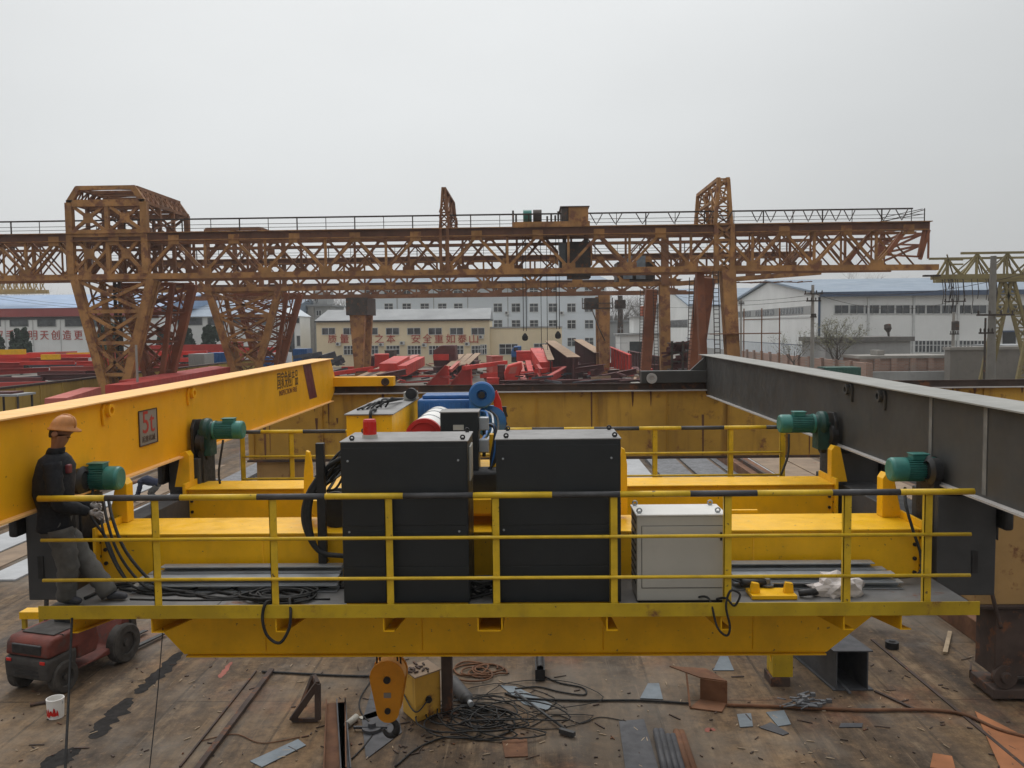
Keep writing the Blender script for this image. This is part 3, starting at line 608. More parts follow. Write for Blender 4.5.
# yellow drilling jig and grinder
q = gnd(772, 597, ZF); t = thing('steel_fixture', 'small bright yellow steel fixture lying on the walkway by the grinder', 'fixture', (q.x, q.y, ZF))
MB().box(q.x-.22, q.x+.22, q.y-.1, q.y+.16, ZF+.005, ZF+.045).build('base_plate', 'yellow', t, bev=.006)
for dx in (-.17, .16): MB().prism([(q.x+dx-.05, ZF+.045), (q.x+dx+.05, ZF+.045), (q.x+dx+.04, ZF+.14), (q.x+dx-.03, ZF+.15)], 'y', q.y-.02, q.y+.03).build('ear', 'yellow', t, bev=.005)
q = gnd(752, 592, ZF); t = thing('angle_grinder', 'black angle grinder with its lead on the yellow fixture', 'grinder', (q.x, q.y, ZF+.05))
MB().tube([(q.x-.12, q.y-.05, ZF+.11), (q.x+.02, q.y, ZF+.1), (q.x+.14, q.y+.02, ZF+.09)], .036, 10, r2=.028).build('grinder_body', 'black_iron', t)
MB().lathe((q.x+.16, q.y+.02, ZF+.06), (0, 0, 1), [(0, 0), (0, .06), (.012, .06), (.012, .03), (.07, .028), (.07, 0)], 18).build('grinder_head', 'bare', t)
MB().tube(spline([(q.x-.12, q.y-.05, ZF+.11), (q.x-.25, q.y+.03, ZF+.16), (q.x-.2, q.y+.2, ZF+.24), (q.x-.3, q.y+.3, ZF+.05), (q.x-.5, q.y+.28, ZF+.012)], 6), .01, 6).build('grinder_lead', 'rubber', t)
q = gnd(809, 597, ZF); o = MB().tube(spline([(q.x-.1, q.y, ZF+.04), (q.x, q.y-.03, ZF+.06), (q.x+.1, q.y+.04, ZF+.04)], 5), .035, 9).build('glove', 'black_iron', loc=(q.x, q.y, ZF)); tag(o, 'dark crumpled work glove beside the white sack', 'glove')
# crumpled sack
def crumple(name, label, cat, c, sx, sy, sz, m, seed, sub=3, amp=.28):
    random.seed(seed); bm = bmesh.new(); bmesh.ops.create_icosphere(bm, subdivisions=sub, radius=1)
    from mathutils import noise
    for v in bm.verts:
        n = noise.noise(v.co*1.6+Vector((seed, 0, 0)))*amp*1.6+noise.noise(v.co*4.5+Vector((0, seed, 0)))*amp*.7+abs(noise.noise(v.co*9))*amp*.35
        v.co = v.co*(1+n); v.co.x *= sx; v.co.y *= sy; v.co.z = max(v.co.z*sz, -sz*.55)+sz*.55
    me = bpy.data.meshes.new(name); bm.to_mesh(me); bm.free(); me.materials.append(M[m]); o = bpy.data.objects.new(name, me); COL.objects.link(o); o.location = c; tag(o, label, cat); return o
M['sack'] = paint('dirty_white_sack', (.52, .48, .46), .8, var=.12, dirt=.4, scale=8)
q = gnd(838, 596, ZF); crumple('sack', 'crumpled off-white sack on the walkway near the right end', 'sack', (q.x, q.y+.05, ZF), .22, .13, .12, 'sack', 4, amp=.4)
# ================================================ the hook block below the bridge
Yh = 10.5; c0 = at(389, 672, Yh); c1 = at(389, 707, Yh); t = thing('hook_block', 'orange hook block with a black hook hanging under the yellow bridge', 'hook block', (c0.x, Yh, c0.z))
R = .22; r2 = .14; cx = c0.x; prof = []
ang = math.acos((R-r2)/(c0.z-c1.z))
for k in range(13): a = (math.pi-ang)*(2*k/12-1)+math.pi/2; prof.append((cx+R*math.cos(a), c0.z-.02+R*math.sin(a)))
low = []
for k in range(9): a = -math.pi/2+ang*(2*k/8-1); low.append((cx+r2*math.cos(a), c1.z+r2*math.sin(a)))
poly = prof[::1]; poly = sorted(poly+low, key=lambda p: math.atan2(p[1]-(c0.z*.55+c1.z*.45), p[0]-cx))
for y in (Yh-.15, Yh+.12): MB().prism(poly, 'y', y, y+.03).build('side_plate', 'orange_block', t, bev=.006)
MB().prism([(cx+(x-cx)*.93, c0.z+(z-c0.z)*.93-.01) for x, z in poly if z > c0.z-.1], 'y', Yh-.118, Yh+.118).build('sheave', 'flange_cream', t)
for py, rr in ((680, .045), (711, .038)):
    q = at(389, py, Yh-.155); MB().lathe((cx, Yh-.15, q.z), (0, -1, 0), [(0, rr), (.025, rr), (.025, 0)], 14).build('pin', 'black_iron', t)
q = at(389, 690, Yh); MB().box(cx-.045, cx+.045, Yh-.156, Yh-.151, q.z-.035, q.z+.03).build('name_plate', 'plate_grey', t)
hz = at(389, 712, Yh).z
MB().lathe((cx, Yh, hz+.02), (0, 0, -1), [(0, 0), (0, .06), (.05, .055), (.06, .035), (.11, .035)], 14).build('hook_shank', 'galv', t)
pts = [(cx+.01, Yh, hz-.1)]
for k in range(13):
    a = math.radians(80-k*21); pts.append((cx-.0+.085*math.cos(a), Yh, hz-.205+.10*math.sin(a)))
hk = MB(); P_ = [Vector(p) for p in pts]
hk.tube(P_[:8], .032, 10, r2=.05); hk.tube(P_[7:], .05, 10, r2=.018); hk.build('hook', 'black_iron', t)
for dx in (-.15, -.11, .11, .15): MB().tube([(cx+dx, Yh, c0.z+.05), (cx+dx*.9, Yh, -1.9)], .011, 6).build('rope', 'black_iron', t)
# ================================================ people
def skin(name, verts, edges, m, parent=None, sub=2, root=0, loc=None):
    """verts: (point, radius or (rx, ry)); grows one smooth continuous surface"""
    base = Vector((0,0,0)); p = parent
    while p: base = base+p.location; p = p.parent
    if loc is not None and parent is None: base = Vector(loc)
    me = bpy.data.meshes.new(name); me.from_pydata([tuple(Vector(v[0])-base) for v in verts], edges, [])
    o = bpy.data.objects.new(name, me); COL.objects.link(o)
    md = o.modifiers.new('skin', 'SKIN'); md.use_smooth_shade = True
    for i, v in enumerate(verts):
        r = v[1]; me.skin_vertices[0].data[i].radius = r if hasattr(r, '__len__') else (r, r)
        me.skin_vertices[0].data[i].use_root = (i == root)
    sb = o.modifiers.new('sub', 'SUBSURF'); sb.levels = sub; sb.render_levels = sub
    bpy.context.view_layer.update()
    dg = bpy.context.evaluated_depsgraph_get(); m2 = bpy.data.meshes.new_from_object(o.evaluated_get(dg))
    o.modifiers.clear(); o.data = m2; bpy.data.meshes.remove(me); m2.name = name
    m2.materials.clear(); m2.materials.append(M[m] if isinstance(m, str) else m)
    for pl in m2.polygons: pl.use_smooth = True
    if parent: o.parent = parent
    else: o.location = base
    return o
M['skin'] = paint('skin', (.27, .135, .085), .6, var=.1, dirt=.05, scale=12)
M['jacket'] = paint('black_jacket_cloth', (.010, .011, .014), .85, var=.25, dirt=.2, scale=9, bump=.5)
M['trousers'] = paint('dark_grey_trousers_cloth', (.085, .082, .076), .9, var=.2, dirt=.3, scale=9, bump=.5)
M['navy'] = paint('navy_work_jacket', (.02, .025, .05), .85, var=.2, dirt=.2, scale=9)
M['hat'] = paint('worn_orange_helmet', (.46, .19, .055), .45, var=.12, dirt=.3, scale=14)
M['hair'] = paint('black_hair', (.012, .011, .01), .6, var=.2, dirt=0)
M['glove'] = paint('grey_work_glove', (.30, .28, .27), .9, var=.15, dirt=.35, scale=20)
M['shoe'] = paint('dark_work_shoe', (.04, .042, .05), .7, var=.2, dirt=.35, scale=14)
def hand(name, wrist, d, up, m, parent, k=1.0):
    """a glove/hand: palm and five bent fingers, pointing along d, thumb towards up"""
    w = Vector(wrist); d = Vector(d).normalized(); up = Vector(up); up = (up-d*up.dot(d)).normalized(); n = d.cross(up)
    vs = [(w, .03*k), (w+d*.05*k, (.042*k, .024*k)), (w+d*.09*k, (.042*k, .022*k))]; es = [(0, 1), (1, 2)]
    for i, (o, L) in enumerate(((.032, .075), (.011, .085), (-.011, .08), (-.032, .06))):
        b = w+d*.09*k+up*o*k; a = b+d*L*.5*k+n*.008*k; c = b+d*L*.82*k+n*.04*k; j = len(vs)
        vs += [(b+d*.012*k, .0115*k), (a, .0105*k), (c, .009*k)]; es += [(2, j), (j, j+1), (j+1, j+2)]
    j = len(vs); vs += [(w+d*.05*k+up*.045*k+n*.012*k, .013*k), (w+d*.085*k+up*.062*k+n*.03*k, .011*k)]; es += [(1, j), (j, j+1)]
    return skin(name, vs, es, m, parent, sub=1, root=1)
def person(label, base, J, face, cloth, legs, hat=None, group=None, det=True):
    """J: joints (world points); face: unit vector the head looks along"""
    t = thing('person', label, 'person', base, group); f = Vector(face).normalized(); k = J['k']
    hd, nk, ch, pv = (Vector(J[x]) for x in ('head', 'neck', 'chest', 'pelvis')); up = (hd-nk).normalized()
    vs = [(pv, .075*k), (ch, .09*k), (nk-up*.02*k, .062*k), (nk+up*.05*k, .056*k), (hd-up*.05*k+f*.02*k, .074*k), (hd, .092*k), (hd+up*.07*k-f*.008*k, .082*k), (hd+f*.088*k-up*.072*k, .036*k), (hd+f*.112*k-up*.014*k, .018*k)]
    es = [(0, 1), (1, 2), (2, 3), (3, 4), (4, 5), (5, 6), (4, 7), (5, 8)]
    for s in ('l', 'r'):
        i = len(vs); vs += [(J['sh'+s], .062*k), (J['el'+s], .046*k), (J['wr'+s], .032*k)]; es += [(1, i), (i, i+1), (i+1, i+2)]
        i = len(vs); vs += [(J['hip'+s], .058*k), (J['kn'+s], .062*k), (J['an'+s], .042*k)]; es += [(0, i), (i, i+1), (i+1, i+2)]
    skin('body', vs, es, 'skin', t)
    ax = (ch-pv).normalized(); fw = (f-ax*f.dot(ax)).normalized(); sd = ax.cross(fw)
    def loft(b, rings, n=18):
        vs = []
        for c, u, v, ru, rv in rings:
            for q in range(n):
                an = 2*math.pi*q/n; w = 1+.045*math.sin(q*2.3+c.z*31)+.04*math.sin(q*5.1-c.z*57)+.03*math.sin(c.z*90+q); vs.append(c+u*math.cos(an)*ru*w+v*math.sin(an)*rv*w)
        m_ = len(rings); b.add(vs, [(i*n+q, i*n+(q+1) % n, (i+1)*n+(q+1) % n, (i+1)*n+q) for i in range(m_-1) for q in range(n)], True)
        o_ = len(b.v)-len(vs); b.f += [tuple(o_+q for q in range(n)), tuple(o_+(m_-1)*n+q for q in range(n))]; b.sm += [False]*2
    def limb(b, pts, rad):
        c_ = spline(pts, 5); m_ = len(c_); rings = []
        for i, p in enumerate(c_):
            d = (c_[min(i+1, m_-1)]-c_[max(i-1, 0)]).normalized(); u = (fw-d*fw.dot(d)); u = u.normalized() if u.length > .2 else (ax-d*ax.dot(d)).normalized(); v = d.cross(u)
            t_ = i/(m_-1)*(len(rad)-1); k_ = min(int(t_), len(rad)-2); r_ = (rad[k_]+(rad[k_+1]-rad[k_])*(t_-k_))*k*(1+.045*math.sin(i*2.1)); rings.append((p, u, v, r_, r_*.95))
        loft(b, rings, 14)
    jb = MB(); L_ = (ch-pv).length
    R_ = [(-.20, .155, .185), (-.17, .17, .20), (0, .165, .195), (.3, .155, .185), (.65, .172, .20), (1.0, .185, .215), (1.3, .165, .215), (1.5, .13, .18), (1.62, .085, .11)]
    loft(jb, [((pv+(ch-pv)*t_ if t_ <= 1 else ch+(nk-ch)*min(1, (t_-1)/.68)), fw, sd, ru*k, rv*k) for t_, ru, rv in R_]); loft(jb, [(nk-up*.05*k, fw, sd, .088*k, .095*k), (nk+up*.015*k, fw, sd, .078*k, .082*k), (nk+up*.035*k, fw, sd, .072*k, .076*k)])
    for s in ('l', 'r'):
        sh, el, wr = (Vector(J[x+s]) for x in ('sh', 'el', 'wr')); limb(jb, [sh+(sh-el)*.12, sh*.6+el*.4, el, el*.45+wr*.55, wr], (.088, .086, .075, .068, .05))
    jb.build('jacket', cloth, t); tb = MB()
    loft(tb, [(pv+(ch-pv)*.12, fw, sd, .145*k, .175*k), (pv-ax*.06*k, fw, sd, .15*k, .18*k), (pv-ax*.13*k, fw, sd, .13*k, .165*k)])
    for s in ('l', 'r'):
        hp, kn, an = (Vector(J[x+s]) for x in ('hip', 'kn', 'an')); limb(tb, [hp, hp*.55+kn*.45, kn, kn*.5+an*.5, an+Vector((0, 0, -.03*k))], (.118, .118, .1, .094, .088))
    tb.build('trousers', legs, t)
    for s in ('l', 'r'):
        an = Vector(J['an'+s]); ft = Vector(J['ft'+s]); g = Vector((ft.x, ft.y, an.z-.055*k))
        skin('shoe', [(an+Vector((0, 0, -.045*k))-(ft-an).normalized()*.04*k, .045*k), (an*.45+ft*.55+Vector((0, 0, -.005)), (.05*k, .042*k)), (ft, (.046*k, .034*k))], [(0, 1), (1, 2)], 'shoe', t)
        wr, el = Vector(J['wr'+s]), Vector(J['el'+s])
        hand('glove', wr, J.get('hd'+s, wr-el), J.get('hu', (0, 0, 1)), 'glove', t, k)
    side = f.cross(up).normalized(); R = Matrix((f, -side, up)).transposed()
    def put(mb, name, m):
        mb.v = [tuple(hd+R @ (Vector(v)*k)) for v in mb.v]; return mb.build(name, m, t)
    if det:
        for s in (-1, 1):
            put(MB().lathe((.083, s*.036, .015), (1, 0, 0), [(0, .0), (0, .008), (.006, .006), (.008, 0)], 10), 'eye', 'hair')
            put(MB().lathe((-.005, s*.088, -.012), (0, s, 0), [(0, .034), (.014, .03), (.02, .015), (.02, 0)], 12), 'ear', 'skin')
        put(MB().box(.088, .098, -.022, .022, -.055, -.047), 'mouth', 'print_dark')
    b = MB(); n = 20
    prof = [(.005, .1), (.05, .104), (.09, .088), (.12, .05), (.13, 0)] if not hat else [(-.055, .088), (-.02, .099), (.03, .101), (.05, .1)]
    for i in range(len(prof)-1):
        (z0, r0_), (z1, r1_) = prof[i:i+2]; vs = []
        for z, r in ((z0, r0_), (z1, r1_)):
            for q in range(n):
                a = 2*math.pi*q/n; cut = 1.0
                x = math.cos(a)*r-.014; zz = (max(z, .035) if math.cos(a) > -.05 else z)
                vs.append((x, math.sin(a)*r*.92, zz))
        b.add(vs, [(q, (q+1) % n, n+(q+1) % n, n+q) for q in range(n)], True)
    put(b, 'hair', 'hair')
    if hat:
        h = MB(); n = 28
        ring = lambda r, z, fx=0, front=0: [((math.cos(2*math.pi*q/n)*(r+front*max(0, math.cos(2*math.pi*q/n))**2)), math.sin(2*math.pi*q/n)*r*.9, z-front*.25*max(0, math.cos(2*math.pi*q/n))**2) for q in range(n)]
        rs = [ring(.126, .03, front=.05), ring(.137, .027, front=.06), ring(.137, .038, front=.06), ring(.124, .05), ring(.12, .085), ring(.105, .125), ring(.08, .157), ring(.045, .174), ring(.001, .178)]
        vs = [v for r in rs for v in r]
        h.add(vs, [(i*n+q, i*n+(q+1) % n, (i+1)*n+(q+1) % n, (i+1)*n+q) for i in range(len(rs)-1) for q in range(n)], True)
        ridge = [(math.cos(a)*.122, 0, .05+math.sin(a)*.132) for a in [math.pi*q/14 for q in range(15)]]
        h.tube(ridge, .009, 6)
        put(h, 'hard_hat', hat)
    return t
Yp = 8.3
pp = lambda px, py, dy=0: at(px, py, Yp+dy)
J = dict(k=1.0, head=pp(61.5, 432), neck=pp(56, 451), chest=pp(54.5, 478), pelvis=pp(56.5, 521),
         shl=pp(50, 467, .17), shr=pp(52, 467, -.17), ell=pp(63, 503, .2), elr=pp(57, 503, -.2), wrl=pp(90, 505, .06), wrr=pp(88, 512, -.05),
         hipl=pp(62, 529, .09), hipr=pp(60, 529, -.09), knl=pp(86, 562, .1), knr=pp(68, 567, -.09), anl=pp(110, 597, .08), anr=pp(66, 600, -.06),
         ftl=pp(128, 602, .07), ftr=pp(82, 605, -.08))
J['ftl'].z = J['ftr'].z = ZF+.037; J['anl'].z = ZF+.085; J['anr'].z = ZF+.085
J['hdl'] = Vector((1, -.2, -.15)); J['hdr'] = Vector((1, .2, -.35))
pm = person('worker in orange hard hat, black jacket and grey trousers leaning by the railing', (J['pelvis'].x, Yp, ZF), J, (1, -.08, -.06), 'jacket', 'trousers', 'hat')
c = at(69, 470, Yp-.1)
MB().box(c.x-.05, c.x-.005, Yp-.09, Yp-.02, c.z-.04, c.z+.05).build('red_badge', 'maroon', pm, bev=.015)
Yw = 33.0; wp = lambda px, py, dy=0: at(px, py, Yw+dy)
g0 = gnd(155, 503); Yw = g0.y
J = dict(k=1.0, head=wp(132, 483), neck=wp(139, 481), chest=wp(146, 480), pelvis=wp(157, 483),
         shl=wp(141, 482, .19), shr=wp(141, 482, -.19), ell=wp(138, 492, .18), elr=wp(139, 492, -.18), wrl=wp(135, 499, .1), wrr=wp(136, 499, -.1),
         hipl=wp(157, 486, .1), hipr=wp(157, 486, -.1), knl=wp(150, 493, .12), knr=wp(151, 493, -.12), anl=wp(157, 502, .12), anr=wp(158, 502, -.12), ftl=wp(153, 504, .12), ftr=wp(154, 504, -.12))
for s in 'lr': J['an'+s].z = -H+.11; J['ft'+s].z = -H+.062
person('worker in navy jacket and pale orange helmet stooping over the steel plates', (g0.x, g0.y, -H), J, (-.8, -.1, -.5), 'navy', 'trousers', 'hat', det=False)
# ================================================ the yard floor and what lies on it
def ground_mats():
    k = NT('rusty_steel_plate_floor')
    a = k.ramp(k.noise(.6, 7, .62, sv=(1, .22, 1)), .32, .68)
    c = k.mix(a, (.092, .070, .052), (.235, .168, .102))
    vec = k.n('ShaderNodeMapping', {0: k.g, 'Rotation': (0, 0, math.radians(90))}).outputs[0]
    br = k.n('ShaderNodeTexBrick', {'Vector': vec, 'Color1': (.55, .55, .55, 1), 'Color2': (1.0, 1.0, 1.0, 1), 'Mortar': (.12, .12, .12, 1), 'Scale': 1, 'Mortar Size': .026, 'Mortar Smooth': .3, 'Brick Width': 7.3, 'Row Height': 2.1, 'Bias': .1})
    br.offset = .37
    c = k.mix(.55, c, br.outputs[0], 'MULTIPLY')
    s1 = k.ramp(k.noise(1.5, 9, .72, sv=(1, .13, 1), off=(4, 0, 0)), .46, .66); c = k.mix(k.math('MULTIPLY', s1, .7), c, (.045, .040, .037))
    s2 = k.ramp(k.noise(1.9, 9, .72, sv=(1, .16, 1), off=(0, 3, 0)), .5, .68); c = k.mix(k.math('MULTIPLY', s2, .6), c, (.31, .245, .170))
    p1 = k.ramp(k.noise(.34, 6, .62, off=(7, 2, 0)), .54, .7); c = k.mix(k.math('MULTIPLY', p1, .5), c, (.235, .098, .05))
    p2 = k.ramp(k.noise(.42, 6, .6, off=(1, 8, 0)), .55, .7); c = k.mix(k.math('MULTIPLY', p2, .6), c, (.14, .142, .145))
    d = k.ramp(k.noise(1.3, 11, .76, off=(2, 2, 5)), .52, .68); c = k.mix(k.math('MULTIPLY', d, .65), c, (.036, .032, .03))
    g = k.ramp(k.noise(14, 6, .7), .56, .7); c = k.mix(k.math('MULTIPLY', g, .35), c, (.04, .034, .03))
    m2 = k.ramp(k.noise(4.2, 8, .74, off=(9, 4, 0)), .54, .66); c = k.mix(k.math('MULTIPLY', m2, .5), c, (.27, .18, .105))
    g2 = k.ramp(k.noise(21, 4, .6, off=(3, 3, 3)), .62, .72); c = k.mix(k.math('MULTIPLY', g2, .4), c, (.33, .28, .23))
    f1 = k.noise(3.2, 12, .8, off=(5, 5, 5)); c = k.mix(1.0, c, k.mix(k.ramp(f1, .34, .66), (.52, .50, .49), (1.22, 1.18, 1.12)), 'MULTIPLY')
    f2 = k.noise(1.0, 9, .75, sv=(14, .5, 1), off=(1, 5, 2)); c = k.mix(k.math('MULTIPLY', k.ramp(f2, .55, .66), .5), c, (.05, .042, .036))
    f3 = k.noise(1.0, 9, .75, sv=(9, .35, 1), off=(7, 5, 2)); c = k.mix(k.math('MULTIPLY', k.ramp(f3, .57, .68), .45), c, (.30, .235, .165))
    f4 = k.ramp(k.noise(.23, 5, .6, off=(13, 5, 0)), .5, .64); c = k.mix(k.math('MULTIPLY', f4, .45), c, (.205, .19, .168))
    c = k.mix(1.0, c, (.90, .84, .77), 'MULTIPLY')
    k.set(k.b.inputs['Base Color'], c)
    k.set(k.b.inputs['Roughness'], k.ramp(k.noise(1.2, 6, .6, sv=(1, .2, 1)), .3, .7, .62, .95)); k.b.inputs['Specular IOR Level'].default_value = .3
    h = k.math('ADD', k.math('MULTIPLY', k.noise(6, 8, .65, sv=(1, .3, 1)), .5), k.math('MULTIPLY', br.outputs[1], -.5)); k.bump(h, .5, .03)
    M['floor'] = k.m
    k = NT('trodden_dirt_and_concrete')
    c = k.mix(k.ramp(k.noise(.05, 6, .6), .35, .65), (.16, .14, .12), (.24, .215, .185))
    c = k.mix(k.ramp(k.noise(.7, 8, .7, off=(3, 0, 0)), .5, .72, 0, .6), c, (.09, .075, .065))
    k.set(k.b.inputs['Base Color'], c); k.b.inputs['Roughness'].default_value = .95; k.bump(k.noise(2, 8, .7), .4, .05)
    M['dirt'] = k.m
ground_mats()
G = MB().add([(-4000, -400, -H-.008), (4000, -400, -H-.008), (4000, 5000, -H-.008), (-4000, 5000, -H-.008)], [(0, 1, 2, 3)]).build('ground', 'dirt'); tag(G, kind='structure')
FL = MB().add([(-60, -20, -H), (60, -20, -H), (60, 60, -H), (-60, 60, -H)], [(0, 1, 2, 3)]).build('yard_floor', 'floor'); tag(FL, kind='structure')
M['oil'] = paint('oil_stain', (.022, .020, .019), .85, var=.3, dirt=.4, scale=4, spec=.12)
M['tan_plate'] = paint('dusty_tan_steel_plate', (.24, .175, .12), .85, var=.18, dirt=.4, rust=.1, scale=1.2)
M['pale_plate'] = paint('pale_grey_new_plate', (.36, .37, .38), .55, metal=.1, var=.12, dirt=.25, scale=.8)
M['blue_grey'] = paint('blue_grey_sheet_steel', (.16, .19, .215), .5, metal=.3, var=.18, dirt=.3, scale=2)
M['dark_sheet'] = paint('dark_grey_sheet_steel', (.07, .072, .08), .6, metal=.2, var=.2, dirt=.3, scale=2)
M['wood'] = paint('weathered_timber', (.36, .28, .19), .9, var=.2, dirt=.3, scale=5)
def stain(name, pts, w, m, seed, z=.004):
    random.seed(seed); c = spline([gnd(*p) for p in pts], 14); L, R = [], []
    def jag():
        r = [random.uniform(.2, 1.3) for _ in c]
        for _ in range(2): r = [(r[max(i-1, 0)]+2*r[i]+r[min(i+1, len(r)-1)])/4 for i in range(len(r))]
        return r
    ja, jb_ = jag(), jag()
    for i, p in enumerate(c):
        d = (c[min(i+1, len(c)-1)]-c[max(i-1, 0)]); n = Vector((-d.y, d.x, 0)).normalized(); e = math.sin(math.pi*min(1, (i+.3)/(len(c)-.3)))**.4
        L.append(p+n*w*e*ja[i]); R.append(p-n*w*e*jb_[i])
    v = [(p.x, p.y, -H+z) for p in L+R]; n = len(L)
    o = MB().add(v, [(i, i+1, n+i+1, n+i) for i in range(n-1)]).build(name, m); tag(o, kind='structure'); return o
stain('oil_stain', [(181, 652), (166, 668), (150, 683), (137, 694)], .20, 'oil', 1)
stain('oil_stain', [(130, 698), (118, 712), (106, 724), (93, 739)], .22, 'oil', 2)
stain('oil_stain', [(40, 772), (62, 757), (80, 748)], .25, 'oil', 6)
M['spill'] = paint('red_paint_spill', (.27, .085, .06), .75, var=.2, dirt=.4, scale=3)
stain('paint_spill', [(232, 662), (224, 672), (220, 678)], .07, 'spill', 3)
stain('paint_spill', [(706, 732), (710, 729), (715, 731)], .08, 'spill', 8)
def sheet(name, label, pts, m, th=.012, cat='steel plate', lift=.0, group=None):
    P = [gnd(*p) for p in pts]; c = sum(P, Vector())/len(P)
    o = MB().prism([(p.x, p.y) for p in P], 'z', -H+.005+lift, -H+.005+lift+th).build(name, m, loc=(c.x, c.y, -H)); tag(o, label, cat, group); return o
sheet('steel_plate', 'orange rusted plate at the lower right corner of the yard', [(975, 712), (1040, 745), (1040, 800), (1003, 775)], 'orange_rust')
sheet('steel_plate', 'small orange rusted plate near the lower right edge', [(930, 768), (933, 754), (952, 757), (956, 772)], 'orange_rust')
sheet('steel_plate', 'long grey plate lying towards the camera right of the hose', [(619, 722), (644, 720), (660, 775), (626, 775)], 'dark_sheet')
sheet('steel_plate', 'trapezoid grey offcut left of the rusty box', [(640, 699), (648, 684), (659, 684), (663, 700)], 'blue_grey')
sheet('steel_plate', 'trapezoid blue-grey offcut under the beam above the rusty box', [(713, 671), (720, 657), (728, 657), (734, 671)], 'blue_grey')
sheet('steel_plate', 'square pale offcut right of the rusty box', [(737, 715), (751, 714), (753, 727), (740, 728)], 'blue_grey')
sheet('steel_plate', 'pale offcut lying in front of the clamp heap', [(766, 713), (784, 711), (791, 725), (778, 727)], 'blue_grey')
sheet('steel_plate', 'slim pale offcut in front of the two larger offcuts', [(759, 728), (771, 723), (789, 734), (783, 736)], 'dark_sheet')
sheet('steel_plate', 'thin grey offcut strip right of the clamp heap', [(839, 728), (841, 724), (863, 724), (862, 728)], 'dark_sheet')
sheet('steel_plate', 'bent blue-grey sheet by the coiled cables', [(500, 686), (515, 687), (552, 705), (548, 711), (524, 705)], 'blue_grey')
sheet('steel_plate', 'dark square plate at the front below the cable heap', [(502, 742), (527, 738), (528, 757), (505, 758)], 'rust')
sheet('steel_plate', 'large dark plate under the hook block', [(372, 690), (392, 686), (402, 733), (366, 760), (362, 722)], 'dark_sheet')
sheet('steel_plate', 'stepped grey plate strip at the lower left of the beam channel', [(250, 762), (298, 740), (306, 746), (262, 768)], 'blue_grey')
sheet('steel_plate', 'white offcut beside the hook', [(358, 718), (376, 712), (381, 716), (364, 721)], 'cab_white')
# long plates further off, left and right
random.seed(11)
def long_plate(label, x0, x1, y0, y1, z0, z1, m):
    o = MB().box(x0, x1, y0, y1, -H+z0, -H+z1).build('steel_plate', m, loc=((x0+x1)/2, (y0+y1)/2, -H)); tag(o, label, 'steel plate', 'long plates lying on the yard floor'); return o
x = -21.5; names = 'first second third fourth fifth sixth seventh eighth'.split()
for i in range(8):
    w = random.uniform(.75, 1.6); y0 = random.uniform(21, 25); h = random.uniform(.02, .14)
    long_plate(f'{names[i]} long grey plate from the far left, left of the bridge', x, x+w, y0, random.uniform(37, 46), .004, h, random.choice(('pale_plate', 'pale_plate', 'bare', 'tan_plate'))); x += w+random.uniform(.08, .5)
x = -1.5
for i in range(8):
    w = random.uniform(.9, 1.9); h = random.uniform(.02, .2)
    long_plate(f'{names[i]} long plate from the left, seen under the rusty runway beam', x, x+w, random.uniform(27, 31), random.uniform(46, 55), .004, h, random.choice(('pale_plate', 'bare', 'tan_plate', 'dark_sheet', 'bare'))); x += w+random.uniform(.1, .5)
x = 10.4
for i in range(5):
    w = random.uniform(.9, 2.0); h = random.uniform(.02, .2)
    long_plate(f'{names[i]} long plate from the left, below the dark grey girder', x, x+w, random.uniform(22, 27), random.uniform(46, 55), .004, h, random.choice(('pale_plate', 'tan_plate', 'tan_plate', 'bare'))); x += w+random.uniform(.1, .6)
# rails in the floor
def floor_rail(label, a, b, w, h, m):
    p, q = gnd(*a), gnd(*b); o = MB().bar((p.x, p.y, -H+h/2+.003), (q.x, q.y, -H+h/2+.003), w, h).build('floor_rail', m, loc=(p.x, p.y, -H)); tag(o, label, 'floor rail'); return o
floor_rail('dark rusted flat rail set into the floor at lower left', (195, 775), (272, 672), .09, .07, 'dark_rust')
floor_rail('thin seam rail left of the dark rusted flat rail', (180, 768), (256, 672), .03, .03, 'dark_rust')
floor_rail('pale flat bar along the floor right of the dark open box', (800, 640), (850, 694), .05, .03, 'bare')
floor_rail('long dark flat bar right of the dark open box', (872, 640), (1040, 780), .06, .02, 'dark_rust')
floor_rail('thin dark flat bar crossing in front of the dark open box', (875, 692), (914, 710), .05, .03, 'dark_rust')
# paint bucket
g = gnd(56, 717); t = thing('paint_bucket', 'white paint bucket splashed with red near the forklift', 'bucket', (g.x, g.y, -H))
MB().lathe((g.x, g.y, -H+.005), (0, 0, 1), [(0, 0), (0, .125), (.31, .14), (.32, .145), (.33, .14), (.33, .128), (.06, .118), (.06, 0)], 26).build('pail', 'white', t)
b = MB(); random.seed(3)
hs_ = [(.03+random.uniform(0, .05), .10+random.uniform(0, .12)) for _ in range(13)]
for k in range(12):
    a0_, a1_ = -math.pi/2-.75+k*.13, -math.pi/2-.75+(k+1)*.13; (l0, u0), (l1, u1) = hs_[k], hs_[k+1]
    b.add([(g.x+.1405*math.cos(a_), g.y+.1405*math.sin(a_), -H+.005+z) for a_, z in ((a0_, l0), (a1_, l1), (a1_, u1), (a0_, u0))], [(0, 1, 2, 3)])
b.build('red_splash', 'glow_red', t)
MB().tube([(g.x+.145*math.cos(a), g.y-.02, -H+.3-.14*math.sin(a)) for a in [math.pi*q/12 for q in range(13)]], .005, 6).build('handle', 'galv', t)
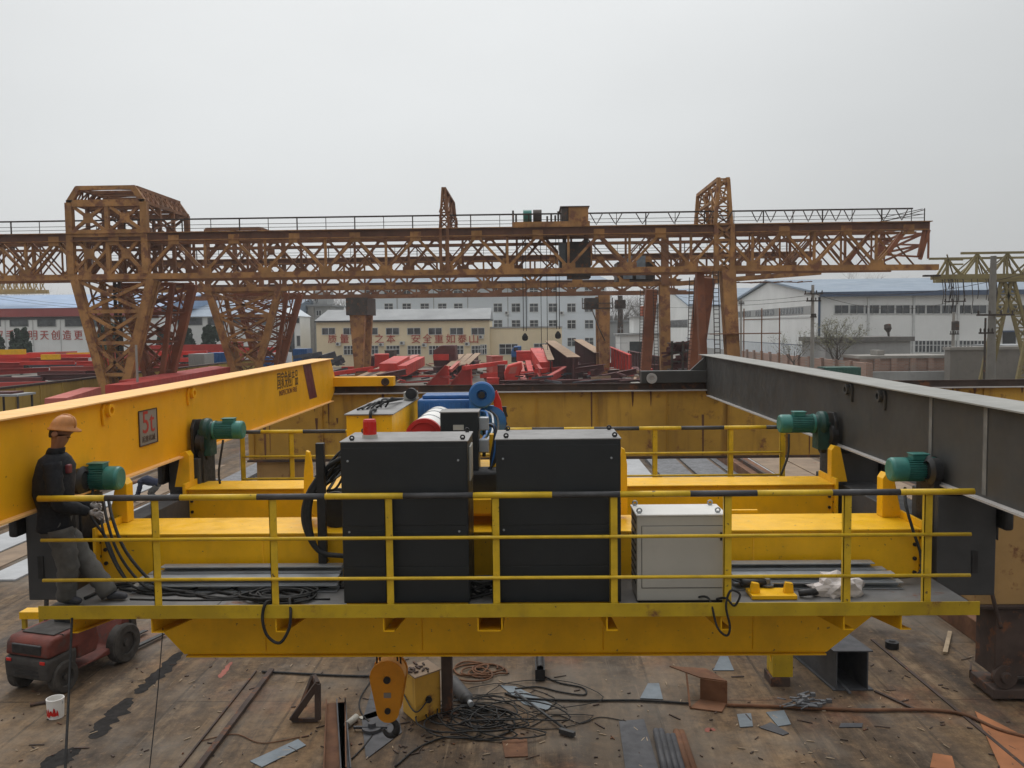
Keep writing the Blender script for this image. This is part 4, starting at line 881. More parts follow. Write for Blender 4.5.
# yellow pedestal box with bolt, and the pillar behind it
g = gnd(421, 723); t = thing('steel_pedestal', 'yellow box pedestal with dusty top beside the hook block', 'pedestal', (g.x, g.y, -H))
pa = [gnd(403, 712), gnd(416, 723.5), gnd(441, 714), gnd(428, 704)]
zt_ = -H+at(441, 670, pa[2].y).z+H
MB().prism([(p.x, p.y) for p in pa], 'z', -H+.01, zt_).build('box_body', 'rusty_wall', t, bev=.012)
c = sum(pa, Vector())/4
MB().prism([(c.x+(p.x-c.x)*1.06, c.y+(p.y-c.y)*1.06) for p in pa], 'z', zt_+.001, zt_+.02).build('top_plate', 'tan_plate', t)
b = MB(); random.seed(9)
for k in range(14): x, y = c.x+random.uniform(-.2, .2), c.y+random.uniform(-.2, .2); b.bar((x, y, zt_+.035), (x+random.uniform(-.12, .12), y+random.uniform(-.12, .12), zt_+.045), .03, .02)
b.build('scraps', 'dark_rust', t)
m_ = (pa[1]+pa[2])/2; hz = at(428, 699, m_.y).z
MB().lathe((m_.x, m_.y, hz), (.4, -1, 0), [(0, .06), (.05, .055), (.05, 0)], 12).build('bolt', 'black_iron', t)
MB().tube(spline([(m_.x-.0, m_.y-.06, hz), (pa[1].x, pa[1].y-.05, hz-.12), (pa[0].x, pa[0].y-.03, hz+.02)], 6), .012, 6).build('wire', 'black_iron', t)
g = gnd(443, 716); t = thing('steel_post', 'dark square steel post standing behind the yellow pedestal', 'post', (g.x+.05, g.y+.1, -H))
MB().box(g.x-.02, g.x+.16, g.y+.02, g.y+.2, -H+.012, -3.5).build('post', 'dark_rust', t, bev=.008); MB().box(g.x-.1, g.x+.24, g.y-.06, g.y+.28, -H+.001, -H+.012).build('foot_plate', 'dark_rust', t)
# gas cylinder lying
a, b_ = gnd(452, 688), gnd(470, 710); a.z = b_.z = -H+.13; d = (b_-a)
t = thing('gas_cylinder', 'grey gas cylinder lying on the floor right of the pedestal', 'gas cylinder', ((a.x+b_.x)/2, (a.y+b_.y)/2, -H))
L = d.length; MB().lathe(a, d, [(0, 0), (0, .1), (.03, .12), (L*.82, .12), (L*.9, .09), (L*.95, .045), (L, .045), (L, 0)], 22).build('cylinder_body', 'dark_carriage', t)
MB().lathe(a+d*1.0, d, [(0, .05), (.08, .05), (.08, 0)], 14).build('valve_cap', 'galv', t)
# triangular scrap bracket
t_ = [gnd(292, 723), gnd(318, 722)]; zt_ = at(318, 685, t_[1].y).z; b = MB()
p0, p1, p2 = Vector((t_[0].x, t_[0].y, -H+.05)), Vector((t_[1].x, t_[1].y, -H+.04)), Vector((t_[1].x, t_[1].y+.05, zt_))
b.bar(p0, p2, .08, .1); b.bar(p1, p2, .09, .08); b.bar(p0, p1, .05, .06); b.bar(p0+Vector((.1, .3, .1)), p2+Vector((-.15, .35, -.02)), .08, .1); b.bar(p2, p2+Vector((-.15, .35, -.02)), .07)
o = b.build('steel_bracket', 'dark_rust', loc=(p0.x, p0.y, -H)); tag(o, 'dark triangular steel bracket standing on the floor left of the hook', 'bracket')
# open channel beams, lower left of centre
def trough(label, a, b, w, h, m, name='steel_channel'):
    p, q = gnd(*a), gnd(*b); d = (q-p).normalized(); s = Vector((d.y, -d.x, 0)); t = MB(); e = Vector((0, 0, 1)); th = .02
    z = -H+.008
    def bb(o0, o1, z0, z1):
        A = [p+s*o0, p+s*o1, q+s*o1, q+s*o0]; t.add([(v.x, v.y, z0) for v in A]+[(v.x, v.y, z1) for v in A], [(0, 1, 2, 3), (7, 6, 5, 4), (0, 4, 5, 1), (1, 5, 6, 2), (2, 6, 7, 3), (3, 7, 4, 0)])
    bb(-w/2, w/2, z, z+th); bb(-w/2, -w/2+th, z+th, z+h); bb(w/2-th, w/2, z+th, z+h)
    o = t.build(name, m, loc=(p.x, p.y, -H)); tag(o, label, 'steel channel'); return o
trough('wide rusty channel lying open side up, pointing at the camera', (335, 775), (336, 704), .34, .1, 'rust')
trough('dark narrow channel right beside the wide rusty channel', (346, 775), (341, 704), .16, .1, 'dark_sheet')
# rusty bent box plate
g = gnd(706, 712); t = MB(); z0 = -H+.006; c0 = gnd(690, 709); c1 = gnd(722, 713); c2 = gnd(727, 704); c3 = gnd(700, 700); hh = at(727, 682, c2.y).z
t.prism([(c0.x, c0.y), (c1.x, c1.y), (c2.x, c2.y), (c3.x, c3.y)], 'z', z0, z0+.02)
for a, b_, k in ((c2, c3, .96), ):
    t.add([(a.x, a.y, z0+.021), (b_.x, b_.y, z0+.021), (b_.x, b_.y, hh), (a.x, a.y, hh), (a.x, a.y-.02, z0+.021), (b_.x, b_.y-.02, z0+.021), (b_.x, b_.y-.02, hh), (a.x, a.y-.02, hh)], [(0,1,2,3),(7,6,5,4),(0,4,5,1),(1,5,6,2),(2,6,7,3),(3,7,4,0)])
t.prism([(c3.x-.0, c3.y), (c2.x, c2.y), (c2.x-.25, c2.y+.55), (c3.x-.45, c3.y+.5)], 'z', hh, hh+.02)
t.bar((c0.x, c0.y, z0+.03), (c3.x-.2, c3.y+.2, hh), .03)
o = t.build('bent_plate', 'rust', loc=(g.x, g.y, -H)); tag(o, 'rusty plate bent into an open box beside the trapezoid offcut', 'bent plate')
# bundle of pipes
random.seed(2)
for i in range(6):
    a, b_ = gnd(664+6.0*i, 775), gnd(657+5.0*i, 737); r = .055
    o = MB().tube([(a.x, a.y-.3, -H+r), (b_.x, b_.y+random.uniform(-.1, .1), -H+r)], r, 12).build('steel_pipe', 'dark_sheet' if i < 4 else 'rust', loc=(a.x, a.y, -H))
    tag(o, ('leftmost', 'second', 'third', 'fourth', 'fifth rusty', 'rightmost rusty')[i]+' pipe of the bundle at the bottom edge right of the long plate', 'pipe', 'pipe bundle on the floor')
# heap of clamps
random.seed(21); g = gnd(803, 708)
kinds = ['lowest', 'shiny', 'bent', 'short', 'long', 'blackest', 'tilted', 'outermost', 'upper']
b = MB()
for i in range(22):
    x, y = g.x+random.gauss(0, .15), g.y+random.gauss(0, .12); z = -H+.03+random.uniform(0, .16)*math.exp(-((x-g.x)**2)*8); a = random.uniform(-.7, .9); L = random.uniform(.07, .2)
    p, q = Vector((x-L*math.cos(a), y-L*math.sin(a)*.6, z)), Vector((x+L*math.cos(a), y+L*math.sin(a)*.6, z+random.uniform(-.02, .05))); b.tube([p, q], random.uniform(.010, .024), 8)
    if i % 3 == 0: b.box(q.x-.04, q.x+.04, q.y-.03, q.y+.03, q.z-.02, q.z+.04)
o = b.build('clamp_heap', M['bare'], loc=(g.x, g.y, -H)); tag(o, 'heap of grey steel clamps and pins on the floor', 'clamp heap', kind='stuff')
# dark open box beam
pf = [at(836, 691, gnd(850, 691).y), at(868, 690, gnd(850, 691).y)]; y0 = pf[0].y; z1 = at(850, 652, y0).z; x0, x1 = pf[0].x, pf[1].x
q = at(858, 624, y0); yb = y0+4.5
t = MB(); w = .02
def skew(o0, o1, z0_, z1_):
    dx = -.6
    A = [(o0, y0), (o1, y0), (o1+dx, yb), (o0+dx, yb)]
    t.add([(a, b, z0_) for a, b in A]+[(a, b, z1_) for a, b in A], [(0,1,2,3),(7,6,5,4),(0,4,5,1),(1,5,6,2),(2,6,7,3),(3,7,4,0)])
skew(x0-.05, x1+.08, z1, z1+.02); skew(x0, x0+w, -H+.03, z1-.001); skew(x1-w, x1, -H+.03, z1-.001); skew(x0-.05, x1+.1, -H+.006, -H+.029)
o = t.build('box_section', 'dark_sheet', loc=((x0+x1)/2, y0, -H)); tag(o, 'dark grey open box section lying on the floor under the right beam end', 'box section')
# yellow stub column
g = gnd(778, 686); zt_ = -3.6; t = thing('steel_column', 'short yellow steel column with rusty foot under the beam', 'column', (g.x, g.y, -H)); x0, x1 = at(766, 680, g.y).x, at(793, 680, g.y).x
MB().box(x0+.12, x1, g.y, g.y+.4, -H+.16, zt_).build('column_box', 'toe', t, bev=.01); MB().prism([(x0-.3, zt_), (x0+.12, zt_), (x0+.12, -H+.4)], 'y', g.y+.1, g.y+.16).build('column_web', 'yellow', t)
MB().box(x0+.08, x1-.06, g.y-.03, g.y+.42, -H+.003, -H+.16).build('foot', 'dark_rust', t)
# small things to the right
a, b_ = gnd(945, 655), gnd(950, 634); o = MB().bar((a.x, a.y, -H+.04), (b_.x, b_.y, -H+.04), .08, .05).build('wooden_batten', 'wood', loc=(a.x, a.y, -H)); tag(o, 'pale wooden batten lying at the right', 'batten')
g = gnd(983, 678); t = MB(); t.box(g.x-.22, g.x+.22, g.y-.12, g.y+.25, -H+.004, -H+.03); t.box(g.x-.22, g.x-.19, g.y-.12, g.y+.25, -H+.03, -H+.16); t.box(g.x+.19, g.x+.22, g.y-.12, g.y+.25, -H+.03, -H+.12)
o = t.build('channel_offcut', 'dark_rust', loc=(g.x, g.y, -H)); o.rotation_euler = (0, 0, -.5); tag(o, 'short rusty channel offcut at the right by the dark flat bar', 'channel offcut')
g = gnd(892, 648); o = MB().lathe((g.x, g.y, -H+.004), (0, 0, 1), [(0, 0), (0, .13), (.13, .13), (.13, .07), (.16, .05), (.16, 0)], 18).build('steel_hub', 'black_iron', loc=(g.x, g.y, -H)); tag(o, 'small dark round hub on the floor right of the open box', 'hub')
g = gnd(540, 675); t = MB().box(g.x-.09, g.x+.09, g.y-.3, g.y+.3, -H+.01, -H+.22); t.lathe((g.x, g.y-.3, -H+.25), (0, 1, 0), [(0, .06), (.5, .07), (.5, 0)], 12); o = t.build('hand_tool', 'black_iron', loc=(g.x, g.y, -H)); tag(o, 'small black power tool standing on the floor below the beam', 'power tool')
# nozzle pole: hoe-like tool
a, b_ = gnd(515, 695), gnd(568, 735); o = MB().tube([(a.x, a.y, -H+.06), (b_.x, b_.y, -H+.06)], .022, 8); o.bar((b_.x-.13, b_.y+.04, -H+.06), (b_.x+.1, b_.y-.1, -H+.06), .07); o = o.build('cutting_torch', 'dark_carriage', loc=(a.x, a.y, -H)); tag(o, 'long grey cutting torch pole lying by the cable heap', 'torch')
random.seed(5); q = gnd(478, 720); coil('cable_heap', 'big tangled heap of dark cables on the yard floor', 'cable heap', q.x, q.y, -H, .52, 15, seed=8, rad=.013, sq=.8, hgt=.10, loose=.42)
q = gnd(486, 672); coil('hose_coil', 'reddish brown hose coil on the floor under the beam', 'hose coil', q.x, q.y, -H, .36, 6, m='rust', seed=4, rad=.018, sq=.9, hgt=.03, loose=.35)
def gcable(label, pts, r=.018, m='rubber', name='cable'):
    P_ = [gnd(*p) for p in pts]; o = MB().tube(spline([(p.x, p.y, -H+r+.006) for p in P_], 8), r, 6).build(name, m, loc=(P_[0].x, P_[0].y, -H)); tag(o, label, 'cable'); return o
gcable('long dark hose crossing the floor from the torch to the rusty box', [(505, 695), (525, 700), (580, 702), (640, 702), (690, 705)], .022)
gcable('brown hose crossing the floor to the lower right corner', [(727, 707), (790, 709), (860, 712), (930, 712), (965, 717), (1000, 732), (1040, 742)], .03, 'rust', 'hose')
gcable('dark cable looping on the floor by the small power tool', [(543, 677), (560, 684), (583, 689), (584, 696), (560, 693), (538, 688), (515, 690)], .016)
gcable('dark cable lying straight across the floor behind the bracket', [(262, 673), (300, 675), (340, 677), (390, 678)], .022)
gcable('thin cable winding in front of the cable heap', [(395, 768), (420, 748), (450, 738), (485, 741), (515, 728), (500, 712), (475, 708)], .016)
gcable('thin cable arching left of the hook block', [(372, 680), (360, 700), (362, 715), (374, 730), (366, 745), (352, 760)], .013)
gcable('short dark cable stub left of the paint bucket', [(30, 707), (40, 705), (52, 703)], .03, 'dark_rust')
q = gnd(500, 712); coil('wire_tangle', 'thin loose wires spreading round the dark cable heap', 'wires', q.x, q.y, -H, .8, 6, seed=15, rad=.008, sq=.75, hgt=.05, loose=.5)
gcable('thin cable wandering from the wire tangle to the torch head', [(530, 728), (556, 716), (580, 724), (600, 718), (626, 722)], .009)
gcable('thin rusty wire lying across the floor at lower left', [(200, 742), (235, 735), (262, 744), (300, 738)], .009, 'rust', 'wire')
# gear plate / ring by the hook
g = gnd(372, 731); t = MB().lathe((g.x, g.y, -H+.02), (0, 0, 1), [(0, 0), (0, .16), (.05, .16), (.05, .07), (.12, .06), (.12, 0)], 18); t.bar((g.x-.3, g.y, -H+.06), (g.x+.25, g.y, -H+.06), .04); o = t.build('flange_ring', 'dark_sheet', loc=(g.x, g.y, -H)); tag(o, 'dark round flange ring with a bar on the floor left of the hook', 'flange')
g = gnd(350, 727); o = MB().tube([(g.x-.04, g.y-.05, -H+.06), (g.x+.07, g.y+.2, -H+.08)], .055, 12).build('plastic_tube', 'cab_white', loc=(g.x, g.y, -H)); tag(o, 'short white plastic tube on the floor', 'tube')
# scattered scraps, one object: nobody could count them
random.seed(31); b = MB()
for k in range(300):
    px, py = random.uniform(0, 1023), random.uniform(655, 768); p = gnd(px, py)
    if random.random() < .4: p = gnd(*(random.gauss(455, 60), random.gauss(725, 22)))
    if p.y < 9: continue
    a = random.uniform(0, 3.1); L = random.choice((.015, .02, .03, .04, .06, .12)); w = random.choice((.01, .015, .025))
    d = Vector((math.cos(a), math.sin(a), 0)); b.bar(p+Vector((0, 0, .012))-d*L, p+Vector((0, 0, .014))+d*L, w, .012)
o = b.build('scrap_litter', 'dark_rust'); tag(o, 'small scraps of dark steel strewn over the floor', 'scrap', kind='stuff')
b = MB()
for k in range(110):
    px, py = random.uniform(0, 1023), random.uniform(655, 768); p = gnd(px, py); a = random.uniform(0, 3.1); L = random.choice((.015, .02, .03, .06)); d = Vector((math.cos(a), math.sin(a), 0)); b.bar(p+Vector((0, 0, .012))-d*L, p+Vector((0, 0, .014))+d*L, .014, .01)
o = b.build('pale_litter', 'wood'); tag(o, 'pale chips and splinters strewn over the floor', 'litter', kind='stuff')
for lab, pts in (('thin dark rope hanging from the left walkway end to the floor', [(72, 618, 8.0), (69, 690, 7.6), (65, 775, 7.0), (63, 850, 6.6)]), ('thin grey wire hanging from the walkway bracket near the oil stain', [(163, 628, 8.1), (157, 700, 7.8), (149, 775, 7.4), (144, 850, 7.1)])):
    P_ = [at(*p) for p in pts]; P_.append(Vector((P_[-1].x, P_[-1].y-.3, -H+.01)))
    o = MB().tube(spline(P_, 6), .012 if 'rope' in lab else .005, 6).build('hanging_rope', 'rubber', loc=P_[0]); tag(o, lab, 'rope')
# ================================================ forklift
def forklift():
    a = gnd(60, 691); b_ = gnd(124, 659); d = (b_-a); d.z = 0; wb = d.length; d.normalize()
    ang = math.atan2(d.y, d.x)-math.pi/2
    t = thing('forklift', 'worn dirty red forklift with black counterweight parked on the floor at the left', 'forklift', (0, 0, 0))
    L = 2.5; yr, yf = .42, .42+wb; w = .56
    M['fork_red'] = paint('worn_red_paint', (.125, .030, .020), .75, var=.3, dirt=.8, scale=3, rust=.3, rcol=(.05, .035, .03)); M['fork_grey'] = paint('grimy_counterweight', (.045, .040, .036), .85, var=.25, dirt=.4, scale=3)
    cw = MB().prism([(.06, .35), (.04, .6), (.06, .72), (.75, .76), (.75, .62), (.7, .38), (.1, .3)], 'x', -w, w).build('counterweight', 'fork_grey', t, bev=.09, bseg=4)
    MB().box(-.36, .36, .06, .12, .79, .97).build('radiator_grille', 'black_iron', cw, bev=.02)
    for k in range(3): MB().box(-.3, .3, .04, .07, .40+.07*k, .43+.07*k).build('counterweight_slot', 'black_iron', cw)
    MB().prism([(.07, .74), (.1, .98), (.2, 1.07), (1.25, 1.1), (1.35, .72), (1.25, .5), (.78, .5), (.76, .73)], 'x', -w+.02, w-.02).build('engine_hood', 'fork_red', t, bev=.05, bseg=3)
    MB().prism([(.78, .3), (1.25, .34), (yf-.3, .42), (yf+.05, .95), (yf+.2, .95), (yf+.15, .4), (1.6, .28)], 'x', -w+.06, w-.06).build('chassis', 'fork_red', t, bev=.03)
    for z in (.82, ): MB().box(-w+.03, w-.03, .45, .462, z, 1.09).build('panel_gap', 'black_iron', t)
    for sx in (-.42, .42): MB().box(sx-.06, sx+.06, .03, .055, .64, .7).build('tail_light', 'glow_red', t, bev=.01)
    MB().box(-.4, .4, .35, 1.1, 1.083, 1.1).build('hood_mat', 'fork_grey', t, bev=.02)
    for s in (-1, 1):
        for y, r, ww in ((yr, .30, .2), (yf, .39, .24)):
            x = s*(w+.03)
            ty = MB().lathe((x-s*ww*.9, y, r+.004), (s, 0, 0), [(0, r*.55), (0, r*.9), (.03, r), (ww-.03, r), (ww, r*.92), (ww, r*.58), (ww-.04, r*.55)], 30).build('tyre', 'tyre', t)
            MB().lathe((x-s*ww*.9, y, r+.004), (s, 0, 0), [(ww-.06, r*.57), (ww-.06, r*.2), (ww-.01, r*.18), (ww-.01, 0)], 20).build('rim', 'fork_grey', ty)
        for y0, y1 in ((1.0, 1.05), (yf-.1, yf-.25)): MB().bar((s*.5, y0, 1.08), (s*.46, y1, 2.05), .06).build('guard_post', 'fork_grey', t)
    g = MB(); g.box(-.5, .5, .95, 1.0, 2.05, 2.1); g.box(-.5, .5, yf-.4, yf-.33, 2.05, 2.1)
    for k in range(7): g.box(-.46+.145*k, -.42+.145*k, 1.0, yf-.4, 2.06, 2.09)
    g.build('overhead_guard', 'fork_grey', t)
    MB().prism([(.95, 1.06), (1.3, 1.06), (1.3, 1.13), (1.03, 1.13), (.98, 1.3), (.92, 1.28)], 'x', -.24, .24).build('seat', 'black_iron', t, bev=.04)
    MB().lathe((0, yf-.38, 1.15), (0, -.5, 1), [(0, .16), (.02, .17), (.035, .16), (.03, .14), (.01, .14)], 20).build('steering_wheel', 'black_iron', t)
    m = MB()
    for s in (-1, 1): m.box(s*.34-.05, s*.34+.05, yf+.36, yf+.5, .08, 2.0)
    for z in (.3, 1.1, 1.9): m.box(-.34, .34, yf+.38, yf+.46, z, z+.09)
    m.build('mast', 'fork_grey', t)
    for s in (-1, 1): MB().prism([(yf+.51, .06), (yf+1.5, .06), (yf+1.5, .08), (yf+.56, .1), (yf+.56, .6), (yf+.51, .6)], 'x', s*.28-.06, s*.28+.06).build('fork', 'black_iron', t)
    p0 = a-d*yr; side = Vector((d.y, -d.x, 0)); p0 = p0-side*(w-.2)
    t.location = (p0.x, p0.y, -H); t.rotation_euler = (0, 0, ang); t.scale = (.92, .95, .98)
    q = gnd(30, 645); y = thing('trestle', 'small yellow trestle standing behind the forklift', 'trestle', (q.x, q.y, -H))
    MB().box(q.x-.2, q.x+.3, q.y, q.y+.3, -H+.55, -H+.7).build('trestle_top', 'yellow', y); 
    for dx in (-.15, .22): MB().bar((q.x+dx, q.y+.1, -H+.003), (q.x+dx, q.y+.1, -H+.55), .08).build('leg', 'toe', y)
forklift()
# ================================================ lattice gantry cranes
M['gantry'] = paint('rust_stained_ochre_paint', (.34, .170, .055), .72, var=.28, scale=.7, dirt=.4, rust=.44, rcol=(.13, .055, .028), streak=.4, rscale=1.1)
M['gantry_rust'] = paint('rust_brown_lattice', (.20, .092, .042), .8, var=.25, scale=.5, dirt=.4, rust=.35, rcol=(.105, .042, .022), rscale=.8)
M['gantry_red'] = paint('red_brown_leg_paint', (.24, .085, .038), .75, var=.2, scale=.4, dirt=.4, rust=.25, rcol=(.13, .05, .03), rscale=.8)
M['chord'] = paint('dark_rust_chord', (.12, .052, .028), .8, var=.3, scale=.6, dirt=.4, rust=.25, rcol=(.06, .028, .018))
M['gantry_yel'] = paint('olive_yellow_crane_paint', (.215, .175, .075), .75, var=.2, scale=.4, dirt=.3, rust=.15, streak=.3)
M['rail_dark'] = paint('dark_thin_railing', (.045, .033, .027), .8, var=.2, dirt=.2)
M['cabin_dark'] = paint('dark_machine_steel', (.05, .04, .033), .7, var=.3, dirt=.4, rust=.3, scale=1.2)
M['dark_glass'] = paint('dark_window_glass', (.03, .035, .038), .12, var=.2, dirt=.1, bump=0, spec=.6)
def lattice_leg(b, p0, p1, q0, q1, n, w, wd):
    """two posts (p0->p1 and q0->q1, bottom to top) with X bracing and rungs"""
    p0, p1, q0, q1 = map(Vector, (p0, p1, q0, q1)); b.bar(p0, p1, w); b.bar(q0, q1, w)
    for i in range(n):
        a, c = i/n, (i+1)/n; pa, pc, qa, qc = p0.lerp(p1, a), p0.lerp(p1, c), q0.lerp(q1, a), q0.lerp(q1, c)
        b.bar(pa, qc, wd); b.bar(qa, pc, wd); b.bar(pc, qc, wd*1.1)
def truss(parent, Y, xl, xr, zb, zt, panel, xn, hch, rail, mt, mb, ml, xover=None, up_r=0, both=None):
    g = bpy.data.objects.new('truss', None); COL.objects.link(g); g.parent = parent
    MB().box(xl, xr, Y-.22, Y+.22, zt-hch, zt-.03).build('top_chord', mt, g)
    b = MB(); b.box(xl, xr+.2, Y-.42, Y+.42, zt-.03, zt+.03); b.box(xl, xr, Y-.34, Y+.34, zt-hch-.06, zt-hch); b.build('chord_plate', mb, g)
    def zbot(x): return zb if not xover or x <= xover else zb+up_r*(x-xover)/(xr-xover)
    b = MB(); xs = [xl, xover or xr, xr] if xover else [xl, xr]
    for i in range(len(xs)-1): b.bar((xs[i], Y, zbot(xs[i])+.2), (xs[i+1]+(.8 if i == len(xs)-2 else 0), Y, zbot(xs[i+1])+.2), .5, .42)
    b.build('bottom_chord', mb, g)
    L = MB(); i = math.ceil((xl-xn)/panel); k0 = i
    while xn+i*panel <= xr-.2:
        x = xn+i*panel; z0 = zbot(x)+.4; L.bar((x, Y, z0), (x, Y, zt-hch), .18)
        L.box(x-.5, x+.5, Y-.24, Y-.2, z0-.2, z0+.35)
        xm = x+panel/2
        if xm < xr-.3:
            L.bar((x, Y, z0+.05), (xm, Y, zt-hch-.02), .2); L.box(xm-.4, xm+.4, Y-.245, Y-.22, zt-hch-.35, zt-.2)
            if x+panel < xr: L.bar((xm, Y, zt-hch-.02), (x+panel, Y, zbot(x+panel)+.45), .2)
        if both and both(x):                            # crossed bracing on the overhangs, on the inner face
            for s in (0, 1):
                a, c = x+s*panel/2, x+(s+1)*panel/2
                if c < xr:
                    for t0, t1 in ((a, c), (c, a)): L.bar((t0, Y+.9, zbot(t0)+.4), (t1, Y+.9, zt-hch), .11)
                    L.bar((a, Y+.9, zbot(a)+.4), (a, Y+.9, zt-hch), .11)
        i += 1
    L.build('web_lattice', ml, g)
    if rail:
        r = MB(); zr = zt+1.05
        r.bar((xl, Y+.45, zr), (xr-.9, Y+.45, zr), .09, .11); r.bar((xl, Y+.45, zt+.62), (xr, Y+.45, zt+.62), .035); r.bar((xl, Y+.45, zt+.35), (xr, Y+.45, zt+.35), .035)
        x = xl+.4; j = 0
        while x < xr-.4:
            r.bar((x, Y+.45, zt), (x, Y+.45, zr), .08 if j % 2 == 0 else .045); x += 2.2; j += 1
        r.build('handrail', 'rail_dark', g)
    return g
def cross_ties(b, Ya, Yb, xl, xr, z, step, w):
    x = xl; f = 0
    while x < xr:
        b.bar((x, Ya, z), (x, Yb, z), w); b.bar((x, Ya if f else Yb, z), (min(x+step, xr), Yb if f else Ya, z), w*.7); x += step; f ^= 1
def portal(parent, x0, x1, Ya, Yb, zb, zt, m, w=.24):
    """narrow lattice arch over the trolley track: two legs and a top beam"""
    b = MB(); wy = .9; hm = 1.35
    for Y, s in ((Ya, 1), (Yb, -1)):
        lattice_leg(b, (x0, Y, zb), (x0+.25, Y, zt), (x1, Y, zb), (x1-.25, Y, zt), 5, w, .1)
        for x in (x0, x1):
            b.bar((x, Y+s*wy, zb), (x, Y+s*wy, zt-hm), w*.8)
            for i in range(4):
                za, zc = zb+(zt-hm-zb)*i/4, zb+(zt-hm-zb)*(i+1)/4; b.bar((x, Y, za), (x, Y+s*wy, zc), .09)
    n = 5; e = Yb-Ya
    for x in (x0+.25, x1-.25):
        b.bar((x, Ya, zt), (x, Yb, zt), w); b.bar((x, Ya+wy, zt-hm), (x, Yb-wy, zt-hm), w*.8)
        for i in range(n):
            a, c = Ya+.3+(e-.6)*i/n, Ya+.3+(e-.6)*(i+1)/n; b.bar((x, a, zt-hm if i % 2 else zt), (x, c, zt if i % 2 else zt-hm), .1)
    for i in range(n+1): b.bar((x0+.25, Ya+e*i/n, zt), (x1-.25, Ya+e*i/n, zt), .1)
    return b.build('portal_frame', m, parent)
GZ = -H
# ------------ the big front gantry
Ya, Yb = 65.0, 73.0
X65 = lambda px: at(px, 300, Ya).x
Z65 = lambda px, py: at(px, py, Ya).z
zt, zb = Z65(530, 227.5), Z65(530, 274.0)
xr = X65(926)
GA = thing('gantry_crane', 'largest and nearest rusty lattice gantry crane with a tall boxed tower at its left', 'gantry crane', (-8, 69, GZ), 'rusty gantry cranes over the yard')
ov = lambda x: x > X65(745) or x < X65(70)
truss(GA, Ya, -62, xr, zb, zt, 4.58, X65(508), .55, True, 'chord', 'gantry', 'gantry', xover=X65(735), up_r=Z65(930, 266)-zb-.30, both=ov)
truss(GA, Yb, -62, xr, zb+.5, zt+.72, 4.58, X65(508)+.6, .55, False, 'chord', 'gantry_rust', 'gantry_rust', xover=X65(735), up_r=Z65(930, 266)-zb-.30, both=ov)
b = MB(); cross_ties(b, Ya, Ya+1.9, -62, X65(735), zb+.25, 2.29, .1); cross_ties(b, Yb-1.9, Yb, -62, X65(735), zb+.75, 2.29, .1)
for x0, x1 in ((-62, xr),):
    for Y in (Ya+1.9, Yb-1.6):
        b.bar((x0, Y, zb+.3), (x1, Y, zb+.3), .25); b.bar((x0, Y, zt-.6), (x1, Y, zt-.6), .2)
        x = x0
        while x < x1-2.3: b.bar((x, Y, zb+.3), (x+2.29, Y, zt-.6), .1); b.bar((x+2.29, Y, zt-.6), (x+4.58, Y, zb+.3), .1); x += 4.58
b.build('inner_lattice', 'gantry_rust', GA)
# end frame at the right tip
b = MB(); lattice_leg(b, (xr-.6, Ya, zb+.9), (xr-.1, Ya, zt), (xr-.6, Yb, zb+.9), (xr-.1, Yb, zt), 3, .22, .14)
for Y in (Ya, Yb): b.bar((xr-1.9, Y, zt-.9), (xr-2.9, Y, zb+1.2), .3); b.bar((xr+.1, Y, zt), (xr+.1, Y, zb+.75), .12); b.bar((xr-.5, Y, zb+.7), (xr+.1, Y, zt-.6), .22)
b.build('end_frame', 'gantry_red', GA)
r = MB()
for zz, z2 in ((zt+1.0, zt+.35), (zt+.62, zt+.1)): r.bar((xr-.2, Ya+.4, zz), (xr-3.4, Ya+.4, z2), .05)
for Y in (Ya+.4, Yb): r.bar((xr-.05, Y, zt), (xr-.05, Y, zt+1.05), .06)
r.bar((xr-.05, Ya+.4, zt+.95), (xr-.05, Yb, zt+.95), .05); r.build('tip_railing', 'rail_dark', GA)
# slack festoon loops along the railing at the right
b = MB(); x = X65(590)
while x < xr-2.2:
    w_ = random.uniform(.8, 1.1); b = MB(); b.tube([(x, Ya-.15, zt+1.0), (x+w_*.3, Ya-.2, zt+.45), (x+w_*.5, Ya-.2, zt+.12), (x+w_*.7, Ya-.2, zt+.45), (x+w_, Ya-.15, zt+1.0)], .04, 5); b.build('festoon_cable', 'rail_dark', GA); x += random.choice((1.0, 1.4, 2.0, 2.4))
# left tower over the V legs
txl, txr = X65(72), X65(150); ztop = Z65(100, 188); dch = .75
for Y, m, w in ((Ya-.05, 'gantry', .5), (Ya+2.6, 'gantry_rust', .26), (Ya+5.2, 'gantry_rust', .26), (Yb+.05, 'gantry_rust', .4)):
    b = MB()
    for x, s in ((txl+.15, 1), (txr-.15, -1)):
        b.bar((x, Y, zb+.4), (x, Y, ztop-1.1), w); b.bar((x, Y, ztop-1.1), (x+s*dch, Y, ztop), w*.8)
    b.bar((txl+dch, Y, ztop), (txr-dch, Y, ztop), w*.6)
    b.bar((txl, Y, ztop-1.15), (txr, Y, ztop-1.15), w*.8, w); b.bar((txl, Y, zt), (txr, Y, zt), w*1.1)
    xm = (txl+txr)/2; b.bar((xm, Y, zt), (xm, Y, ztop-1.1), w*.6)
    xq = [txl+.2, xm, txr-.2]
    for za, zc in ((zt+.1, ztop-1.2), (zb+.4, zt)):
        for i in range(2):
            b.bar((xq[i], Y, za), (xq[i+1], Y, zc), w*.45); b.bar((xq[i], Y, zc), (xq[i+1], Y, za), w*.45)
            c_ = (xq[i]+xq[i+1])/2; zm = (za+zc)/2; b.box(c_-w*.75, c_+w*.75, Y-.14, Y-.1, zm-w*.75, zm+w*.75)
    b.bar((xm, Y, zb+.4), (xm, Y, zt), w*.6)
    b.build('tower_frame', m, GA)
b = MB(); n = 9
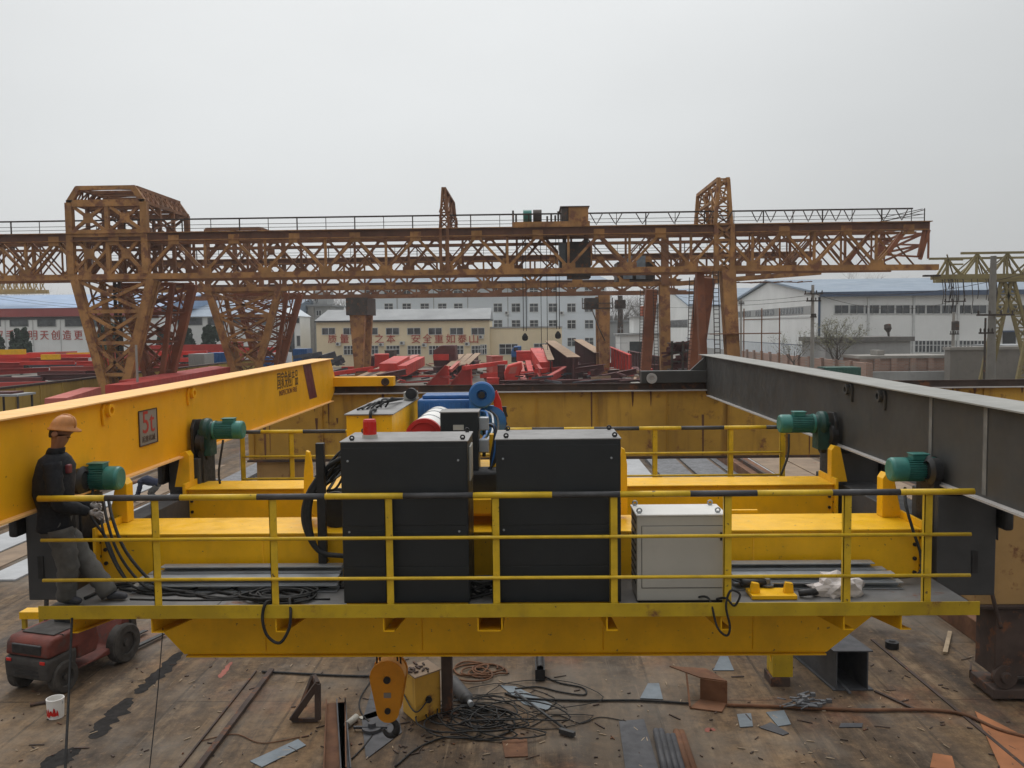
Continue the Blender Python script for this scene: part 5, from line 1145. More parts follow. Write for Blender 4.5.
for x, z in ((txl+dch, ztop), (txr-dch, ztop), (txl+.15, ztop-1.1), (txr-.15, ztop-1.1), (txl+.15, zt), (txr-.15, zt)): b.bar((x, Ya, z), (x, Yb, z), .26)
for i in range(n):
    a, c = Ya+(Yb-Ya)*i/n, Ya+(Yb-Ya)*(i+1)/n
    for x0_, x1_ in ((txl+dch, txl+.15), (txr-dch, txr-.15)):
        b.bar((x0_, a, ztop), (x1_, c, ztop-1.1), .11); b.bar((x1_, a, ztop-1.1), (x0_, c, ztop), .11); b.bar((x0_, c, ztop), (x1_, c, ztop-1.1), .1)
    if i % 2 == 0: b.bar((txl+dch, a, ztop), (txr-dch, c, ztop), .12); b.bar((txr-dch, a, ztop), (txl+dch, c, ztop), .12); b.bar((txl+dch, a, ztop), (txr-dch, a, ztop), .16)
for x in (txl+.15, txr-.15):
    for za, zc in ((zt, ztop-1.1),): b.bar((x, Ya, za), (x, Yb, zc), .14); b.bar((x, Yb, za), (x, Ya, zc), .14)
b.build('tower_roof', 'gantry_rust', GA)
def v_legs(parent, Y0, xa0, xa1, xb0, xb1, z0, z1, m, n=4, w=.62, yb=None, name='leg'):
    """V shaped lattice leg, wide at the top, with its return frame going back in depth"""
    b = MB(); lattice_leg(b, (xb0, Y0, z0), (xa0, Y0, z1), (xb1, Y0, z0), (xa1, Y0, z1), n, w, .25)
    s = 1 if yb > Y0 else -1
    lattice_leg(b, (xb0+.1, Y0+s*.9, z0), (xa0+.7, Y0+s*2.6, z1), (xb1-.1, Y0+s*.9, z0), (xa1-.7, Y0+s*2.6, z1), n, w*.6, .11)
    for i in range(n):
        a, c = i/n, (i+1)/n
        for x0_, x1_, e in ((xb0, xa0, .7), (xb1, xa1, -.7)):
            f = lambda t, inner: Vector((x0_+(x1_-x0_)*t+(e*t if inner else 0), Y0+(s*(.9+1.7*t) if inner else 0), z0+(z1-z0)*t))
            b.bar(f(a, 0), f(c, 1), .1); b.bar(f(c, 0), f(c, 1), .1)
    lattice_leg(b, (xb0+.2, Y0+s*.45, z0), (xa0+.3, Y0+s*1.3, z1), (xb1-.2, Y0+s*.45, z0), (xa1-.3, Y0+s*1.3, z1), n+3, .12, .09)
    b.box(xb0-.4, xb1+.4, Y0-.35, Y0+s*1.3, z0-.5, z0)
    return b.build(name, m, parent)
z0 = GZ+.9
v_legs(GA, Ya, X65(77), X65(153), X65(106), X65(117), z0, zb, 'gantry', yb=Yb)
v_legs(GA, Yb, X65(77), X65(153), X65(106), X65(117), z0, zb, 'gantry_red', yb=Ya)
b = MB(); b.box(X65(104), X65(119), Ya-1.2, Yb+1.2, GZ+.15, z0-.52); b.box(X65(104)+.3, X65(119)-.3, Ya-1.2, Yb+1.2, GZ+.004, GZ+.15); b.build('base_beam', 'gantry_rust', GA)
b = MB(); lattice_leg(b, (X65(95), Ya+3.2, GZ+1), (X65(95), Ya+3.2, zb), (X65(100), Ya+3.2, GZ+1), (X65(100), Ya+3.2, zb), 18, .2, .07); b.build('ladder', 'cabin_dark', GA)
def box_leg(parent, x, Yt, Yg, z1, m, w=.95, wb=.8, d=1.3, dx=0):
    b = MB(); b.bar((x+dx, Yg, GZ+.6), (x, Yt, z1), wb, d*.7, up=(0, 1, 0), w2=w, h2=d); o = b.build('leg', m, parent)
    l = MB(); lx = x-w/2-.35
    for dx in (0, .4): l.bar((lx+dx-.3, Yg-.4, GZ+1), (lx+dx-.3, Yt-.4, z1), .06)
    n = 30
    for i in range(n): t = i/n; yy = Yg-.4+(Yt-Yg)*t; zz = GZ+1+(z1-GZ-1)*t; l.bar((lx-.3, yy, zz), (lx+.1, yy, zz), .05)
    l.build('ladder', 'rail_dark', o); return o
xL = X65(727)
box_leg(GA, xL, Ya, Ya-1.2, zb, 'gantry', 1.0, .9, dx=.35); box_leg(GA, xL, Yb, Yb+1.2, zb, 'gantry_red', 1.5, 1.0, dx=-.9)
MB().bar((xL-1.6, Ya+.3, GZ+.6), (xL-1.9, Ya+.8, zb), .55, .8, up=(0, 1, 0)).build('leg_strut', 'gantry_red', GA)
b = MB(); b.box(xL-1.2, xL+1.2, Ya-1.8, Yb+1.8, GZ+.1, GZ+.6); b.box(xL-1.6, xL+3.6, Ya-1.6, Ya-1.5, Z65(735, 333)-.08, Z65(735, 333)); b.box(xL-1.6, xL+3.6, Ya-1.5, Ya+.4, Z65(735, 333)-.06, Z65(735, 333)-.02)
for x in (xL+.9, xL+2.2, xL+3.5):
    b.bar((x, Ya-1.5, Z65(735, 333)), (x, Ya-1.5, Z65(735, 333)+1.8), .07); b.bar((x, Ya-1.5, GZ+.1), (x, Ya-1.5, Z65(735, 333)), .07)
b.bar((xL+.9, Ya-1.5, Z65(735, 333)+1.0), (xL+3.5, Ya-1.5, Z65(735, 333)+1.0), .05)
b.build('base_beam', 'gantry_rust', GA)
portal(GA, X65(715), X65(731), Ya, Yb, zt, Z65(722, 179), 'gantry', .26)
b = MB(); lattice_leg(b, (X65(715), Ya-.3, zb), (X65(715), Ya-.3, zt), (X65(731), Ya-.3, zb), (X65(731), Ya-.3, zt), 3, .32, .16); b.build('leg_head', 'gantry', GA)
portal(GA, X65(441), X65(450), Ya, Yb, zt, Z65(446, 188), 'gantry_rust', .15)
b = MB()
for x in (X65(442), X65(449)):
    for Y in (Ya-.3,): b.bar((x, Y, zb+.3), (x, Y, zt+.2), .2)
b.build('portal_foot', 'gantry_rust', GA)
# trolley riding on it
t = thing('hoist_trolley', 'rusty hoist trolley with a square machine house on top of the nearest gantry', 'hoist trolley', (X65(552), 69, zt))
MB().box(X65(513), X65(590), Ya-.4, Yb+.3, zt+.04, zt+.38).build('trolley_frame', 'gantry', t)
hs_ = MB().box(X65(569), X65(588.5), Ya-.3, Ya+3.2, zt+.4, Z65(575, 207.5)).build('machine_house', 'gantry', t)
MB().box(X65(562), X65(568.5), Ya-.25, Ya+3.2, zt+.4, Z65(575, 208)).build('house_side', 'cabin_dark', hs_)
MB().box(X65(562)-.1, X65(588.5)+.1, Ya-.4, Ya+3.3, Z65(575, 207.5), Z65(575, 207.5)+.06).build('house_roof', 'cabin_dark', hs_)
for p0, p1, m in ((524, 531, 'green'), (534, 543, 'cabin_dark')): MB().lathe((X65(p0), Ya+1, zt+.95), (1, 0, 0), [(0, 0), (0, .5), (.65, .5), (.65, 0)], 18).build('hoist_motor', m, t)
for px, h_ in ((514, .9), (517, .6), (548, .45), (552, .6), (556, .5), (559, .8)): MB().box(X65(px)-.07, X65(px)+.07, Ya, Ya+.3, zt+.38, zt+.38+h_).build('limit_switch', 'cabin_dark', t)
cz0, cz1 = Z65(575, 277), Z65(575, 240)
cb_ = MB().box(X65(569), X65(592), Ya+1.2, Ya+3.6, cz0, cz1).build('operator_cabin', 'cabin_dark', t)
MB().box(X65(560), X65(569), Ya+1.2, Ya+3.2, cz0+.5, cz1-.1).build('cabin_window', 'dark_glass', cb_)
MB().box(X65(592), X65(594), Ya+1.5, Ya+3.2, cz0+1, cz1-.2).build('cabin_door', 'gantry', cb_)
for x in (X65(566), X65(588)): MB().bar((x, Ya+2, cz1), (x, Ya+2, zt), .3).build('cabin_hanger', 'cabin_dark', t)
for px, py in ((525, 336), (558, 334)):
    q = at(px, py, 68); h_ = thing('hook_ball', 'dark hook ball on long ropes, '+('left one of the pair' if px == 525 else 'right one of the pair'), 'hook', (q.x, 68, q.z), 'hook balls hanging from the nearest gantry')
    MB().lathe((q.x, 68, q.z-.4), (0, 0, 1), [(0, 0), (.05, .16), (.15, .24), (.36, .24), (.5, .15), (.62, .07), (.62, 0)], 14).build('ball', 'rubber', h_)
    for dx in (-.12, .12): MB().tube([(q.x+dx, 68, q.z+.4), (q.x+dx, 68, zt)], .03, 5).build('rope', 'rubber', h_)
for px in (541, 547):
    q = at(px, 300, 67.5); MB().tube([(q.x, 67.5, at(px, 350, 67.5).z), (q.x, 67.5, zt)], .025, 5).build('hoist_rope', 'rubber', t)
# ------------ second gantry
def gantry2(label, Ya, Yb, zt, zb, xl, xr, panel, mats, up_r=0, hch=.45, xover=None, rail=True, lat=True):
    g = thing('gantry_crane', label, 'gantry crane', ((xl+xr)/2, (Ya+Yb)/2, GZ), 'rusty gantry cranes over the yard')
    truss(g, Ya, xl, xr, zb, zt, panel, xl+1, hch, rail, mats[0], mats[1], mats[1], xover=xover, up_r=up_r); truss(g, Yb, xl, xr, zb+.35, zt+.55, panel, xl+1.5, hch, False, mats[0], mats[2], mats[2], xover=xover, up_r=up_r)
    b = MB(); cross_ties(b, Ya, Ya+1.5, xl, xr, zb+.25, panel/2, .12); b.build('inner_lattice', mats[2], g); b = MB(); cross_ties(b, Yb-1.5, Yb, xl, xr, zb+.6, panel/2, .12); b.build('inner_lattice', mats[2], g)
    return g
X85 = lambda px: at(px, 300, 85).x; Z85 = lambda px, py: at(px, py, 85).z
zt2, zb2 = Z85(500, 256), Z85(500, 288)
GB = gantry2('second rusty lattice gantry just behind the nearest one, on box legs at its right', 85, 93, zt2, zb2, X85(105), X85(812), 4.6, ('chord', 'gantry', 'gantry_rust'), up_r=.9, xover=X85(680))
v_legs(GB, 85, X85(209), X85(279), X85(237), X85(250), GZ+.8, zb2, 'gantry', yb=93); v_legs(GB, 93, X85(209), X85(279), X85(237), X85(250), GZ+.8, zb2, 'gantry_red', yb=85)
b = MB()
for Y, m in ((85, 0), (93, 1)):
    x0, x1, zz = X85(209), X85(262), Z85(230, 229); xm = (x0+x1)/2
    b.bar((x0, Y, zb2), (x0, Y, zz), .4); b.bar((x1, Y, zb2), (x1, Y, zz), .4); b.bar((x0, Y, zz), (x1, Y, zz), .3); b.bar((xm, Y, zb2), (xm, Y, zz), .25)
    for a, c in ((x0, xm), (xm, x1)):
        for za, zc in ((zb2, zt2), (zt2, zz)): b.bar((a, Y, za), (c, Y, zc), .18); b.bar((a, Y, zc), (c, Y, za), .18); b.box((a+c)/2-.4, (a+c)/2+.4, Y-.14, Y-.1, (za+zc)/2-.4, (za+zc)/2+.4)
for x in (X85(209), X85(262)): b.bar((x, 85, Z85(230, 229)), (x, 93, Z85(230, 229)), .3)
b.build('tower_frame', 'gantry_rust', GB)
box_leg(GB, X85(664), 85, 84, zb2, 'gantry', .95, .95); box_leg(GB, X85(664)-.1, 93, 94, zb2, 'gantry_red', 1.2, 1.0, dx=-.6)
b = MB(); q = X85(664); b.box(q-1.0, q+1.2, 83.4, 94.6, GZ+.05, GZ+.6); b.build('base_beam', 'gantry_rust', GB); b = MB(); b.bar((q, 84.5, zb2), (q, 84.5, zt2+2.1), .7, .5, up=(0, 1, 0)); b.bar((q, 85, zt2+2), (q, 93, zt2+2), .4); b.build('leg_head', 'gantry_rust', GB)
b = MB(); b.box(q-4.5, q-.8, 85.5, 89, zb2+.6, zt2-.7); b.build('electric_house', 'cabin_dark', GB)
for px in (623, 636): MB().box(X85(px), X85(px+9), 84.6, 84.8, zb2+.7, zt2-.2).build('panel_box', 'blue_grey', GB)
# ------------ third gantry
X114 = lambda px: at(px, 300, 114).x; Z114 = lambda px, py: at(px, py, 114).z
zt3, zb3 = Z114(400, 285), Z114(400, 298)
GC = gantry2('slender rusty gantry furthest back of the three, on single tapered legs', 114, 119, zt3, zb3, X114(155), X114(687), 3.4, ('chord', 'gantry_rust', 'gantry_rust'), hch=.25, rail=False)
for px, w0, w1 in ((357.5, 2.3, 1.0), (604, 1.5, 1.3)):
    x = X114(px); b = MB()
    for Y in (114, 119): b.bar((x, Y, GZ+.5), (x, Y, zb3), w1, .9, up=(0, 1, 0), w2=w0, h2=1.2)
    b.box(x-.7, x+.7, 113, 120, GZ+.05, GZ+.5); b.build('leg', 'gantry', GC)
MB().box(X114(347), X114(368), 113.2, 119.6, zb3-2.2, zb3+.1).build('leg_head', 'cabin_dark', GC)
b = MB(); x0, x1, za, zc = X114(582), X114(612), Z114(590, 309), Z114(590, 298); b.box(x0+.4, x0+2.6, 113.5, 117, za, zc); b.box(x0, x1, 113.3, 113.4, za, za+.15); b.box(x0+4.5, x0+5.7, 113.5, 116, za, zc-.3)
for x in (x0, x0+2, x1): b.bar((x, 113.3, za), (x, 113.3, zc), .12)
b.bar((x0, 113.3, (za+zc)/2), (x1, 113.3, (za+zc)/2), .1); b.build('cabin', 'cabin_dark', GC)
MB().tube([(X114(591), 113, za), (X114(598), 113, za-2.5), (X114(604), 113, za-4.2)], .08, 5).build('stair', 'cabin_dark', GC)
# ------------ olive gantry at the right, and a far one at the left
X75 = lambda px: at(px, 300, 76).x; Z75 = lambda px, py: at(px, py, 76).z
GD = thing('gantry_crane', 'olive yellow lattice gantry crane entering at the right edge', 'gantry crane', (44, 79, GZ))
zt4, zb4 = Z75(980, 253), Z75(980, 279)
for Y, xs_ in ((76, X75(946)), (82, X75(946)+3.0)):
    b = MB(); xe = 75
    dx_ = xs_-X75(946); b.box(X75(935)-.3+dx_, xe, Y-.3, Y+.3, zb4, zb4+.42); b.bar((X75(960), Y, zt4), (xe, Y, zt4), .2); b.bar((xs_-.2, Y, zt4-.55), (X75(962)+dx_, Y, zt4-.55), .15)
    x = X75(937)+dx_
    b.bar((x, Y, zb4+.4), (xs_, Y, zt4-.5), .16)
    x = xs_; P_ = 2.6
    while x < xe:
        b.bar((x, Y, zb4+.4), (x, Y, zt4 if x > X75(958) else zt4-.5), .13); b.bar((x, Y, zt4-.05 if x > X75(958) else zt4-.5), (x+P_/2, Y, zb4+.4), .15); b.bar((x+P_/2, Y, zb4+.4), (x+P_, Y, zt4-.05), .15)
        b.bar((x, Y, zt4-.1), (x+P_/2, Y+1.5, zb4+.5), .09); b.bar((x+P_/2, Y+1.5, zb4+.5), (x+P_, Y, zt4-.1), .09); x += P_
    b.build('truss', 'gantry_yel', GD)
for Y, yb in ((76, 82), (82, 76)):
    for c_, sp in ((X75(1036), 3.6),):
        b = MB(); lattice_leg(b, (c_-1.6, Y, GZ+.6), (c_+.2, Y, zb4), (c_-.7, Y, GZ+.6), (c_+1.1, Y, zb4), 9, .28, .13)
        lattice_leg(b, (c_+3.2, Y, GZ+.6), (c_+.5, Y, zb4), (c_+4.1, Y, GZ+.6), (c_+1.4, Y, zb4), 9, .28, .13); b.bar((c_-.8, Y, zb4-3), (c_+3, Y, zb4-3), .2); b.box(c_-2, c_+4.6, Y-.4, Y+.4, GZ+.05, GZ+.6)
        b.build('leg', 'gantry_yel', GD)
b = MB(); random.seed(4)
for px in [935+random.uniform(0, 62) for _ in range(22)]:
    x = X75(px); L_ = random.uniform(.6, 3.2); b.tube([(x, 75.5, zb4), (x+.1, 75.4, zb4-L_*.6), (x+.05, 75.5, zb4-L_)], .035, 4)
b.box(X75(922), X75(938), 75.6, 76, zb4+.25, zb4+.4); b.build('hanging_cable', 'rail_dark', GD)
X150 = lambda px: at(px, 300, 150).x; Z150 = lambda px, py: at(px, py, 150).z
t = thing('gantry_crane', 'distant pale ochre gantry end peeping in at the left edge below the nearest crane', 'gantry crane', (-100, 152, GZ))
M['far_ochre'] = paint('pale_ochre_paint', (.42, .29, .12), .7, var=.15, scale=.3, dirt=.2, streak=.2)
b = MB(); x0, x1, za, zc = -125, X150(36), Z150(10, 291), Z150(10, 279.5)
for Y in (150, 154):
    b.box(x0, x1, Y-.3, Y+.3, za-.35, za+.3); b.bar((x0, Y, zc), (x1-.3, Y, zc), .3); x = x1-1.4
    while x > x0: b.bar((x, Y, za+.2), (x+.9, Y, zc), .14); b.bar((x, Y, zc), (x+.9, Y, za+.2), .14); b.bar((x, Y, za), (x, Y, zc), .16); x -= 1.2
b.build('truss', 'far_ochre', t)
for x in (-118,):
    MB().bar((x, 150, GZ), (x, 150, za), 1.2).build('leg', 'far_ochre', t); MB().bar((x, 154, GZ), (x, 154, za), 1.2).build('leg', 'far_ochre', t)
# ================================================ buildings round the yard
M['hall_white'] = paint('off_white_corrugated_wall', (.74, .75, .735), .75, var=.05, scale=.2, dirt=.12, streak=.12, rcol=(.3, .29, .27))
M['plaster_grey'] = paint('grey_plaster', (.33, .335, .33), .9, var=.1, scale=.3, dirt=.3, streak=.3, rcol=(.2, .19, .18))
M['office'] = paint('pale_blue_white_render', (.64, .69, .73), .8, var=.04, scale=.15, dirt=.1, streak=.1, rcol=(.4, .42, .43))
M['cream'] = paint('cream_painted_wall', (.74, .63, .43), .85, var=.06, scale=.2, dirt=.12, streak=.15, rcol=(.4, .36, .3))
M['roof_grey'] = paint('grey_roof_sheet', (.27, .28, .285), .7, var=.1, scale=.2, dirt=.25)
M['roof_blue'] = paint('faded_blue_grey_roof', (.20, .255, .32), .6, var=.07, scale=.15, dirt=.2)
M['roof_blue2'] = paint('pale_blue_roof', (.24, .34, .50), .6, var=.07, scale=.15, dirt=.15)
M['fascia_red'] = paint('dull_red_fascia', (.30, .070, .065), .7, var=.08, scale=.3, dirt=.15, streak=.2)
M['sign_red'] = paint('sign_letter_red', (.42, .075, .055), .6, var=.05, dirt=.1)
M['sign_dark'] = paint('sign_letter_dark', (.06, .06, .06), .6, var=.05, dirt=.1)
M['pane'] = paint('dark_glass_pane', (.06, .066, .072), .18, var=.7, scale=.5, dirt=.2, bump=0, spec=.6)
M['frame_white'] = paint('white_window_frame', (.55, .56, .55), .6, var=.05, dirt=.1)
M['slab_dark2'] = paint('dark_fan_grille', (.10, .10, .10), .8, var=.1, dirt=.2)
M['trim_blue'] = paint('dark_blue_trim', (.07, .10, .16), .6, var=.1, dirt=.1)
M['yard_yellow'] = paint('dull_olive_yellow_sheet', (.42, .285, .06), .75, var=.12, scale=.5, dirt=.3, streak=.35)
k = NT('weathered_pink_brick'); vec = k.n('ShaderNodeMapping', {0: k.g, 'Rotation': (math.radians(90), 0, 0)}).outputs[0]
br = k.n('ShaderNodeTexBrick', {'Vector': vec, 'Color1': (.29, .155, .11, 1), 'Color2': (.35, .21, .155, 1), 'Mortar': (.30, .27, .24, 1), 'Scale': 1, 'Mortar Size': .02, 'Brick Width': .5, 'Row Height': .16})
c = k.mix(k.ramp(k.noise(.5, 7, .65), .45, .7, 0, .5), br.outputs[0], (.27, .24, .21)); k.set(k.b.inputs['Base Color'], c); k.b.inputs['Roughness'].default_value = .95; M['brick'] = k.m; M['plaster_brown'] = paint('brownish_grey_render', (.20, .185, .165), .9, var=.12, scale=.3, dirt=.4, streak=.3, rcol=(.12, .11, .1)); M['slab_dark'] = paint('dark_roof_slab', (.15, .145, .135), .9, var=.15, dirt=.4)
M['pole_grey'] = paint('aged_grey_pole_concrete', (.20, .19, .17), .9, var=.12, scale=.8, dirt=.4, streak=.3, rcol=(.1, .1, .09))
M['concrete'] = paint('weathered_concrete', (.30, .285, .26), .9, var=.12, scale=.6, dirt=.35, streak=.3, rcol=(.15, .14, .13))
def window(parent, x0, x1, Y, z0, z1, mull=1, trans=0, frame='frame_white', sill=True):
    """a recessed-looking window: dark pane and a proud frame with mullions"""
    f = MB(); w = .09
    f.box(x0-w, x1+w, Y-.09, Y-.003, z1, z1+w); f.box(x0-w, x1+w, Y-.12 if sill else Y-.09, Y-.003, z0-w, z0); f.box(x0-w, x0, Y-.09, Y-.003, z0, z1); f.box(x1, x1+w, Y-.09, Y-.003, z0, z1)
    for i in range(mull): x = x0+(x1-x0)*(i+1)/(mull+1); f.box(x-.05, x+.05, Y-.08, Y-.02, z0, z1)
    for i in range(trans): z = z0+(z1-z0)*(.62); f.box(x0, x1, Y-.078, Y-.022, z-.05, z+.05)
    o = f.build('window', frame, parent)
    MB().box(x0, x1, Y-.02, Y-.004, z0, z1).build('pane', 'pane', o); return o
def fX(Y): return lambda px: at(px, 320, Y).x
def fZ(Y): return lambda px, py: at(px, py, Y).z
# ---- cream office row
Y = 150; X, Z = fX(Y), fZ(Y)
CB = thing('office_building', 'long two-storey cream building with red slogan letters and a grey roof', 'building', (X(400), Y, -H))
ze = Z(400, 321.5)
MB().box(X(316), X(489.5), Y, Y+11, -H, ze).build('wall', 'cream', CB)
MB().box(X(315), X(490.5), Y-.5, Y+11.4, ze, ze+.28).build('eaves', 'sign_dark', CB)
zr = ze+2.3; b = MB(); x0, x1 = X(315), X(490.5)
b.add([(x0, Y-.5, ze+.29), (x1, Y-.5, ze+.29), (x1, Y+11.4, ze+.29), (x0, Y+11.4, ze+.29), (x0+1, Y+5.5, zr), (x1-.0, Y+5.5, zr)], [(0, 1, 5, 4), (2, 3, 4, 5), (3, 0, 4), (1, 2, 5), (3, 2, 1, 0)]); b.build('roof', 'roof_grey', CB)
for i in range(8):
    px = 328.3+21.35*i
    window(CB, X(px-6.3), X(px+6.3), Y, Z(px, 334.4), Z(px, 328.2), 1)
    if i: window(CB, X(px-6.3), X(px+6.3), Y, Z(px, 354.3), Z(px, 346), 3, 1)
for ch, px in zip('质量立足之本安全重如泰山', (332, 344, 356, 367.5, 379, 390.5, 415.5, 427, 438.5, 450.3, 462, 473.5)):
    lettering(ch, 1.75, 'sign_red', CB, (1, 0, 0), (0, 0, 1), (X(px), Y-.06, Z(px, 339.3)), .05, width=1.55)
MB().box(X(489.6), X(562), Y+1, Y+9, -H, Z(520, 328)).build('annex_wall', 'cream', CB); MB().box(X(489.6), X(562.5), Y+.85, Y+9.2, Z(520, 328), Z(520, 326.6)).build('annex_parapet', 'plaster_grey', CB)
for px0, px1, py0, py1 in ((499, 517, 354.5, 344.5), (534, 549, 353, 344), (480, 486, 354, 345)): window(CB, X(px0), X(px1), Y+1 if px0 > 489 else Y, Z(px0, py0), Z(px0, py1), 2, 1)
# ---- pale blue office block
Y = 186; X, Z = fX(Y), fZ(Y); OFB = thing('office_block', 'tall pale blue-white office block behind the cream building', 'building', (X(480), Y, -H))
zt_ = Z(480, 284)
MB().box(X(361), X(528), Y, Y+14, -H, zt_).build('wall', 'office', OFB); MB().box(X(528)+.01, X(606), Y-1.6, Y+14, -H, zt_-.2).build('wall', 'office', OFB)
MB().box(X(360), X(607), Y-2, Y+15, zt_+.01, zt_+.5).build('cornice', 'plaster_grey', OFB)
b = MB(); b.add([(X(360), Y-2, zt_+.5), (X(607), Y-2, zt_+.5), (X(607), Y+15, zt_+.5), (X(360), Y+15, zt_+.5), (X(366), Y+6.5, zt_+2), (X(600), Y+6.5, zt_+2)], [(0, 1, 5, 4), (2, 3, 4, 5), (3, 0, 4), (1, 2, 5)]); b.build('roof', 'roof_blue', OFB)
MB().box(X(475), X(484), Y+2, Y+6, zt_+.8, zt_+2.8).build('roof_house', 'office', OFB)
for px in (397.5, 434, 468, 508): MB().box(X(px)-.08, X(px)+.08, Y-.12, Y-.003, -H, zt_).build('downpipe', 'plaster_grey', OFB)
for px in (371, 389, 407, 425, 442.5, 458.5, 478, 498, 516, 534, 553, 571.5, 589, 602):
    yy = Y-1.6 if px > 528 else Y; w_ = 4 if px != 478 else 2.6
    if px == 602: w_ = 2.4
    for py in (291.5, 307.7, 324.3, 342): window(OFB, fX(yy)(px-w_), fX(yy)(px+w_), yy, fZ(yy)(px, py+4), fZ(yy)(px, py-4 if px != 478 else py+.5), 1, 1)
for px, py, yy in ((338, 340, 150), (381, 340.5, 150), (424, 341, 150), (467, 340, 150), (402, 339, 150), (481, 333, 150)):
    xx_, zz_ = fX(yy)(px), fZ(yy)(px, py+4); a_ = MB().box(xx_-.42, xx_+.42, yy-.42, yy-.02, zz_-.3, zz_+.3).build('air_conditioner', 'frame_white', CB); MB().lathe((xx_-.1, yy-.42, zz_), (0, -1, 0), [(0, .23), (.01, .23), (.01, 0)], 14).build('fan_grille', 'slab_dark2', a_)
for px, py in ((380, 313), (416, 313), (450.5, 329), (507, 313), (525, 330), (562, 313), (580, 347)):
    yy = 184.4 if px > 528 else 186; xx_, zz_ = fX(yy)(px), fZ(yy)(px, py); a_ = MB().box(xx_-.45, xx_+.45, yy-.45, yy-.02, zz_-.35, zz_+.35).build('air_conditioner', 'frame_white', OFB); MB().lathe((xx_-.1, yy-.45, zz_), (0, -1, 0), [(0, .26), (.01, .26), (.01, 0)], 14).build('fan_grille', 'slab_dark2', a_)
# ---- long hall with red fascia at the left
Y = 150; X, Z = fX(Y), fZ(Y); LH = thing('factory_hall', 'long white hall with dull red fascia, blue roof and red wall lettering at the left', 'factory hall', (X(60), Y, -H))
zw, zf, zr = Z(60, 316.5), Z(60, 308), Z(60, 303.2)
MB().box(-150, X(159), Y, Y+40, -H, zw).build('wall', 'hall_white', LH); MB().box(-150.3, X(159)+.3, Y-.6, Y+.5, zw, zf).build('fascia', 'fascia_red', LH); MB().box(-150, X(159), Y-.2, Y-.003, zw-.5, zw-.03).build('gutter', 'sign_dark', LH)
MB().prism([(Y-.7, zf), (Y+22, zr+2.5), (Y+40, zf)], 'x', -150.4, X(159)+.4).build('roof', 'roof_blue2', LH)
for i in range(-4, 6):
    px = 19+27.6*i
    if px < 150: window(LH, X(px-9), X(px+9), Y, Z(px, 326.3), Z(px, 319.3), 0, frame='plaster_grey')
for i in range(-4, 6):
    px = 5+27.6*i; MB().box(X(px)-.06, X(px)+.06, Y-.15, Y-.003, -H, zw-.5).build('downpipe', 'frame_white', LH)
for i, ch in enumerate('用双手为明天创造更美好'):
    px = 32.4+11.35*(i-4); lettering(ch, 1.85, 'sign_red', LH, (1, 0, 0), (0, 0, 1), (X(px), Y-.06, Z(px, 335.8)), .05, width=1.5)
Y = 158; X, Z = fX(Y), fZ(Y); L2 = thing('factory_hall', 'plain white hall with a slate blue roof next to the red fascia hall', 'factory hall', (X(220), Y, -H)); zw = Z(220, 316.5)
MB().box(X(160), X(281), Y, Y+40, -H, zw).build('wall', 'hall_white', L2); MB().prism([(Y-.7, zw+.02), (Y+20, Z(220, 300.5)+.9), (Y+40, zw+.02)], 'x', X(158), X(283)).build('roof', 'roof_blue', L2)
for px in range(172, 275, 22): window(L2, X(px-8), X(px+8), Y, Z(px, 325), Z(px, 318), 0, frame='plaster_grey')
# ---- grey building with roof sign
Y = 175; X, Z = fX(Y), fZ(Y); GBd = thing('office_block', 'grey three-storey block with dark Chinese letters standing along its roof edge', 'building', (X(300), Y, -H)); zt_ = Z(300, 306.5)
MB().box(X(272), X(331), Y, Y+12, -H, zt_).build('wall', 'plaster_grey', GBd); MB().box(X(270), X(333), Y-.7, Y+12.5, zt_, zt_+.35).build('roof_slab', 'roof_grey', GBd)
MB().box(X(310), X(324), Y+3, Y+9, zt_+.36, zt_+3.2).build('stair_house', 'plaster_grey', GBd)
MB().box(X(309), X(314.5), Y-.5, Y-.003, -H, zt_-.01).build('pilaster', 'concrete', GBd)
for px in (300, 308, 319):
    for py in (313, 325, 337): window(GBd, X(px-2.3), X(px+2.3), Y, Z(px, py+2.5), Z(px, py-2.5), 1)
for i, ch in enumerate('备有限公司'):
    px = 284.5+7.8*i; lettering(ch, 1.6, 'sign_dark', GBd, (1, 0, 0), (0, 0, 1), (X(px), Y-.5, zt_+1.35), .06, width=1.3)
b = MB(); b.bar((X(280), Y-.4, zt_+.62), (X(320), Y-.4, zt_+.62), .08)
for px in range(281, 321, 4): b.bar((X(px), Y-.4, zt_+.36), (X(px), Y-.4, zt_+2), .06)
b.build('sign_frame', 'sign_dark', GBd)
Y = 152; X, Z = fX(Y), fZ(Y); AN = thing('gatehouse', 'small white annex with tall dark glazed doorway left of the grey block', 'building', (X(288), Y, -H)); zt_ = Z(288, 316.5)
MB().box(X(277), X(300), Y, Y+7, -H, zt_).build('wall', 'hall_white', AN)
b = MB().add([(X(276), Y-.6, zt_+.01), (X(301), Y-.6, zt_+.01), (X(301), Y+7.4, zt_+.01), (X(276), Y+7.4, zt_+.01), (X(282), Y+3.5, zt_+1.9), (X(290), Y+3.5, zt_+1.9)], [(0, 1, 5, 4), (2, 3, 4, 5), (3, 0, 4), (1, 2, 5), (3, 2, 1, 0)]); b.build('roof', 'office', AN)
MB().box(X(288), X(294), Y-.08, Y-.003, -H, Z(288, 326)).build('door', 'pane', AN)
for px in (285, 291, 297): window(AN, X(px-2.4), X(px+2.4), Y, Z(px, 323), Z(px, 318), 0)
for px in (281, 298): window(AN, X(px-1.6), X(px+1.6), Y, Z(px, 346), Z(px, 336), 0)
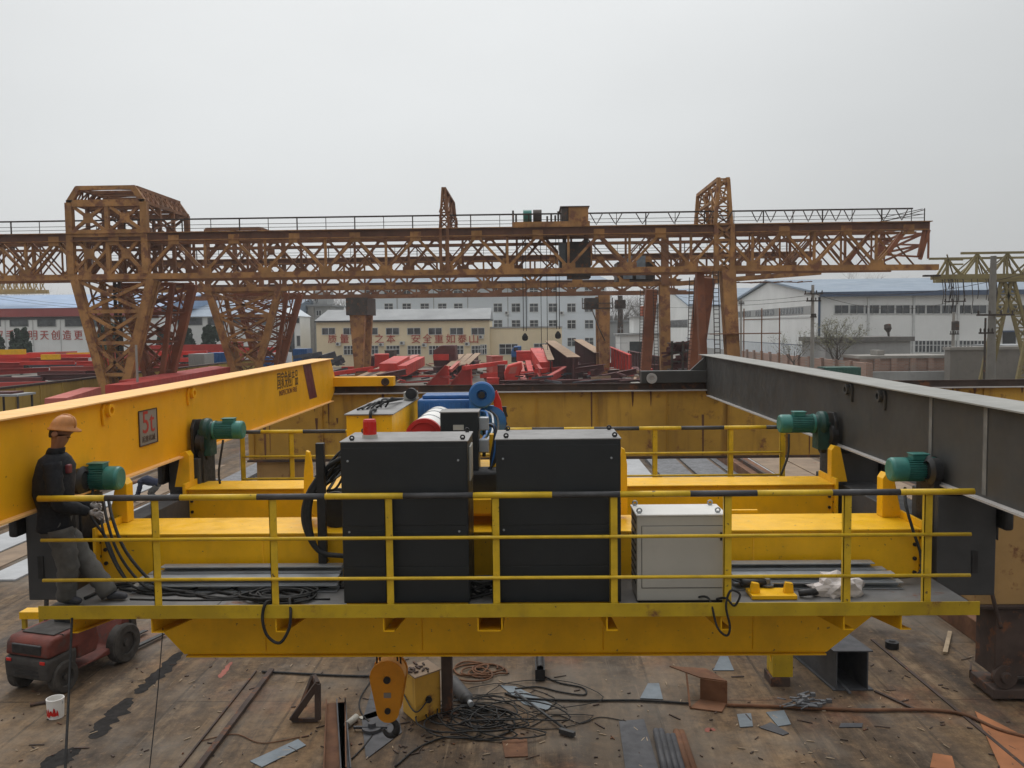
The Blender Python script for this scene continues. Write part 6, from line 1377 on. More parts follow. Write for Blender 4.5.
# ---- little white house with the red tank
Y = 142; X, Z = fX(Y), fZ(Y); WH = thing('pump_house', 'small white flat-roofed house with dark doorway and red tank on its roof', 'building', (X(635), Y, -H)); zt_ = Z(635, 335)
MB().box(X(620), X(662), Y, Y+8, -H, zt_).build('wall', 'hall_white', WH); MB().box(X(635), X(664), Y+2, Y+8, zt_+.3, Z(650, 317)).build('upper_wall', 'hall_white', WH); MB().box(X(618), X(664), Y-.4, Y+8.3, zt_, zt_+.25).build('roof_slab', 'plaster_grey', WH); MB().box(X(633), X(666), Y+1.6, Y+8.4, Z(650, 317), Z(650, 315.8)).build('upper_roof', 'plaster_grey', WH)
MB().box(X(629.5), X(645), Y-.06, Y-.003, -H, Z(637, 341.5)).build('doorway', 'dark_glass', WH)
M['tank_red'] = paint('orange_red_tank', (.36, .10, .05), .7, var=.1, dirt=.2)
MB().box(X(644), X(654), Y+3, Y+5.5, Z(650, 315.6), Z(650, 305.5)).build('tank', 'tank_red', WH, bev=.1)
b = MB()
for px in (611, 615, 620): b.bar((X(px), Y-1, -H), (X(px), Y-1, Z(px, 327)), .07)
for py in (329, 336, 343): b.bar((X(610), Y-1, Z(612, py)), (X(627), Y-1, Z(612, py)), .06)
tag(b.build('pipe_rack', 'plaster_grey', loc=(X(615), Y-1, -H)), 'thin grey pipe rack standing left of the small white house', 'pipe rack')
o = MB().lathe((X(628), Y+12, -H), (0, 0, 1), [(0, .65), (Z(628, 293)+H, .42), (Z(628, 293)+H, 0)], 14).build('chimney', 'cabin_dark', loc=(X(628), Y+12, -H)); tag(o, 'dark slender chimney stack behind the small white house', 'chimney')
Y = 190; X, Z = fX(Y), fZ(Y); SH = thing('storage_shed', 'pale shed with flat grey roof right of the blue-white office block', 'building', (X(615), Y, -H)); MB().box(X(607), X(640), Y, Y+10, -H, Z(615, 322)).build('wall', 'plaster_grey', SH); MB().box(X(606), X(641), Y-.4, Y+10.4, Z(615, 322), Z(615, 320.5)).build('roof', 'roof_grey', SH)
# ---- white hall at the right: gable towards the yard, long side towards us
Yf, Yb2 = 120.0, 171.0; xc = at(819, 300, Yf).x; RH = thing('factory_hall', 'huge white gabled hall with blue-grey roof and ribbon windows at the right', 'factory hall', (xc+30, Yf, -H))
ze = at(819, 294.5, Yf).z; ym = (Yf+Yb2)/2; zr = at(766, 282.5, ym).z; xe = xc+95
MB().prism([(Yf, -H), (Yf, ze), (ym, zr), (Yb2, ze), (Yb2, -H)], 'x', xc, xe).build('wall', 'hall_white', RH)
for s, (ya, za, yb_, zb_) in enumerate(((Yf-.8, ze+.02, ym, zr+.12), (Yb2+.8, ze+.02, ym, zr+.12))):
    b = MB(); b.add([(xc-.5, ya, za), (xe+.5, ya, za), (xe+.5, yb_, zb_), (xc-.5, yb_, zb_), (xc-.5, ya, za+.3), (xe+.5, ya, za+.3), (xe+.5, yb_, zb_+.3), (xc-.5, yb_, zb_+.3)], [(3, 2, 1, 0), (4, 5, 6, 7), (0, 1, 5, 4), (1, 2, 6, 5), (2, 3, 7, 6), (3, 0, 4, 7)]); b.build('roof', 'roof_blue', RH)
MB().box(xc-.1, xe, Yf-.85, Yf-.62, ze-.35, ze+.31).build('gutter', 'trim_blue', RH)
MB().box(xc-.12, xc+.18, Yf-.14, Yf-.004, -H, ze-.36).build('corner_trim', 'trim_blue', RH)
X, Z = fX(Yf), fZ(Yf)
for px in (868, 913.5, 958): MB().box(X(px)-.13, X(px)+.13, Yf-.2, Yf-.003, -H, ze-.36).build('downpipe', 'frame_white', RH)
px = 834.5; i = 0
while px < 1080:
    for q in range(2):
        window(RH, X(px+q*7.2), X(px+6.4+q*7.2), Yf, Z(px, 313.5), Z(px, 305.5), 0)
    px += 15.3; i += 1
px = 912
while px < 980: window(RH, X(px), X(px+6.2), Yf, Z(px, 352), Z(px, 341), 1, 1); px += 7.4
MB().box(X(1003), X(1016), Yf-.1, Yf-.003, -H, Z(1005, 332)).build('doorway', 'dark_glass', RH); MB().box(X(998), X(1018), Yf-1.2, Yf-.005, Z(1005, 332), Z(1005, 330.5)).build('door_canopy', 'trim_blue', RH)
gl = MB(); gp = MB(); zz0, zz1 = at(816, 313.7, Yf).z, at(816, 305, Yf).z; gl.box(xc-.05, xc-.003, Yf+2, Yb2-2, zz0, zz1); gl.build('ribbon_window', 'plaster_grey', RH)
y = Yf+2
while y < Yb2-2.5: MB().box(xc-.09, xc-.052, y+.2, y+1.25, zz0+.15, zz1-.15).build('pane', 'pane', RH) if int(y*3) % 5 else None; y += 1.5
MB().box(xc-.08, xc-.003, Yf+1, Yb2-1, zz0-.5, zz0-.25).build('wall_band', 'frame_white', RH)
# further gabled hall
Yf, Yb2 = 205.0, 262.0; xc = at(690, 300, Yf).x; R2 = thing('factory_hall', 'further white gabled hall beyond the big one, left of the thick gantry legs', 'factory hall', (xc+20, Yf, -H)); ze = at(690, 297, Yf).z-2.2; zr = ze+5.0; ym = (Yf+Yb2)/2; xe = xc+60
MB().prism([(Yf, -H), (Yf, ze), (ym, zr), (Yb2, ze), (Yb2, -H)], 'x', xc, xe).build('wall', 'hall_white', R2); MB().prism([(Yf-.5, ze+.02), (ym, zr+.03), (ym, zr+.4), (Yf-.5, ze+.35)], 'x', xc-.5, xe).build('roof', 'roof_blue', R2); MB().prism([(Yb2+.5, ze+.02), (ym, zr+.03), (ym, zr+.4), (Yb2+.5, ze+.35)], 'x', xc-.5, xe).build('roof', 'roof_blue', R2)
MB().box(xc-.06, xc-.003, Yf+3, Yb2-3, -.3, 1.6).build('ribbon_window', 'pane', R2)
# ---- low buildings and walls at the right
def wall_box(name, label, cat, px0, px1, pyt, Y, d, m, cap=None, capm='concrete', proud=.15, caph=.25):
    X, Z = fX(Y), fZ(Y); t = thing(name, label, cat, ((X(px0)+X(px1))/2, Y, -H)); zt_ = Z((px0+px1)/2, pyt)
    MB().box(X(px0), X(px1), Y, Y+d, -H, zt_-(caph if cap else 0)).build('wall', m, t)
    if cap: MB().box(X(px0)-proud, X(px1)+proud, Y-proud, Y+d+proud, zt_-caph+.004, zt_).build(cap, capm, t)
    return t, X, Z, zt_
t, X, Z, z_ = wall_box('storage_shed', 'low grey flat-roofed shed with a thick roof slab in front of the big white hall', 'building', 826, 911, 337, 104, 9, 'plaster_grey', 'roof_slab', 'slab_dark', .35, .55)
MB().lathe((X(896), 106, z_), (0, .3, 1), [(0, .12), (.5, .15), (1.0, .45), (1.5, .4), (1.6, 0)], 12).build('roof_vent', 'cabin_dark', t)
t, X, Z, z_ = wall_box('brick_wall', 'pinkish brick wall with piers in front of the grey shed', 'brick wall', 861, 948, 355.5, 92, 5, 'brick', 'coping', 'concrete', .2, .3)
for px in (863, 877, 894, 913, 931): MB().box(X(px)-.3, X(px)+.3, 91.75, 91.997, -H, z_-.31).build('pier', 'brick', t)
MB().box(X(861), X(950), 90.6, 91.7, -H, Z(900, 371)).build('plinth', 'plaster_grey', t)
MB().box(X(882), X(889), 93, 95, z_+.004, z_+.55).build('chimney_stub', 'concrete', t)
t, X, Z, z_ = wall_box('yard_wall', 'tall grey plastered wall at the right edge under the olive gantry', 'wall', 951, 1060, 346.5, 88, 1.2, 'plaster_brown', 'roof_slab', 'concrete', .15, .3)
wall_box('storage_shed', 'grey shed block at the right edge behind the tall plastered wall', 'building', 1008, 1075, 345, 97, 7, 'concrete', 'roof_slab', 'roof_grey', .2, .3)
t = thing('boundary_wall', 'long low brick boundary wall running away past the concrete pole', 'brick wall', (34, 120, -H)); 
p0, p1 = at(868, 362, 88), at(735, 348, 150)
MB().add([(p0.x, p0.y, -H), (p1.x, p1.y, -H), (p1.x, p1.y, -4.3), (p0.x, p0.y, -4.0), (p0.x+.5, p0.y, -H), (p1.x+.5, p1.y, -H), (p1.x+.5, p1.y, -4.3), (p0.x+.5, p0.y, -4.0)], [(0, 1, 2, 3), (4, 7, 6, 5), (3, 2, 6, 7), (0, 3, 7, 4), (1, 5, 6, 2)]).build('wall', 'brick', t)
for i in range(14):
    p = p0.lerp(p1, i/13); MB().box(p.x-.3, p.x+.02, p.y-.3, p.y+.3, -H, -3.9).build('pier', 'brick', t)
t = thing('fence', 'grey-blue slatted fence along the foot of the big white hall', 'fence', (38, 130, -H)); b = MB(); xx = at(819, 300, 120).x-2.2
for y in range(0, 100): b.box(xx-.03, xx+.03, 118+y*.9, 118.45+y*.9, -4.6, -2.9)
b.build('slats', 'office', t); MB().box(xx-.1, xx+.1, 116, 209, -H, -4.62).build('footing', 'plaster_grey', t); MB().box(xx-.05, xx+.05, 116, 209, -2.88, -2.78).build('top_rail', 'trim_blue', t)
q = gnd(842, 381); t = thing('container', 'dark green container behind the dark grey girder', 'container', (at(842, 370, 80).x, 80, -H)); x0, x1, zt_ = at(826, 370, 80).x, at(861, 370, 80).x, at(842, 367.5, 80).z
M['dgreen'] = paint('dark_green_paint', (.025, .10, .075), .6, var=.1, dirt=.25)
MB().box(x0, x1, 80, 82.4, -H+.01, zt_).build('body', 'dgreen', t); MB().box(x0-3.5, x0-.05, 80.3, 82.1, -H+.01, zt_-.1).build('end_box', 'cabin_dark', t)
b = MB()
for i in range(12): b.box(x0+(x1-x0)*i/12+.05, x0+(x1-x0)*i/12+.13, 79.95, 79.998, -H+.1, zt_-.1)
b.build('ribs', 'dgreen', t)
# ---- poles
def pole(label, px, pyt, Y, r0, r1, arms=(), m='concrete', box=None):
    p = at(px, 320, Y); zt_ = at(px, pyt, Y).z; t = thing('utility_pole', label, 'utility pole', (p.x, Y, -H))
    MB().lathe((p.x, Y, -H), (0, 0, 1), [(0, r0), (zt_+H, r1), (zt_+H, 0)], 12).build('pole', m, t)
    for py, wd in arms:
        z = at(px, py, Y).z; b = MB().box(p.x-wd, p.x+wd, Y-r0-.12, Y-r0+.0, z-.06, z+.06)
        for k in range(4): x = p.x-wd+.1+2*(wd-.1)*k/3; b.lathe((x, Y-r0-.06, z+.06), (0, 0, 1), [(0, .05), (.2, .07), (.28, .03), (.28, 0)], 8)
        b.build('crossarm', 'rail_dark', t)
    if box: z = at(px, box, Y).z; MB().lathe((p.x-.1, Y-r0-.45, z-.5), (0, 0, 1), [(0, 0), (0, .4), (1.0, .4), (1.1, .2), (1.1, 0)], 14).build('transformer', 'cabin_dark', t)
    return t
pole('tall weathered concrete utility pole before the corner of the big white hall', 812.5, 285, 84, .22, .14, ((294, .9), (301, .7), (317, .3)))
pole('thick concrete pole at the right edge, rising above the olive gantry', 992, 256, 62, .36, .2, ((315, 1.3),), 'pole_grey')
pole('thin dark steel pole just left of the thick concrete pole', 985.5, 318, 60, .09, .07, ((333, .5),), 'cabin_dark')
pole('utility pole carrying a transformer in front of the ribbon windows', 953.5, 312, 98, .2, .15, ((301.5, 1.2), (334, .5)), box=326)
pole('slim pole with a stubby top before the white gable', 741, 299, 118, .16, .12, ((304, .4),))
pole('slim grey pole beside the doorway of the white annex', 283.5, 300, 132, .2, .14, ((303, .4),))
pole('pale pole next to the annex, left of the slim grey pole', 276.5, 318, 118, .14, .11)
pole('short steel pole in front of the yellow yard wall', 135, 345, 58, .09, .08)
b = []
for k, (p0, p1, sag) in enumerate((((812.5, 292, 84), (1100, 250, 70), 1.5), ((812.5, 295, 84), (640, 282, 190), 2.0), ((812.5, 300, 84), (560, 290, 260), 2.5), ((953.5, 301, 98), (812.5, 293, 84), 1.2), ((283.5, 301, 132), (0, 296, 150), 1.5), ((283.5, 303, 132), (0, 299, 150), 1.5))):
    A, B = at(*p0), at(*p1); o = MB().tube([A.lerp(B, i/12)+Vector((0, 0, -sag*4*(i/12)*(1-i/12))) for i in range(13)], .022, 4).build('overhead_wire', 'rail_dark', loc=A)
    tag(o, ('overhead wire from the concrete pole to the right edge', 'upper overhead wire from the concrete pole towards the far hall', 'lower overhead wire from the concrete pole towards the office block', 'overhead wire between the concrete pole and the transformer pole', 'upper overhead wire left of the slim grey pole', 'lower overhead wire left of the slim grey pole')[k], 'wire')
# ---- yellow yard wall at the left, running away
t = thing('yard_wall', 'long yellow ribbed yard wall with a rusty capping running away at the left', 'wall', (-36, 70, -H))
MB().box(-36.4, -36, 40, 130, -H, -3.75).build('wall_panel', 'yard_yellow', t)
MB().box(-36.45, -35.93, 40, 130, -3.745, -3.6).build('capping', 'dark_rust', t)
for i in range(30): MB().box(-35.99, -35.9, 41+3*i, 41.1+3*i, -H, -3.75).build('rib', 'yard_yellow', t)
# ================================================ steelwork stored in the yard
M['red'] = paint('fresh_red_oxide_paint', (.62, .045, .030), .5, var=.14, scale=.6, dirt=.2)
M['red2'] = paint('weathered_red_paint', (.40, .042, .032), .6, var=.16, scale=.6, dirt=.3)
M['maroon_steel'] = paint('maroon_primer', (.105, .030, .028), .65, var=.2, scale=.6, dirt=.3)
M['tan_flange'] = paint('tan_rusting_flange', (.33, .22, .14), .75, var=.15, scale=.8, dirt=.25)
M['slate'] = paint('slate_grey_steel', (.07, .075, .09), .6, var=.2, scale=.8, dirt=.3)
M['pale_red'] = paint('sun_bleached_red', (.50, .13, .10), .6, var=.12, scale=.6, dirt=.2)
def ibeam(b, p, q, w, h, tf=.06, box=False, up=None):
    p, q = Vector(p), Vector(q); up = Vector((0, 0, 1)); d = (q-p).normalized(); sx = d.cross(up).normalized()
    if box: return b.bar(p, q, w, h)
    b.bar(p, q, max(.05, w*.12), h-2*tf); b.bar(p+up*(h/2-tf/2), q+up*(h/2-tf/2), w, tf); b.bar(p-up*(h/2-tf/2), q-up*(h/2-tf/2), w, tf); return b
def girder(label, p, q, w, h, m, box=False, cat='girder', group='steel girders stored in the yard', flange=None, name='steel_girder', stiff=0):
    p, q = Vector(p), Vector(q); c = (p+q)/2
    if not flange and not stiff:
        o = ibeam(MB(), p, q, w, h, box=box).build(name, m, loc=(c.x, c.y, c.z-h/2)); tag(o, label, cat, group); return o
    t = thing(name, label, cat, (c.x, c.y, c.z-h/2), group); up = Vector((0, 0, 1)); ibeam(MB(), p, q, w, h).build('beam_body', m, t)
    if flange: MB().bar(p+up*(h/2+.03), q+up*(h/2+.03), w*1.02, .05).build('top_flange', flange, t)
    d = (q-p).normalized(); sx = d.cross(up).normalized()
    for i in range(stiff):
        c2 = p.lerp(q, (i+.5)/stiff)
        for s in (-1, 1): MB().bar(c2+sx*s*w*.26-up*h*.46, c2+sx*s*w*.26+up*h*.46, w*.4, .06, up=d).build('stiffener', m, t)
    return t
# left stacks beyond the yellow wall
random.seed(12); ordn = ('bottom', 'second', 'third', 'fourth', 'fifth', 'top'); segs = ('leftmost', 'left middle', 'right middle', 'rightmost'); rown = ('front', 'back')
pal = [('slate', 'maroon_steel', 'slate', 'maroon_steel'), ('slate', 'maroon_steel', 'red2', 'slate'), ('maroon_steel', 'slate', 'red2', 'maroon_steel'), ('red2', 'pale_red', 'slate', 'red2'), ('red', 'pale_red', 'red2', 'red'), ('red', 'pale_red', 'red', 'yellow')]
cwn = {'red': 'bright red', 'red2': 'dull red', 'maroon_steel': 'maroon', 'slate': 'slate', 'pale_red': 'bleached red', 'yellow': 'yellow'}
for j in range(2):
    for r in range(6):
        x = -67+random.uniform(-2, 2)
        for g_ in range(4):
            L = random.uniform(4.5, 8.5); h = random.uniform(.32, .66); y = 90+j*9+r*.9+random.uniform(-.6, .6); z = -6.1+r*.72+random.uniform(-.12, .12)
            if x+L > -37: break
            mm = random.choice(pal[r])
            girder(f'{cwn[mm]} girder, {ordn[r]} layer, {segs[g_]} {rown[j]} row of the stack beyond the yellow wall', (x, y, z), (x+L, y+random.uniform(-.5, 2.6), z+random.uniform(-.22, .25)), random.uniform(.5, .9), h, mm, box=random.random() < .6, group='girders stacked beyond the yellow wall')
            x += L+random.uniform(-.8, 1.4)
for px, py, Y, L, lab in ((8, 352, 92, 3.4, 'larger yellow end carriage lying on the left red stack'), (50, 357, 90, 1.8, 'smaller yellow end carriage lying on the left red stack')):
    p = at(px, py, Y); girder(lab, (p.x-L/2, Y, p.z), (p.x+L/2, Y+.3, p.z), .5, .55, 'yellow', box=True, cat='end carriage', group=None, name='end_carriage')
# red troughs beside the left girder, in front of the yellow wall
for lab, p, q, w, h, m in (('bleached red box girder lying in front of the yellow wall', at(56, 405, 50), at(92, 393, 60), 1.2, .8, 'pale_red'), ('long weathered red girder right of the lattice leg foot', at(118, 391, 55), at(222, 371, 84), 1.6, .8, 'red2'), ('second long weathered red girder behind the lattice leg foot', at(128, 386, 60), at(216, 370, 90), 1.2, .8, 'red2')):
    girder(lab, p, q, w, h, m, box=True, group=None)
    for e in (p, q): pass
# blue shed frame with flat canopy at the left edge
p = at(12, 412, 42); t = thing('canopy_shed', 'small canopy shed with brown roof and blue tanks at the left edge', 'shed', (p.x, 42, -H))
x0, x1, zc = at(-40, 395, 42).x, at(22, 395, 42).x, at(15, 396, 42).z
MB().box(x0, x1, 41.6, 43.2, zc, zc+.1).build('canopy', 'roof_grey', t); MB().box(x0+.1, x1-.5, 42, 43, zc+.101, zc+.2).build('canopy_load', 'maroon_steel', t)
for x in (x0+.1, (x0+x1)/2, x1-.1):
    for y in (41.8, 43.0): MB().bar((x, y, -H), (x, y, zc), .08).build('post', 'cabin_dark', t)
MB().box(x0+.2, x0+1.5, 42, 43.5, -H+.01, zc-1).build('tank', 'blue', t, bev=.1); MB().box(x1-.8, x1-.25, 42.2, 43, -H+.01, zc-1.4).build('tank', 'blue', t, bev=.1)
MB().bar((x0, 41.8, zc-.9), (x1, 41.8, zc-.9), .06).build('rail', 'cabin_dark', t)
# middle distance between the legs, left
for lab, px0, px1, pyt, Y, d, m, nm, ct in (('blue container standing between the two lattice legs', 205, 226, 353, 105, 3, 'blue', 'container', 'container'), ('red steel upright block by the blue container', 230, 239, 342, 112, 1.5, 'red2', 'steel_block', 'steel block'), ('grey crate stack left of the blue container', 187, 203, 354, 98, 3, 'plaster_grey', 'crate_stack', 'crate'), ('small blue tarpaulin bin beside the second lattice leg', 256, 268, 357, 108, 2, 'blue', 'bin', 'bin'), ('pale cabin box near the slim grey pole', 270, 285, 353, 120, 3, 'hall_white', 'site_cabin', 'cabin'), ('deep blue container behind the yellow girder end', 292, 306, 349, 118, 3, 'blue', 'container', 'container')):
    X, Z = fX(Y), fZ(Y); o = MB().box(X(px0), X(px1), Y, Y+d, -H+.01, Z(px0, pyt)); 
    for k in range(7): x = X(px0)+(X(px1)-X(px0))*(k+.5)/7; o.box(x-.06, x+.06, Y-.06, Y-.002, -H+.1, Z(px0, pyt)-.1)
    o = o.build(nm, m, loc=(X((px0+px1)/2), Y, -H)); tag(o, lab, ct)
for i in range(7):
    a = random.uniform(140, 255); Y = random.uniform(112, 130); p = at(a, 352+random.uniform(-4, 5), Y); L = random.uniform(3, 7); cn, m = random.choice((('bright red', 'red'), ('weathered red', 'red2'), ('maroon', 'maroon_steel')))
    girder(f'{cn} girder {("short", "leaning", "flat", "crooked", "long", "lower", "upper")[i]} in the pile between the lattice legs', (p.x-L, Y, p.z), (p.x+L, Y+random.uniform(-2, 4), p.z+random.uniform(-.2, .2)), .8, .9, m, box=True, group='girders glimpsed between the lattice legs')
X, Z = fX(116), fZ(116); t = thing('machine_pile', 'dark slate machine parts piled behind the end of the yellow girder', 'machine parts', (X(325), 116, -H)); random.seed(40); b = MB()
for k in range(26):
    x = X(random.uniform(304, 342)); y = 116+random.uniform(-2, 3); s_ = random.uniform(.4, 1.3); z = -H+random.uniform(0, 3.0); b.bar((x-s_, y, z), (x+s_, y+random.uniform(-1, 1), z+random.uniform(-.3, .6)), random.uniform(.3, .9))
o = b.build('parts', 'slate', t)
# ---- centre yard
Y = 97; X, Z = fX(Y), fZ(Y)
for lab, pts in (('left one of two bright red wedge brackets standing in the centre of the yard', ((424, 386), (447.5, 386), (447.5, 366.5), (444, 366))), ('right one of two bright red wedge brackets standing in the centre of the yard', ((447.6, 386), (470.5, 386), (469, 365), (465.5, 364.5)))):
    t = thing('wedge_bracket', lab, 'bracket', (X(pts[1][0]), Y, -H), 'red wedge brackets'); pl = [(X(a), Z(a, b_)) for a, b_ in pts]; pl[0] = (pl[0][0], -H+.02); pl[1] = (pl[1][0], -H+.02)
    MB().prism(pl, 'y', Y+.7, Y+.82).build('web', 'red', t); a, c = pl[0], pl[3]
    MB().add([(a[0], Y, a[1]), (c[0], Y, c[1]), (c[0], Y+1.5, c[1]), (a[0], Y+1.5, a[1]), (a[0], Y, a[1]+.1), (c[0], Y, c[1]+.1), (c[0], Y+1.5, c[1]+.1), (a[0], Y+1.5, a[1]+.1)], [(3, 2, 1, 0), (4, 5, 6, 7), (0, 1, 5, 4), (1, 2, 6, 5), (2, 3, 7, 6), (3, 0, 4, 7)]).build('sloped_flange', 'pale_red', t)
    MB().box(pl[1][0]-.1, pl[1][0], Y, Y+1.5, -H+.02, pl[2][1]).build('end_plate', 'red', t)
for i in range(5):
    p, q = gnd(352+6.2*i, 389), gnd(395+6.6*i, 371.5); z = -H+.55
    girder(('leftmost', 'second', 'third', 'fourth', 'rightmost')[i]+' maroon I-beam left of the red wedge brackets', (p.x, p.y, z), (q.x, q.y, z+.6), .75, .85, ('maroon_steel', 'slate', 'maroon_steel', 'maroon_steel', 'maroon_steel')[i], flange='dark_rust' if i % 2 else 'tan_flange', group='maroon beams left of the red brackets')
def block(name, label, cat, px0, px1, py0, py1, Y, d, m, rot=0, bev=.08, lean=0):
    X, Z = fX(Y), fZ(Y); c = ((X(px0)+X(px1))/2, Y+d/2, 0); w = X(px1)-X(px0); z0, z1 = Z(px0, py1), Z(px0, py0)
    b = MB().prism([(-w/2, 0), (w/2, 0), (w/2+lean, z1-z0), (-w/2+lean, z1-z0)], 'y', -d/2, d/2); b.box(-w/2-.06+lean, w/2+.06+lean, -d/2-.06, d/2+.06, z1-z0+.002, z1-z0+.1); b.box(-w*.28, w*.28, -d/2-.05, -d/2-.003, (z1-z0)*.25, (z1-z0)*.7)
    o = b.build(name, m, loc=None, bev=bev); o.location = (c[0], c[1], z0); o.rotation_euler = (0, 0, rot); return tag(o, label, cat)
zg = lambda Y: 329+H*F/Y
block('steel_box', 'red upright box section left of the red slab, beyond the maroon row', 'steel box', 372, 386, 355, zg(122), 122, 3, 'red', .2); block('steel_box', 'maroon box section at the left of the red upright box', 'steel box', 360, 371, 357, zg(123), 123, 3, 'maroon_steel', .1)
block('site_cabin', 'dark boxy cabin in front of the cream building', 'cabin', 384, 393, 351, zg(132), 132, 3, 'cabin_dark')
p, q = at(388, 369, 108), at(402, 361, 120); girder('bright red slab girder in front of the dark boxy cabin', p, q, 2.2, 1.4, 'red', box=True, group=None)
for i, (a, b_) in enumerate((((402, 371, 106), (421, 361, 125)), ((398, 368, 112), (416, 359, 130)))): girder(('nearer', 'further')[i]+' bright red box girder pointing away right of the red slab', at(*a), at(*b_), 1.1, 1.3, ('red', 'pale_red')[i], box=True, group='red box girders in the centre of the yard')
t = thing('crane_trolley', 'maroon crane trolley body with red upper deck in front of the cream building', 'crane trolley', (fX(118)(444), 118, -H)); X, Z = fX(118), fZ(118)
MB().prism([(X(433), Z(433, 356)), (X(434), Z(433, 350)), (X(441), Z(433, 345.5)), (X(455), Z(433, 345.5)), (X(456), Z(433, 362)), (X(449), Z(433, 368)), (X(434), Z(433, 366))], 'y', 117, 121).build('body', 'maroon_steel', t, bev=.1)
MB().box(X(434), X(449), 116.4, 117, Z(433, 360), Z(433, 354)).build('deck_plate', 'red', t); MB().box(X(436), X(438), 117, 121, -H+.01, Z(433, 366)).build('leg', 'slate', t); MB().box(X(451), X(453), 117, 121, -H+.01, Z(433, 366)).build('leg', 'slate', t)
for i in range(3):
    p, q = at(449+8*i, 371-.8*i, 106), at(462+8*i, 358-.6*i, 134); girder(('leftmost', 'middle', 'rightmost')[i]+' pale flanged maroon I-beam behind the red wedge brackets', p, q, .9, 1.1, 'maroon_steel', flange='tan_flange', group='maroon beams behind the red brackets')
block('steel_box', 'bleached red box section standing right of the maroon I-beams', 'steel box', 488, 499, 357, zg(105), 105, 3, 'pale_red', .3); block('steel_box', 'dark maroon block between the bleached box and the red rounded casting', 'steel box', 497, 504, 366, zg(100), 100, 2, 'maroon_steel')
block('steel_plate_pack', 'flat bright red pack of plates on the ground right of the red wedge brackets', 'plate pack', 486, 498, 379, zg(99), 99, 2, 'red')
t = thing('crane_casing', 'bright red rounded crane casing with a pale opening in the middle of the yard', 'crane casing', (fX(100)(512), 100, -H)); X, Z = fX(100), fZ(100)
MB().prism([(X(504.5), -H+.1), (X(503.5), Z(512, 372)), (X(507), Z(512, 365)), (X(521), Z(512, 361.5)), (X(522), Z(512, 368)), (X(517), Z(512, 380)), (X(513), -H+.02)], 'y', 99, 101.5).build('casing', 'red', t, bev=.2, bseg=3); MB().prism([(X(508), Z(512, 373)), (X(510), Z(512, 367)), (X(517), Z(512, 366)), (X(515), Z(512, 373))], 'y', 98.93, 98.998).build('opening', 'pale_red', t)
for i, (a, b_, m) in enumerate((((524, 383, 99), (520, 363, 112), 'pale_red'), ((532, 378, 103), (528, 362, 114), 'red'))): p, q = at(*a), at(*b_); girder(('left', 'right')[i]+' narrow red channel leaning upright beside the red casing', p, q, .7, .5, m, box=True, group='narrow red channels')
p, q = at(546, 369, 104), at(536, 354, 118); girder('thick bright red box beam tilted upwards right of the narrow red channels', p, q, 1.6, 1.7, 'red', box=True, group=None)
block('steel_box', 'low bright red box behind the red casing', 'steel box', 516, 531, 352, 361, 116, 3, 'red')
t = thing('truck', 'small blue flatbed truck parked by the cream annex', 'truck', (fX(138)(522), 138, -H)); X, Z = fX(138), fZ(138)
MB().prism([(X(511), Z(515, 357)), (X(511), Z(515, 351)), (X(514), Z(515, 346)), (X(521), Z(515, 346)), (X(521), Z(515, 357))], 'y', 137, 139.2).build('cab', 'blue', t, bev=.15); MB().box(X(521.5), X(536), 137, 139.2, Z(515, 357), Z(515, 352)).build('bed', 'blue', t); MB().box(X(513.5), X(517.5), 136.93, 136.998, Z(515, 351), Z(515, 347.5)).build('window', 'dark_glass', t); MB().box(X(511), X(536), 137.4, 138.8, Z(515, 362), Z(515, 357)).build('chassis', 'cabin_dark', t)
for px in (515, 531): MB().lathe((X(px), 136.9, -H+.5), (0, 1, 0), [(0, 0), (0, .5), (.3, .5), (.3, 0)], 16).build('wheel', 'rubber', t)
for i, (a, b_, h_) in enumerate((((574, 372, 100), (550, 352, 132), 3.4), ((600, 366, 118), (578, 350, 150), 3.6))):
    p, q = at(*a), at(*b_); girder(('nearer', 'further')[i]+' of two deep maroon plate girders with tan top flange pointing away', p, q, 1.5, h_, 'maroon_steel', flange='tan_flange', stiff=9, group='deep maroon plate girders')
p, q = at(551, 371, 102), at(545, 354, 122); girder('slanting dark brown plate girder left of the two deep maroon girders', p, q, .8, 2.6, 'dark_rust', flange='tan_flange', group=None)
random.seed(55)
for i in range(7):
    p = at(586+random.uniform(0, 34), 380-random.uniform(0, 12), 101+i*2.2); L = random.uniform(1.5, 3.4); an = random.uniform(-.5, .5)
    girder('maroon lattice boom '+('lying lowest', 'lying crosswise', 'leaning most', 'lying flat on top', 'half buried', 'furthest back', 'shortest')[i]+' in the heap by the deep maroon girders', (p.x-L*math.cos(an), p.y-L*.3, p.z-.2), (p.x+L*math.cos(an), p.y+L*.5, p.z+L*math.sin(an)*.4), .5, .6, random.choice(('maroon_steel', 'maroon_steel', 'dark_rust')), group='heap of maroon booms')
for i in range(4):
    p, q = gnd(500+40*i, 385.5), gnd(590+30*i, 384-i*.6); p.z = q.z = -H+.3; girder(('shortest', 'second', 'third', 'longest')[i]+' flat maroon beam along the yard edge behind the crane rail', p, q, .8, .55, 'maroon_steel', group='flat maroon beams by the crane rail')
